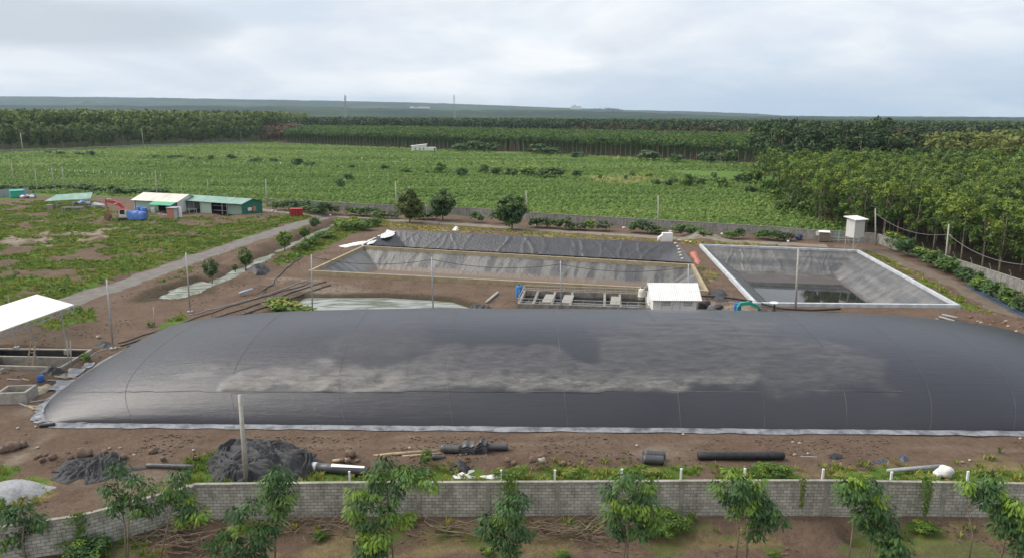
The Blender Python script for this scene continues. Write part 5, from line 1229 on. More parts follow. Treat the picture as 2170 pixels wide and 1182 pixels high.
for i in range(9):
    m_ = (M('pink_sack', (.5, .2, .17)), white_sheet, blue_tarp)[i % 3]
    p = A(46 + i * 3.2, 419 + (i % 2) * 1.5); tag(MB().rock((0, 0, .4), (1.5, 1.1, .9), i + 60, 5).build('sack', m_, None, p, i * .5, True), ('faded pink', 'off-white', 'blue')[i % 3] + ' sack in the small heap beside the turquoise box', 'sack', ('pink', 'white', 'blue')[i % 3] + ' sacks in the heap')
# brick booth, frames and drums between the sheds
bo = thing('brick_booth', 'small red brick and white booth in front of the green shed', 'booth', A(355, 463), frame_dir(A(371, 447), A(513, 458))[0])
MB().box((1.0, .8, 1.1), (2.0, 1.6, 2.4)).build('brick_wall', brick_red, bo); MB().box((2.45, .8, 1.2), (.9, 1.5, 2.5)).build('side_wall', grey_sheet, bo)
MB().box((3.3, .7, 1.45), (.8, .1, 2.1)).build('door', white, bo); MB().slab([(-.2, -.2, 2.35), (3.0, -.2, 2.5), (3.0, 1.8, 2.6), (-.2, 1.8, 2.45)], .06).build('roof', grey_sheet, bo)
gf = thing('pipe_goal_frame', 'pale green pipe frame standing in front of the green shed', 'frame', A(402, 462), .1)
for x_ in (0, 1.6): MB().bar((x_, 0, 0), (x_, 0, 1.9), .09).build('leg', pale_green, gf)
MB().bar((-.9, 0, 1.95), (1.7, 0, 1.95), .1).build('top_rail', pale_green, gf)
def drum(p, r, h, mat, label, cat='barrel', group=None, name='barrel'):
    o = MB().lathe([(r * .9, 0), (r, .03), (r, h * .32), (r * 1.04, h * .34), (r, h * .36), (r, h * .64), (r * 1.04, h * .66), (r, h * .68), (r, h * .96), (r * .92, h), (r * .85, h - .03)], 16).build(name, mat, None, p, 0, True)
    return tag(o, label, cat, group)
drum(A(297, 452), .75, 1.5, blue_p, 'blue drum in front of the white shed, left of a similar one'); drum(A(306, 453), .75, 1.4, blue_tarp, 'blue drum in front of the white shed, right of a similar one')
tag(MB().box((0, 0, .5), (.9, .7, 1.0)).box((0, -.36, .55), (.5, .04, .5)).box((0, 0, 1.03), (1.0, .8, .06)).build('white_cabinet', white, None, A(325, 451), .2), 'small white cabinet in front of the white shed', 'cabinet')
for i in range(16):
    p = A(312 + random.uniform(0, 42), 455 + random.uniform(0, 5)); ln = random.uniform(.8, 2.6)
    tag(MB().box((0, 0, .14 + .06 * (i % 3)), (ln, .3, .12), 0).box((ln * .2, 0, .22 + .06 * (i % 3)), (ln * .5, .18, .06)).build('timber_plank', (timber, pipe_grey, M('pink_scrap', (.4, .28, .24)))[i % 3], None, p, random.uniform(-.4, .4)), 'loose plank lying in the scrap in front of the white shed', 'plank', 'planks before the white shed')
rs = thing('red_pallet_stack', 'stack of red plastic pallets beside the bend in the road', 'pallet stack', A(614, 461), .05)
for i in range(8): MB().box((1.35, .7, .14 + i * .25), (2.7, 1.5, .14)).build('pallet', red_p, rs)
for i in range(5): MB().box((.1 + i * .62, -.06, 1.0), (.16, .08, 1.9)).build('upright', M('dark_red', (.28, .03, .03)), rs)
rf = MB().bar((-.5, 0, 0), (-.5, 0, 1.3), .15).bar((.5, 0, 0), (.5, 0, 1.3), .15).bar((-.5, 0, 1.3), (.5, 0, 1.3), .15).bar((-.5, 0, .6), (.5, 0, .6), .12).build('red_stand', red_p, None, A(893, 466)); tag(rf, 'small red frame between the yellowish and the grey-green round tree', 'frame')
# excavator
ex = thing('red_excavator', 'red excavator with a blue tarp over its engine and white cab, arm reaching left', 'excavator', A(278, 469), .06)
red_e = M('excavator_red', (.48, .07, .05), (.40, .06, .05), 2, .45); black = dark_pl
for s in (-.95, .95):
    mb = MB(); P_ = []
    for k in range(20):
        a_ = 2 * math.pi * k / 20; x_ = math.cos(a_); P_.append((x_ * .36 + (1.9 if x_ > 0 else -1.9), .42 + math.sin(a_) * .4))
    mb.add([(q[0], s - .28, q[1]) for q in P_] + [(q[0], s + .28, q[1]) for q in P_], [tuple(range(20))[::-1], tuple(range(20, 40))] + [(k, (k + 1) % 20, 20 + (k + 1) % 20, 20 + k) for k in range(20)]); mb.build('track', black, ex)
MB().box((.4, 0, 1.05), (3.6, 2.3, .3)).build('platform', M('pale_metal', (.5, .48, .45)), ex)
Gt = [[None] * 8 for _ in range(13)]
for i in range(13):
    for j in range(8):
        u = i / 12; w = j / 7; a_ = math.pi * w
        Gt[i][j] = (-.2 + 3.3 * u, -1.35 * math.cos(a_) * (1 + .05 * math.sin(i * 2.1)), .55 + (1.75 + .12 * math.sin(i * 1.3)) * math.sin(a_) ** .5 * (1 - .25 * u ** 6) + .06 * math.sin(i * 3 + j * 2))
MB().grid(Gt).add([Gt[12][j] for j in range(8)], [tuple(range(8))]).add([Gt[0][j] for j in range(8)], [tuple(range(8))[::-1]]).build('tarp_cover', blue_tarp, ex, smooth=True)
cb = MB().box((-1.15, -.55, 1.9), (1.5, 1.2, 1.7)).build('cab', M('cab_white', (.66, .66, .64)), ex)
MB().box((-1.2, -1.16, 2.1), (1.0, .05, .95)).build('window', dark_in, cb); MB().box((-1.92, -.55, 2.1), (.05, .95, 1.0)).build('window', dark_in, cb)
MB().box((-1.15, -.55, 2.79), (1.6, 1.3, .09)).build('roof', red_e, cb)
mb = MB()
def plank2(mb, pts, w, hs):
    V = []
    for (p, h_) in zip(pts, hs): V += [(p[0], -w / 2 + .3, p[1] - h_), (p[0], w / 2 + .3, p[1] - h_), (p[0], w / 2 + .3, p[1] + h_), (p[0], -w / 2 + .3, p[1] + h_)]
    n = len(pts); Fq = [(i * 4 + k, i * 4 + (k + 1) % 4, i * 4 + 4 + (k + 1) % 4, i * 4 + 4 + k) for i in range(n - 1) for k in range(4)] + [(0, 1, 2, 3)[::-1], tuple((n - 1) * 4 + k for k in range(4))]
    return mb.add(V, Fq)
bm_ = plank2(MB(), [(-.6, 1.5), (-1.2, 2.6), (-2.0, 3.5), (-3.4, 4.1), (-5.0, 4.35)], .5, [.25, .36, .42, .36, .22]).build('boom', red_e, ex)
MB().box((-2.9, .03, 3.85), (.8, .03, .16), 0, [[.96, 0, -.28], [0, 1, 0], [.28, 0, .96]]).build('boom_lettering', white, bm_)
ar = plank2(MB(), [(-5.0, 4.9), (-5.1, 4.3), (-4.9, 3.2), (-4.7, 1.7)], .36, [.12, .3, .25, .16]).build('arm', red_e, ex)
MB().tube([(-3.8, .3, 4.75), (-5.0, .3, 4.85)], .1, 8).build('cylinder', M('chrome', (.5, .5, .5), metal=.8, rough=.3), ar)
MB().add([(-4.6, -.3, 1.7), (-5.3, -.3, 1.5), (-5.6, -.3, .7), (-5.2, -.3, .15), (-4.6, -.3, .35), (-4.3, -.3, 1.2)] + [(-4.6, .9, 1.7), (-5.3, .9, 1.5), (-5.6, .9, .7), (-5.2, .9, .15), (-4.6, .9, .35), (-4.3, .9, 1.2)],
         [(0, 1, 2, 3, 4, 5), (11, 10, 9, 8, 7, 6)] + [(k, k + 6, (k + 1) % 6 + 6, (k + 1) % 6) for k in range(6)]).build('bucket', M('worn_bucket', (.25, .14, .09)), ex)
# white house out in the field, far masts and far buildings
hp = A(872, 320, .5); s = depth(hp) / F
ho = thing('white_house', 'small white flat-roofed house standing alone in the green field', 'house', (hp[0], hp[1], -.3), .12)
wd, hh_ = 32 * s, 16 * s
MB().prism([(0, 0), (wd, 0), (wd, 6), (0, 6)], 0, lambda i: hh_ * (.78 if i in (0, 3) else 1.0)).build('wall', white, ho)
MB().slab([(-.4, -.4, hh_ * .8), (wd + .4, -.4, hh_ * 1.04), (wd + .4, 6.4, hh_ * 1.04), (-.4, 6.4, hh_ * .8)], .25).build('roof', white_sheet, ho)
MB().prism([(wd + .01, .8), (wd + 4.5, .8), (wd + 4.5, 5), (wd + .01, 5)], 0, hh_ * .62).build('annex', white, ho)
MB().slab([(wd * 1.42, .5, hh_ * .6), (wd * 1.62, .5, hh_ * .6), (wd * 1.62, 5, hh_ * .6), (wd * 1.42, 5, hh_ * .6)], .3).box((wd * 1.61, .7, hh_ * .28), (.4, .4, hh_ * .56)).build('porch', white, ho)
for x_ in (.25, .55, .8): MB().box((wd * x_, -.03, hh_ * .42), (1.0, .08, 1.5)).build('window', grey_sheet, ho)
bush(902, 318, 18, 14, 'dark bush in front of the small white house', leafG)
def mast(tx, ty, D, label, w=2.2):
    q = B(tx, ty, D); o = thing('lattice_mast', label, 'mast', (q[0], D, 0)); hgt = q[2]; mb = MB()
    k = lambda z: w * (1.25 - .95 * z / hgt)
    for sx, sy in ((1, 1), (1, -1), (-1, 1), (-1, -1)): MB().tube([(sx * k(0), sy * k(0), 0), (sx * k(hgt), sy * k(hgt), hgt)], .26, 4).build('leg', galv, o)
    n = 14
    for i in range(n):
        z0, z1 = hgt * i / n, hgt * (i + 1) / n
        for sy in (1, -1): mb.tube([(-k(z0), sy * k(z0), z0), (k(z1), sy * k(z1), z1)], .16, 4).tube([(k(z0), sy * k(z0), z0), (-k(z1), sy * k(z1), z1)], .16, 4)
    mb.build('bracing', galv, o)
    MB().lathe([(.9, 0), (.9, 5)], 8, (k(hgt * .9) + .5, 0, hgt * .88)).lathe([(.9, 0), (.9, 4)], 8, (-k(hgt * .8) - .5, 0, hgt * .80)).build('antenna', white, o)
    MB().tube([(0, 0, hgt), (0, 0, hgt + 5)], .2, 5).build('spire', galv, o)
mast(731, 203, 1300, 'telecom lattice mast on the skyline, left one of two')
mast(962, 202, 1900, 'telecom lattice mast on the skyline, right one of two', 2.6)
def hill_hit(px, py):
    for D in range(1500, 7600, 50):
        q = B(px, py, D); cz = float(np.interp(q[0], hx_, ZH(D)))
        if q[2] <= cz: return D
    return 7000
def ZH(D):
    return np.array([np.interp(D, hy_, row) for row in ZHILL]) if D > 5200 else np.interp(hx_, cgx, [np.interp(D, cgy, row) for row in ZCAN])
def far_block(px, py, w, h, D, label, n=3):
    D = hill_hit(px, py); q = B(px, py, D); s = D / F; z0 = q[2] - 12; o = thing('far_building', label, 'building', (q[0], D, 0)); r = np.random.default_rng(int(px))
    for i in range(n):
        ww = w * s / n; hh2 = (q[2] if False else 0)
        zt = B(px, py - h * (r.uniform(.5, 1)), D)[2]
        MB().box((ww * i, 0, (zt + z0) / 2), (ww * .92, 20, zt - z0)).build('wall', white, o); MB().box((ww * i, 0, zt + .6), (ww * .96, 21, 1.2)).build('roof', white_sheet, o)
far_block(873, 230, 42, 3.5, 3000, 'distant low white factory roofs left of the right-hand mast', 5)
far_block(1212, 232, 22, 10, 3600, 'distant cluster of tall white silos on the horizon', 4)
for px, py, w, h, D, lb in ((192, 221, 40, 7, 2600, 'distant dark wooded knoll on the left horizon'), (1285, 236, 95, 7, 3300, 'distant dark wooded knoll right of the white silos')):
    D = hill_hit(px, py); q = B(px, py, D); s = D / F
    o = link('wooded_knoll', quads_mesh('knoll', *crown(int(px), 60, .5, .5, .0, .1, 22, .035, .05, lowcut=-.1)[:2], leafB), None, (q[0], D, q[2] - 6), 0, (w * s, w * s * .6, h * s * 1.8 + 10))
    tag(o, lb, 'knoll')

# ------------------------------------------------------------------ pump house, tanks and plant
hy0 = 84.6; c0 = B(1383, 660, hy0); c1 = B(1475, 660, hy0); W_ = c1[0] - c0[0]; ze = B(1430, 632, hy0)[2]
ph = thing('pump_house', 'small white pump house with pitched white roof behind the dome', 'building', (c0[0], hy0, 0), -.01)
Dp = 4.2; zr = B(1430, 599, hy0 + Dp / 2)[2]
MB().prism([(0, 0), (W_, 0), (W_, Dp), (0, Dp)], -.2, ze + .0).add([(0.02, 0, ze), (.02, Dp, ze), (.02, Dp / 2, zr - .1), (W_ - .02, 0, ze), (W_ - .02, Dp, ze), (W_ - .02, Dp / 2, zr - .1)], [(0, 2, 1), (3, 4, 5)]).build('wall', white, ph)
rfm = corrugate(M('white_roof_sheet', (.80, .80, .79), (.66, .66, .64), .8, .4, detail=9), 'X', 1.3)
MB().slab([(-.4, -.5, ze - .12), (W_ + .5, -.5, ze - .12), (W_ + .5, Dp / 2, zr), (-.4, Dp / 2, zr)], .06).slab([(-.4, Dp / 2 + .01, zr), (W_ + .5, Dp / 2 + .01, zr), (W_ + .5, Dp + .5, ze - .12), (-.4, Dp + .5, ze - .12)], .06).build('roof', rfm, ph)
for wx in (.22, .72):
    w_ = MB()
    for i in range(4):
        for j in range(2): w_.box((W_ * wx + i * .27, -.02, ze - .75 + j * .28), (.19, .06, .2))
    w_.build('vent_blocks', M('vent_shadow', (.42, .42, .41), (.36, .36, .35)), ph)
for i, (x_, hgt) in enumerate(((.9, 1.1), (2.1, 1.0), (3.0, 1.4))): tag(MB().bar((0, 0, 0), (0, 0, hgt), .06).bar((0, 0, hgt), (.25, 0, hgt), .05).build('pipe_stand', galv, None, (c0[0] + x_, hy0 - .6, .9)), 'thin grey pipe stand in front of the white pump house', 'pipe', 'pipe stands at the pump house')
# railed settling tank
t0 = B(1096, 660, 87.5); t1 = B(1378, 662, 85.6)
an, l = frame_dir(t0, t1); tkn = thing('settling_tank', 'low concrete settling tank with white pipe railings left of the pump house', 'tank', (t0[0], t0[1], 0), an)
Dt = 7.2; tcm = M('tank_concrete', (.30, .285, .25), (.15, .14, .12), 1.6, .9, .3)
MB().box((l / 2, .15, .45), (l, .3, 1.1)).build('tank_wall', tcm, tkn); MB().box((l / 2, Dt, .45), (l, .3, 1.1)).build('tank_wall', tcm, tkn)
for i, x_ in enumerate((.15, l * .12, l * .26, l * .40, l * .66, l * .78, l - .15)): MB().box((x_, Dt / 2, .44 - .01 * i), (.3, Dt - .32, 1.08)).build('partition', tcm, tkn)
MB().box((l / 2, Dt / 2, .25), (l - .4, Dt - .4, .1)).build('water', w_pond, tkn)
for x_ in (.18, .33, .70): MB().slab([(l * x_, 1.2, 1.03), (l * x_ + 1.2, 1.2, 1.03), (l * x_ + 1.4, 5.2, 1.03), (l * x_ + .2, 5.2, 1.03)], .06).build('walkway_plate', M('pale_plate', (.33, .31, .28)), tkn)
rail_m = M('railing_white', (.50, .50, .49), (.38, .38, .37), 3, .4)
for yy in (.15, Dt):
    for z_ in (1.22, 1.6): MB().tube([(0, yy, z_), (l, yy, z_)], .03, 6).build('rail', rail_m, tkn)
    for x_ in np.linspace(.1, l - .1, 13): MB().tube([(x_, yy, .95), (x_, yy, 1.6)], .025, 5).build('rail_post', rail_m, tkn)
for x_ in (.1, l - .1): MB().tube([(x_, .15, 1.58), (x_, Dt, 1.58)], .03, 6).build('rail', rail_m, tkn)
bv_y = 95.0; q0 = B(1100, 632, bv_y); q1 = B(1100, 604, bv_y); hv = q1[2] - q0[2]
bv = thing('blue_filter_vessel', 'tall blue pressure vessel at the left end of the railed tank', 'tank', (q0[0], bv_y, q0[2]))
MB().lathe([(.28, 0), (.42, .05), (.44, .15), (.44, hv * .85), (.38, hv * .93), (.2, hv * .98), (.1, hv)], 18).build('body', M('vessel_blue', (.03, .16, .42), (.04, .2, .48)), bv, smooth=True)
MB().lathe([(.12, hv), (.12, hv + .12), (.05, hv + .14)], 10).build('cap', dark_pl, bv)
mk = MB()
for i, (a_, b_) in enumerate(((.05, .02), (-.06, .0), (.04, -.02), (-.02, .05), (.06, -.05))): mk.box((a_, -.445, hv * (.75 - .11 * i)), (.13, .02, .035), .0).box((b_, -.446, hv * (.72 - .11 * i)), (.035, .02, .10))
mk.build('vertical_marking', white, bv)
for s_ in (-1, 1): MB().box((.25 * s_, 0, -.45), (.08, .3, .95)).build('leg', dark_pl, bv)
wy = 92.5; q0 = B(1360, 634, wy); q1 = B(1360, 609, wy); hv = q1[2] - q0[2]
wt = thing('white_tank', 'rounded off-white plastic tank with dark lid beside the pump house', 'tank', (q0[0], wy, q0[2]))
MB().lathe([(.40, 0), (.5, .06), (.5, hv * .25), (.53, hv * .27), (.5, hv * .29), (.5, hv * .6), (.46, hv * .78), (.3, hv * .92), (.18, hv * .95)], 18).build('body', M('tank_white', (.66, .62, .56), (.52, .48, .43)), wt, smooth=True)
MB().lathe([(.2, hv * .94), (.2, hv), (.08, hv * 1.02)], 12).build('lid', dark_pl, wt); MB().lathe([(.45, -1.6), (.45, 0)], 12).build('stand', M('stand_grey', (.3, .29, .27)), wt)
# elevated tank at the far right
ey = 131.0; e0 = B(1808, 528, ey); ztop = B(1806, 465, ey)[2]; zbot = B(1806, 502, ey)[2]
et = thing('elevated_tank_tower', 'pale sheet-clad box with white roof raised on thin legs, right corner of the site', 'tower', (e0[0], ey, 0), .35)
w2 = 1.1
MB().box((0, 0, (zbot + ztop) / 2), (2 * w2, 2 * w2 * .9, ztop - zbot)).build('cladding', M('cladding_pale', (.58, .58, .55), (.5, .5, .47)), et)
MB().box((w2 + .01, 0, (zbot + ztop) / 2), (.06, 2 * w2 * .88, ztop - zbot - .05)).build('side_sheet', grey_sheet, et)
MB().slab([(-w2 * 1.35, -w2 * 1.3, ztop + .12), (w2 * 1.35, -w2 * 1.3, ztop + .12), (w2 * 1.35, w2 * 1.3, ztop + .45), (-w2 * 1.35, w2 * 1.3, ztop + .45)], .12).build('roof', white, et)
for sx in (-1, 1):
    for sy in (-1, 1): MB().box((sx * w2 * .9, sy * w2 * .8, zbot / 2), (.1, .1, zbot)).build('leg', galv, et)
MB().bar((-w2 * .9, -w2 * .8, .2), (w2 * .9, -w2 * .8, zbot), .05).build('brace', galv, et)
g0 = A(1745, 512); gh = thing('guard_box', 'small brown box cabinet with white lid by the far wall, left of the elevated tank', 'cabinet', (g0[0], g0[1], 0), -.3)
MB().box((0, 0, .95), (1.7, 1.1, 1.7)).build('body', M('brown_cab', (.20, .17, .13), (.15, .13, .10)), gh); MB().slab([(-1.0, -.7, 1.85), (1.0, -.7, 1.85), (1.0, .7, 2.0), (-1.0, .7, 2.0)], .08).build('lid', white, gh)
MB().box((-1.15, 0, 1.5), (.55, .1, .8)).build('notice_board', white, gh)
g1 = A(1781, 512); tag(MB().box((0, 0, 1.05), (.95, .06, 1.9)).bar((-.5, 0, .1), (-.5, 0, 2.05), .08).bar((.5, 0, .1), (.5, 0, 2.05), .08).build('green_gate', M('gate_green', (.28, .55, .42), (.24, .5, .38)), None, g1, -.3), 'narrow pale green gate panel by the far wall beside the elevated tank', 'gate')
gr_ = thing('guard_rail', 'low pale railing between the brown cabinet and the green gate', 'railing', A(1758, 513), -.25)
for z_ in (.5, .95): MB().tube([(0, 0, z_), (5.0, 0, z_)], .05, 6).build('rail', rail_m, gr_)
for x_ in (0, 1.6, 3.3, 5): MB().tube([(x_, 0, 0), (x_, 0, .95)], .05, 6).build('post', rail_m, gr_)
tag(MB().rock((0, 0, .5), (1.4, 1.1, 1.2), 5).build('dark_bin', M('blue_dark', (.05, .07, .14)), None, A(1693, 509)), 'dark blue bundle among the shrubs at the far wall, left of the cabinet', 'bundle')
# white box before the far wall
w0 = A(1411, 511); wb = thing('white_box', 'white rectangular box with slanted side at the far rim of the black pond', 'box', (w0[0], w0[1], 0), .05)
MB().box((.2, 0, .75), (1.9, 1.0, 1.6)).build('body', white, wb); MB().prism([(-1.5, -.45), (-.76, -.45), (-.76, .45), (-1.5, .45)], 0, lambda i: .7 if i in (0, 3) else 1.2).build('side_bin', white_sheet, wb)
# teal mini excavator, barrel, white disc, black bags near the dome
mx0 = B(1598, 662, 84.5); mx0[2] = max(hz1(mx0[0], 84.5), 0)
me_ = thing('mini_excavator', 'teal green mini excavator half hidden behind the dome', 'excavator', mx0, .05)
plank2(MB(), [(-2.0, .55), (-1.95, 1.3), (-1.6, 1.75), (-.6, 1.9), (.4, 1.5), (1.1, .7)], .28, [.12, .16, .2, .2, .2, .2]).build('boom', teal, me_)
MB().box((.9, 0, .55), (1.3, 1.0, .7)).build('body', teal, me_); MB().box((1.0, 0, 1.0), (.9, .7, .3)).build('engine_hood', dark_pl, me_)
for s_ in (-.5, .5): MB().box((.9, s_, .15), (1.7, .28, .35)).build('track', dark_pl, me_)
MB().prism([(-2.15, .1), (-1.85, .1), (-1.85, .55), (-2.15, .55)], .05, .5).build('bucket', teal, me_)
q = B(1563, 652, 87.5); drum((q[0], 87.5, 0), .42, 1.25, blue_p, 'blue plastic barrel beside the teal mini excavator')
dc = thing('floating_disc', 'white round aerator disc on a dark stand at the near rim of the dark-water pond', 'aerator', (*B(1640, 660, 87.0)[:2], 0))
MB().lathe([(.2, 1.25), (.55, 1.32), (.58, 1.4), (.4, 1.46), (.1, 1.48)], 16).build('disc', white, dc, smooth=True); MB().lathe([(.28, 0), (.28, .5), (.1, .6), (.1, 1.25)], 10).build('stand', dark_pl, dc)
for i, (px, py, w, h) in enumerate(((1493, 648, 1.5, 1.0), (1507, 655, 1.5, .8), (1522, 651, 1.3, .7))):
    q = A(px, py + 6); tag(MB().rock((0, 0, h * .45), (w, 1.1, h * 1.3), 20 + i, 8).build('plastic_bag', (tarp, M('grey_bag', (.25, .25, .25)), dark_pl)[i], None, (q[0], q[1], .0), i, True), ('dark fabric', 'pale grey', 'black')[i] + ' bag between the pump house and the mini excavator', 'bag')

# ------------------------------------------------------------------ crumpled sheets and rolls
def crumple(name, label, cat, pts, hgt, mat, seed, folds=1.0, rz=0, n=54, edge=.06, ridge=None):
    """a heap of sheet: outline given by photo pixels on the ground, folded top"""
    P_ = np.array([G(*p)[:2] for p in pts]); c_ = P_.mean(0); Q_ = P_ - c_
    lo, hi = Q_.min(0) - .1, Q_.max(0) + .1
    X_, Y_ = np.meshgrid(np.linspace(lo[0], hi[0], n), np.linspace(lo[1], hi[1], n), indexing='ij')
    s = sdf(Q_, X_, Y_) + (fbm(X_ + seed, Y_, 1.0, 3) - .5) * .5
    m = sm(.05, -min(.9, (hi - lo).min() * .35), s)
    th = (fbm(X_ + seed * 3, Y_, 2.6, 2) - .5) * 5 + seed
    wx = X_ + (fbm(X_ + seed * 3, Y_ + 9, 1.8, 2) - .5) * 2.0; wy = Y_ + (fbm(X_ + 5, Y_ + seed * 5, 1.8, 2) - .5) * 2.0
    ru = wx * np.cos(seed) + wy * np.sin(seed); rv = -wx * np.sin(seed) + wy * np.cos(seed)
    f1_ = 1 - np.abs(2 * vnoise(ru / .55 + 50, rv / 1.9 + 50) - 1); f2_ = 1 - np.abs(2 * vnoise(rv / .5 + 80, ru / 1.6 + 20) - 1); f3_ = 1 - np.abs(2 * vnoise(wx / .28 + 10, wy / .8 + 60) - 1)
    big = fbm(X_ + seed * 7, Y_, 2.4, 2)
    fl = np.mod(ru / 1.5 + fbm(X_ + 3, Y_ + seed, 1.3, 2) * 1.6, 1.0); fl = np.where(fl < .88, fl / .88, (1 - fl) / .12)
    fl2 = np.mod(rv / .8 + fbm(X_ + 13, Y_ + seed, .9, 2) * 1.8, 1.0); fl2 = np.where(fl2 < .84, fl2 / .84, (1 - fl2) / .16)
    Z_ = m ** .5 * (hgt * (.15 + .55 * big) + folds * hgt * (.24 * f1_ ** 1.5 + .22 * f2_ ** 1.5 + .11 * f3_ + .24 * fl + .17 * fl2)) - .06 + edge * m
    J = np.arange(n * n).reshape(n, n); Qd = np.stack([J[:-1, :-1], J[1:, :-1], J[1:, 1:], J[:-1, 1:]], -1).reshape(-1, 4)
    keep = (s < .12).ravel()[Qd].any(1)
    gz = hz(X_.ravel() + c_[0], Y_.ravel() + c_[1])
    o = link(name, np_mesh(name, np.stack([X_.ravel(), Y_.ravel(), Z_.ravel() + np.maximum(gz, -.1)], 1), Qd[keep], mat, smooth=True), None, (c_[0], c_[1], 0))
    return tag(o, label, cat)
def cloth_heap(name, label, cat, cpx, hgt, mat, seed, bands):
    """overlapping folded lengths of sheet laid over a low mound; the mound follows the photo outline"""
    P_ = np.array([G(*p)[:2] for p in cpx]); c_ = P_.mean(0); Q_ = P_ - c_; r = np.random.default_rng(seed); mb = MB()
    lo, hi = Q_.min(0), Q_.max(0)
    def mound(X_, Y_):
        s_ = -sdf(Q_, X_, Y_); return hgt * np.clip(s_ / (.42 * min(hi - lo)), 0, 1) ** .55 * (.45 + .75 * fbm(X_ + seed, Y_, 2.0, 2))
    bu, bv = np.meshgrid(np.linspace(lo[0], hi[0], 60), np.linspace(lo[1], hi[1], 40), indexing='ij')
    mb.grid(np.stack([bu, bv, mound(bu, bv) * .96 - .05 + np.maximum(hz(bu.ravel() + c_[0], bv.ravel() + c_[1]).reshape(bu.shape), -.1)], -1))
    for k in range(bands):
        for _ in range(40):
            ce = r.uniform(lo, hi)
            if sdf(Q_, ce[:1], ce[1:])[0] < -.15: break
        an = r.normal() * .55 + (.25 if k % 2 else -.35); L_ = r.uniform(1.6, 3.6) * (1 if hi[0] - lo[0] > 5 else .8); W_ = r.uniform(.8, 1.5); ph = r.random(4) * 6
        u, v = np.meshgrid(np.linspace(-.5, .5, 54), np.linspace(-.5, .5, 40), indexing='ij')
        bend = .35 * np.sin(u * 4 + ph[0])
        x0 = u * L_; y0 = v * W_ * (1 + .35 * np.sin(u * 5 + ph[1])) + bend * .6
        X_ = ce[0] + x0 * math.cos(an) - y0 * math.sin(an); Y_ = ce[1] + x0 * math.sin(an) + y0 * math.cos(an)
        pl_ = np.abs(np.sin(v * 9 + 1.2 * np.sin(u * 6 + ph[2]) + ph[3])) * .13 + np.abs(np.sin(v * 17 + 2 * np.sin(u * 8 + ph[1]))) * .05
        ed = np.maximum(np.abs(v) * 2, np.abs(u) * 2)
        fray = 1 - sm(.55, 1.0, ed)
        Z_ = mound(X_, Y_) + .05 + .22 * (k / bands) * fray + pl_ * (.5 + .8 * fray) - .20 * (1 - fray) + (fbm(X_ + k, Y_, .7, 2) - .5) * .12
        Z_ = np.maximum(Z_, .015 + .01 * (k % 5) + .4 * pl_ * (ed < .97)) + np.maximum(hz(X_.ravel() + c_[0], Y_.ravel() + c_[1]).reshape(X_.shape), -.1)
        mb.grid(np.stack([X_, Y_, Z_], -1))
    o = mb.build(name, mat, None, (c_[0], c_[1], 0), 0, True); return tag(o, label, cat)
cloth_heap('fabric_heap', 'large crumpled heap of dark grey geotextile behind the near concrete pole', 'fabric heap', [(440, 985), (470, 958), (530, 950), (590, 950), (640, 962), (690, 978), (705, 990), (660, 1004), (640, 1018), (560, 1022), (470, 1022), (455, 1005)], 1.05, tarp, 2, 34)
cloth_heap('fabric_heap', 'long crumpled black sheet with a trailing rolled end, lower left', 'fabric heap', [(126, 1005), (150, 985), (190, 978), (260, 982), (310, 986), (316, 994), (250, 1003), (170, 1006)], .36, tarp, 5, 15)
def roll(p, q, r, mat, name, label, cat='roll', group=None, n=14, wob=.04, z=None):
    p = G(*p); q = G(*q); p = Vector((p[0], p[1], max(p[2], 0) + r)); q = Vector((q[0], q[1], max(q[2], 0) + r)); d = q - p
    pts = [tuple(d * s) for s in np.linspace(0, 1, 9)]; rr = [r * (1 + wob * math.sin(i * 2.3 + r * 40)) for i in range(9)]
    pts = [tuple(-d * .012)] + pts + [tuple(d * 1.012)]; rr = [r * .72] + rr + [r * .72]
    o = MB().tube(pts, rr, n).build(name, mat, None, p, 0, True); return tag(o, label, cat, group)
roll((312, 990), (412, 994), .16, liner, 'rolled_sheet', 'thin rolled tail lying at the end of the long black sheet')
roll((935, 958), (975, 960), .30, liner, 'liner_roll', 'short grey liner roll left of the folded sheets', wob=.02)
roll((1032, 954), (1076, 953), .26, liner, 'liner_roll', 'short grey liner roll right of the folded sheets', wob=.02)
def fold_stack(px, py, w, d, hgt, rz, label, peak=0.0):
    p = G(px, py); mb = MB(); k = 5
    for i in range(k):
        G_ = []
        for a_ in range(9):
            u = a_ / 8 - .5; row = []
            for b_ in range(7):
                v = b_ / 6 - .5; row.append((u * w * (1 - .03 * i), v * d * (1 - .02 * i) + .03 * math.sin(i * 2), hgt * (i + 1) / k + .05 * math.sin(a_ * 1.2 + i) + peak * (1 - abs(u) * 2) * (i / k) - .10 * (abs(v) * 2) ** 4))
            G_.append(row)
        mb.grid(G_)
        e = [g[0] for g in G_]; mb.grid([[q_, (q_[0], q_[1] + .01, q_[2] - hgt / k * .8)] for q_ in e]); e = [g[-1] for g in G_]; mb.grid([[q_, (q_[0], q_[1], q_[2] - hgt / k * .8)] for q_ in e])
        for e in (G_[0], G_[-1]): mb.grid([[q_, (q_[0], q_[1], q_[2] - hgt / k * .8)] for q_ in e])
    return tag(mb.build('folded_liner', liner, None, p, rz), label, 'folded sheet')
fold_stack(991, 958, .95, 1.1, .75, .05, 'folded square stack of grey liner between two short rolls')
fold_stack(1022, 957, .75, .9, .75, -.2, 'peaked folded liner bundle at the right of the square stack', .3)
roll((916, 972), (942, 973), .16, liner, 'liner_roll', 'small liner roll below the left short roll')
crumple('plastic_sheet', 'black crumpled plastic sheet with white underside before the wall', 'sheet', [(948, 985), (970, 976), (1005, 982), (1002, 996), (985, 1004), (960, 998)], .45, dark_pl, 9)
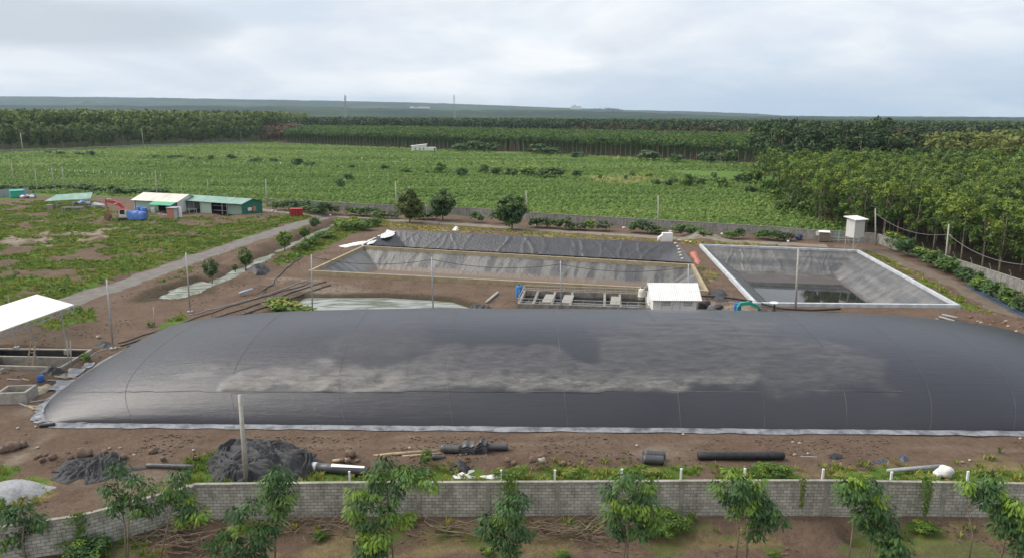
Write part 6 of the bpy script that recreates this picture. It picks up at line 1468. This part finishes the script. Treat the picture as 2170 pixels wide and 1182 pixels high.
crumple('white_film', 'strip of white film on the verge below the black sheet', 'film', [(952, 1008), (975, 998), (1005, 984), (1009, 990), (990, 1006), (1016, 1010), (1014, 1015), (965, 1015)], .18, white_sheet, 12)
crumple('white_film', 'strip of white film beside a white post, right of the other', 'film', [(1018, 1009), (1045, 1006), (1070, 1006), (1070, 1012), (1040, 1014)], .18, white_sheet, 13)
p, q = G(662, 996), G(782, 1008)
wr2 = thing('wrapped_roll', 'big liner roll in black and white wrapping beside the grey fabric heap', 'roll', (p[0], p[1], .28)); d = q - p; d[2] = 0
MB().tube([d * s for s in (.09, .3, .6, .9, .99, 1.0)], [.30, .31, .30, .31, .27, .18], 16).build('wrapping', liner, wr2, smooth=True)
MB().tube([d * s for s in (0, .004, .085)], [.24, .32, .33], 16).build('end_wrap', white, wr2, smooth=True)
MB().grid([[tuple(np.array(d * s) + np.array([0, -.05 + .34 * math.sin(a_), .335 * math.cos(a_)])) for a_ in np.linspace(-.9 + .5 * s, .35, 8)] for s in np.linspace(.35, .93, 14)]).build('white_film', white, wr2, smooth=True)
def beam_px(pts, r, mat, name, label, cat, lift=None, group=None, n=8):
    P_ = [G(*p) for p in pts]; P_ = [(p[0], p[1], max(p[2], -.1) + (r if lift is None else lift)) for p in P_]; o0 = P_[0]
    o = MB().tube([tuple(np.array(p) - np.array(o0)) for p in P_], r, n).build(name, mat, None, o0, 0, True); return tag(o, label, cat, group)
beam_px([(705, 980), (830, 965), (925, 958)], .12, timber, 'bamboo_pole', 'long pale bamboo pole lying between the fabric heap and the liner rolls', 'pole')
beam_px([(852, 968), (940, 961)], .07, timber, 'bamboo_pole', 'short thin bamboo pole beside the long pale one', 'pole')
roll((1364, 971), (1407, 973), .30, liner, 'liner_roll', 'upper one of the two short liner rolls lying together', wob=.02)
roll((1362, 981), (1405, 983), .30, liner, 'liner_roll', 'lower one of the two short liner rolls lying together', wob=.02)
lr = roll((1480, 973), (1659, 973), .27, dark_pl, 'liner_roll', 'very long black liner roll on the bare soil, right of centre', wob=.015)
MB().tube([(7.0, 0, 0), (8.1, 0, -.05)], .05, 6).build('core_pipe', pipe_grey, lr, (0, 0, 0))
for px, py, w, lb in ((1772, 968, 34, 'small dark rag on the soil, leftmost of three scraps'), (1868, 979, 36, 'bluish plastic scrap on the soil, middle of three'), (1915, 972, 12, 'tiny violet-blue scrap on the soil, rightmost of three')):
    crumple('plastic_scrap', lb, 'scrap', [(px - w / 2, py + 2), (px - w * .2, py - 4), (px + w * .3, py - 4), (px + w / 2, py + 2), (px, py + 4)], .25, pipe_blue if px > 1800 else dark_pl, px, n=24)
beam_px([(1880, 1006), (1990, 996)], .14, pipe_grey, 'grey_pipe', 'grey plastic pipe lying in the grass beside the white sack', 'pipe', .3)
tag(MB().rock((0, 0, .35), (1.1, .8, .85), 31, 8).rock((-.5, -.1, .2), (.7, .5, .5), 33, 6).build('white_sack', white_sheet, None, G(2000, 1010), 0, True), 'bulging white sack in the grass at the end of the grey pipe', 'sack')
roll((84, 905), (117, 902), .14, dark_pl, 'liner_roll', 'small black roll at the front left corner of the dome')
# rocks
def rocks(lst, label, group, mat=rust):
    for i, (px, py, w) in enumerate(lst):
        p = G(px, py); s = depth(p) / F * w
        tag(MB().rock((0, 0, s * .25), (s, s * .8, s * .75), int(px) % 97, 6).build('rock', mat, None, p, i, True), label, 'rock', group)
rocks([(178, 968, 34), (112, 972, 18), (98, 966, 12), (84, 968, 12), (150, 972, 14), (222, 960, 16), (262, 970, 16), (325, 960, 20), (345, 974, 14), (414, 972, 12), (240, 974, 12), (90, 977, 14), (200, 978, 12), (75, 972, 9)], 'brown boulder in the row of stones behind the long black sheet', 'boulders behind the black sheet')
rocks([(742, 966, 24), (725, 978, 14), (738, 980, 18), (758, 978, 12)], 'brown boulder right of the grey fabric heap', 'boulders by the fabric heap')
rocks([(1076, 978, 14), (1090, 984, 16), (1128, 978, 20), (1148, 970, 18), (1195, 984, 14), (1205, 986, 14), (1216, 988, 10), (1188, 984, 8)], 'brown stone on the bank in front of the dome, centre', 'stones on the bank')
rocks([(1149, 979, 18)], 'pale cream stone among the brown ones on the bank', None, stone)
rocks([(28, 952, 30), (8, 958, 24), (50, 946, 20)], 'reddish boulder on the soil at the left edge', 'boulders at the left edge')
rocks([(209, 716, 10)], 'round pale stone on the soil left of the tall site pole', None, stone)
# gravel heap
gp = A(25, 1046); tag(link('gravel_heap', np_mesh('gravel_heap', *(lambda n: (np.stack([(X2 := np.meshgrid(np.linspace(-1, 1, n), np.linspace(-1, 1, n), indexing='ij'))[0].ravel() * 2.3, X2[1].ravel() * 1.9, np.maximum(1 - (X2[0] ** 2 + X2[1] ** 2).ravel() * (.8 + 1.1 * fbm(X2[0].ravel() * 2 + 9, X2[1].ravel() * 2, 1, 3)), -.08) * .75 * (.8 + .4 * fbm(X2[0].ravel() * 3, X2[1].ravel() * 3, 1, 4)) + .05 * fbm(X2[0].ravel() * 40, X2[1].ravel() * 40, 1, 2)], 1),
    np.stack([(J2 := np.arange(n * n).reshape(n, n))[:-1, :-1], J2[1:, :-1], J2[1:, 1:], J2[:-1, 1:]], -1).reshape(-1, 4)))(50), M('gravel_grey', (.30, .31, .32), (.46, .47, .48), 9.0, .95, .8, 30), smooth=True), None, (gp[0], gp[1], -.02)), 'heap of light grey gravel at the lower left edge', 'gravel heap')
# brushwood
def brush(px0, py0, px1, py1, n, label, seed, big=1.0):
    r = np.random.default_rng(seed); mb = MB(); c_ = A((px0 + px1) / 2, (py0 + py1) / 2, -.45)
    for i in range(n):
        p = np.array(A(r.uniform(px0, px1), r.uniform(py0, py1), -.5)) - np.array(c_); ln = r.uniform(.6, 2.2) * big; a_ = r.normal() * .55 + (math.pi if r.random() < .5 else 0); el = r.normal() * .22
        d = np.array([math.cos(a_) * math.cos(el), math.sin(a_) * math.cos(el) * .6, abs(math.sin(el)) + .04]) * ln
        k = r.normal(size=3) * .12 * ln; z0 = r.uniform(.02, .6)
        mb.tube([p + [0, 0, z0], p + d * .35 + k * .6 + [0, 0, z0], p + d * .7 + k + [0, 0, z0], p + d + [0, 0, z0]], [.036 * big, .032, .024, .012], 4)
    return tag(mb.build('brushwood_heap', twig, None, c_), label, 'brushwood')
brush(270, 1108, 430, 1175, 150, 'tangled heap of dry cut branches at the foot of the wall corner', 1)
brush(590, 1090, 750, 1140, 110, 'heap of dry branches beside the wall, right of the dark tight sapling', 2)
brush(925, 1118, 1020, 1148, 46, 'small heap of dry branches left of the drooping sapling', 3)
brush(1120, 1118, 1270, 1148, 80, 'spread of dry branches right of the drooping sapling', 4)
brush(1240, 1128, 1300, 1165, 26, 'few thin twigs on the soil left of the full-crowned sapling', 5, .7)
# vines over the wall
def vine(px, py0, py1, w, label, seed, mat=leafE):
    r = np.random.default_rng(seed); p = Vector((B(px, py0, 40.1)[0], 40.1, 0)); zt, zb_ = B(px, py0, 40.15)[2], B(px, py1, 40.15)[2]; wm = w * depth(np.array([p[0], 40.1, 1.5])) / F
    n = int(260 * (zt - zb_) * max(wm, .25)) + 60; f = r.random(n) ** 1.5
    c_ = np.stack([r.normal(size=n) * wm * (.42 - .28 * f), -.14 - r.random(n) * .16 + .3 * (f < .1) * r.random(n), zt - f * (zt - zb_)], 1)
    q = diamonds(c_, r.normal(size=(n, 3)) * .6 + np.array([0, -1, .5]), r.uniform(.05, .10, n), r.uniform(.035, .06, n), r)
    o = link('wall_vine', quads_mesh('wall_vine', q, np.clip(r.uniform(.2, .8) + r.normal(size=n) * .2, 0, 1), mat), None, (p[0], p[1], 0)); return tag(o, label, 'vine')
vine(1080, 1000, 1075, 26, 'bright green vine climbing over the wall above the drooping sapling', 1)
vine(1815, 1010, 1040, 60, 'dense vine spilling over the wall top above the flat-crowned sapling', 2)
vine(1965, 1012, 1088, 18, 'long hanging vine strand on the wall right of the grey pipe', 3)
vine(1700, 1012, 1070, 10, 'thin drying vine strand on the wall left of the double pillar', 4, leafD)
v5 = A(168, 1160); 
def vine_at(x_, y_, rz, zt, zb_, w, label, seed):
    r = np.random.default_rng(seed); n = 240; f = r.random(n) ** 1.4
    c_ = np.stack([r.normal(size=n) * w * (.5 - .32 * f), -.14 - r.random(n) * .14, zt - f * (zt - zb_)], 1)
    o = link('wall_vine', quads_mesh('wall_vine', diamonds(c_, r.normal(size=(n, 3)) * .6 + np.array([0, -1, .5]), r.uniform(.05, .1, n), r.uniform(.035, .06, n), r), np.clip(.5 + r.normal(size=n) * .2, 0, 1), leafE), None, (x_, y_, 0), rz); return tag(o, label, 'vine')
w2a, w2b = np.array(nw2[1]), np.array(nw2[2]); pv = w2a + (w2b - w2a) * -.03
vine_at(pv[0], pv[1], math.atan2(*(w2b - w2a)[1::-1]), 2.25, .2, .55, 'green vine hanging down the middle of the angled wall', 7)

# ------------------------------------------------------------------ left: canopy, pit, pipes, odds and ends
R1 = np.array(A(157, 645, 5.5)); R2 = np.array(A(78, 623, 5.9)); dR = R1 - R2
R0 = np.array(A(-6, 703, 5.4)); far_ = R2 + (R0 - R1) * 1.15
cn = thing('white_canopy', 'open-sided canopy with bright white sheet roof on thin steel posts, left edge', 'canopy', (0, 0, 0))
edge_ = R1 + (R0 - R1) * 1.15
MB().slab([tuple(edge_), tuple(R1), tuple(R2), tuple(far_)], .08).build('roof', corrugate(M('white_roof_bright', (.80, .80, .80), (.66, .66, .65), .6, .4, detail=9), 'X', .9), cn)
def post_at(px, py, zt, nm='post', r=.06):
    p = A(px, py); MB().tube([(p[0], p[1], -.1), (p[0] - .12, p[1], zt)], r, 8).build(nm, galv, cn); MB().box((p[0], p[1], .15), (.45, .45, .5)).build('footing', concrete, cn)
post_at(36, 742, 5.35); post_at(143, 748, 5.25); post_at(2, 790, 4.9)
pp = A(77, 762); MB().tube([(pp[0], pp[1], -.1), (pp[0] - .25, pp[1], 5.2)], .06, 8).build('post', galv, cn)
tr = MB(); a_, b_ = R1 + [0, 0, -.5], edge_ + [0, 0, -.5]
tr.tube([tuple(a_), tuple(b_)], .05, 6)
for i in range(10):
    s0, s1_ = i / 10, (i + .5) / 10; tr.tube([tuple(a_ + (b_ - a_) * s0), tuple(R1 + (edge_ - R1) * s1_ + [0, 0, -.1])], .03, 5); tr.tube([tuple(a_ + (b_ - a_) * (s0 + .1)), tuple(R1 + (edge_ - R1) * s1_ + [0, 0, -.1])], .03, 5)
tr.build('truss', galv, cn)
tr = MB(); a2, b2 = R1 + [-.3, 0, -.3], R2 + [0, 0, -.4]; tr.tube([tuple(a2), tuple(b2)], .05, 6); tr.build('truss', galv, cn)
fp_ = thing('concrete_pit', 'sunken rectangular concrete pit with black lining under the white canopy', 'pit', (0, 0, 0))
kerb(fp_, 'pit_wall', grow(pit, .15), .22, .22, concrete, z0=-1.9)
MB().add([(p[0], p[1], -1.7) for p in pit], [tuple(range(4))]).build('pit_floor', concrete, fp_)
mb = MB()
for i in range(4):
    a_, b_ = pit[i], pit[(i + 1) % 4]; c_ = pit.mean(0); a_ = a_ + (c_ - a_) * .012; b_ = b_ + (c_ - b_) * .012; mb.add([(a_[0], a_[1], -1.7), (b_[0], b_[1], -1.7), (b_[0], b_[1], .12), (a_[0], a_[1], .12)], [(0, 1, 2, 3)])
mb.build('pit_lining', dark_pl, fp_)
mid_ = (pit[0] * .42 + pit[3] * .58, pit[1] * .42 + pit[2] * .58); dmid = mid_[1] - mid_[0]
MB().box(((mid_[0] + mid_[1])[0] / 2, (mid_[0] + mid_[1])[1] / 2, -.8), (np.linalg.norm(dmid), .2, 1.9), math.atan2(dmid[1], dmid[0])).build('partition', concrete, fp_)
ld = thing('wooden_ladder', 'pale wooden ladder leaning out of the sunken pit', 'ladder', (A(56, 768)[0] + .2, 67.6, -.6), .12)
for s_ in (-.25, .25): MB().bar((s_, 0, 0), (s_ * .85 + .3, .9, 2.5), .09).build('rail', timber, ld)
for i in range(6): f = .1 + i * .16; MB().bar((-.25 * (1 - .15 * f) + .3 * f, .9 * f, 2.5 * f), (.25 * (1 - .15 * f) + .3 * f, .9 * f, 2.5 * f), .06).build('rung', timber, ld)
sp_ = thing('concrete_box', 'small square open concrete box on the soil at the left edge', 'box', A(38, 846), .12)
for sx, sy, a_, b_ in ((0, -.85, 2.3, .22), (0, .85, 2.3, .22), (-1.04, 0, .22, 1.46), (1.04, 0, .22, 1.46)): MB().box((sx, sy, .45), (a_, b_, .95)).build('side_wall', concrete, sp_)
MB().box((0, 0, .15), (1.8, 1.4, .1)).build('floor', dark_in, sp_)
pole(146, 772, 141, 720, .055, .055, 'grey stake beside the pit, left of a similar one', 'stake', pole_mat, foot=False); pole(151, 776, 149, 722, .06, .06, 'grey stake beside the pit, right of a similar one', 'stake', pole_mat, foot=False)
drum(G(87, 808), .28, .62, blue_p, 'small blue bucket on the littered soil left of the dome', 'bucket', None, 'bucket')
crumple('plastic_sheet', 'black plastic sheet heaped beside the sunken pit', 'sheet', [(82, 796), (95, 782), (125, 780), (135, 788), (110, 795)], .5, dark_pl, 21, n=40)
crumple('sacking', 'pale cream sacking crumpled left of the dome edge', 'sacking', [(66, 832), (85, 822), (108, 815), (110, 822), (95, 832), (75, 838)], .3, M('cream_sack', (.46, .40, .29), (.34, .29, .2)), 22, n=40)
crumple('plastic_sheet', 'dark plastic sheet on the soil left of the tall site pole', 'sheet', [(198, 732), (215, 722), (240, 726), (236, 736), (215, 738)], .35, tarp, 23, n=40)
crumple('plastic_sheet', 'dark crumpled plastic heap in the ditch beside the bright green tree', 'sheet', [(522, 575), (545, 563), (572, 572), (565, 582), (540, 584)], .55, dark_pl, 24, n=40)
crumple('plastic_sheet', 'black crumpled plastic along the right end of the murky pool', 'sheet', [(985, 655), (1010, 648), (1050, 656), (1050, 664), (990, 664)], .5, dark_pl, 25, n=40)
crumple('plastic_sheet', 'dark plastic sheet heap between the two kerbed ponds', 'sheet', [(1500, 625), (1520, 612), (1540, 618), (1545, 640), (1515, 640)], .5, tarp, 26, n=40)
crumple('white_film', 'large white sheet covering the far left corner of the black pond', 'sheet', [(798, 506), (810, 495), (820, 487), (836, 489), (832, 498), (812, 503)], .15, white_sheet, 27, n=50)
crumple('white_film', 'white sheet trailing on the soil beside the beige kerb corner', 'sheet', [(712, 522), (745, 514), (775, 510), (800, 505), (790, 514), (765, 520), (730, 526)], .1, white_sheet, 28, n=50)
crumple('white_film', 'small white bag on the far rim of the black pond', 'bag', [(958, 488), (966, 483), (974, 486), (970, 490)], .5, white_sheet, 29, n=24)
crumple('red_cloth', 'faded red cloth lying between the black pond and the pale-rimmed pond', 'cloth', [(1462, 535), (1475, 532), (1486, 555), (1478, 562), (1466, 545)], .3, M('faded_red', (.48, .17, .13), (.36, .12, .10)), 30, n=40)
for i, (px, py) in enumerate([(1432, 517), (1436, 524), (1439, 530), (1441, 537), (1443, 543), (1446, 550), (1440, 511), (1455, 513), (1463, 515)]):
    q = A(px, py, .1); tag(MB().rock((0, 0, .12), (.7, .5, .36), 40 + i, 5).build('sandbag', M('sandbag', (.58, .50, .38), (.5, .42, .32)), None, (q[0], q[1], max(q[2], .1)), i, True), 'small pale sandbag weighing down the right edge of the black liner', 'sandbag', 'sandbags on the black liner')
for i, (px, py) in enumerate([(1137, 477), (1213, 476), (1228, 477), (1322, 482), (1506, 497), (1530, 495), (1421, 490), (585, 448), (577, 446), (700, 455), (1400, 486), (1670, 511)]):
    q = A(px, py + 3); tag(MB().rock((0, 0, .2), (.7, .5, .45), 50 + i, 5).build('white_litter', white_sheet, None, q, i, True), 'bit of white litter lying before the far wall', 'litter', 'white litter along the far wall')
for i, (px, py) in enumerate([(1694, 940), (2162, 930), (1448, 921), (1684, 964), (1712, 962), (76, 905), (38, 908), (255, 950), (232, 951), (92, 976), (80, 949), (868, 950), (630, 964), (2040, 980), (2055, 976), (1350, 945), (1680, 938), (1915, 972), (410, 955), (285, 965)]):
    q = G(px, py); tag(MB().rock((0, 0, .06), (.26, .2, .16), 70 + i, 5).build('pebble', stone, None, q, i, True), 'pale pebble lying on the bare soil in front of the dome', 'pebble', 'pebbles before the dome')
for i, (px, py) in enumerate([(120, 807), (128, 800), (140, 800), (100, 822), (60, 850), (35, 842), (48, 858), (72, 862), (110, 790), (30, 805), (66, 780), (70, 866), (85, 850), (55, 805)]):
    q = G(px, py); ln = random.uniform(.9, 2.2)
    tag(MB().box((0, 0, .06), (ln, .14, .06)).box((0, 0, .10), (ln * .9, .05, .03)).build('timber_plank', timber if i % 3 else pipe_grey, None, q, random.uniform(-.6, .6)), 'loose board on the littered soil left of the dome', 'plank', 'boards left of the dome')
# hoses and pipes
hose_runs = [([(250, 728), (320, 706), (400, 680), (470, 655), (560, 628), (640, 607), (660, 596)], .10, 'thick grey hose running from the dome towards the kerbed pond, upper of the bundle'),
    ([(255, 733), (330, 712), (420, 684), (500, 660), (580, 634), (660, 606), (690, 598)], .12, 'thick dark pipe in the middle of the hose bundle left of the pool'),
    ([(400, 668), (470, 650), (540, 632), (600, 612), (655, 592)], .07, 'thin pale pipe along the top of the hose bundle'),
    ([(270, 735), (360, 708), (450, 684), (530, 662), (600, 640), (700, 604)], .14, 'black pipe at the lower edge of the hose bundle'),
    ([(545, 622), (575, 605), (590, 585), (615, 562), (640, 545)], .13, 'thick brown hose curving up from the bundle to the ditch bank'),
    ([(120, 785), (160, 760), (185, 758), (215, 742), (260, 735)], .06, 'thin grey hose snaking from the pit to the hose bundle')]
for pts, r, lb in hose_runs:
    q = along(pts, 26); q = [(a_ + 1.5 * math.sin(i * 1.1), b_ + .8 * math.sin(i * 1.7 + r * 60)) for i, (a_, b_) in enumerate(q)]
    beam_px(q, r * .68, pipe_grey if r in (.07, .06) else hose_m, 'hose', lb, 'hose')
beam_px([(507, 626), (536, 617)], .17, M('pale_blue_pipe', (.38, .47, .58), (.32, .4, .5)), 'blue_pipe', 'short pale blue pipe length lying on the hose bundle', 'pipe', .3)
beam_px([(1031, 642), (1055, 622)], .17, M('cream_pipe', (.5, .48, .43)), 'cream_pipe', 'short cream pipe length lying right of the murky pool', 'pipe')
for i in range(5):
    q = [(a_ + i * 4.5 + 1.2 * math.sin(j * .9 + i), b_ - i * .8) for j, (a_, b_) in enumerate(along([(2045, 606), (2085, 628), (2130, 652), (2190, 682)], 18))]
    beam_px(q, .10, pipe_blue, 'plastic_pipe', 'blue-black pipe in the bundle along the right-hand path', 'pipe', .10 + .05 * (i % 2), 'pipe bundle on the right')
q = along([(1478, 632), (1530, 634), (1600, 645), (1660, 660), (1720, 663), (1780, 660)], 24); beam_px(q, .13, dark_pl, 'black_hose', 'long black hose from the pump house past the dark-water pond', 'hose', .35)
for i, (a_, b_) in enumerate((((1983, 678), (2012, 688)), ((1990, 675), (2022, 684)), ((1996, 672), (2028, 679)))):
    beam_px([a_, b_], .11, pipe_grey, 'grey_pipe', 'short grey pipe in the small pile right of the dome top', 'pipe', .15 + .1 * i, 'grey pipe pile')
beam_px([(770, 662 - 20), (790, 640)], .04, dark_pl, 'float_line', 'thin dark line floating at the far bank of the murky pool', 'line', .02) if False else None
for i in range(26):
    q = G(2040 + random.uniform(0, 130), 672 + random.uniform(0, 40)); s_ = random.uniform(.2, .55)
    tag(MB().rock((0, 0, s_ * .2), (s_, s_ * .8, s_ * .6), i, 5).build('rubble', M('red_rubble', (.26, .13, .09), (.18, .10, .07)) if i % 4 else stone, None, q, i, True), 'chunk of reddish rubble on the spoil right of the dome' if i % 4 else 'pale chunk of rubble on the spoil right of the dome', 'rubble', 'rubble right of the dome' if i % 4 else 'pale rubble right of the dome')

# ------------------------------------------------------------------ air
hm = bpy.data.materials.new('haze'); hm.use_nodes = True
t = hm.node_tree; t.nodes.clear(); out = N(t, 'ShaderNodeOutputMaterial'); pv_ = N(t, 'ShaderNodeVolumePrincipled')
pv_.inputs['Color'].default_value = (.66, .82, 1.0, 1); pv_.inputs['Density'].default_value = 6.0e-5; pv_.inputs['Anisotropy'].default_value = 0.1
L(t, pv_, 0, out, 'Volume')
kind(MB().box((0, 4700, 92), (18400, 9900, 200)).build('haze', hm), 'stuff')
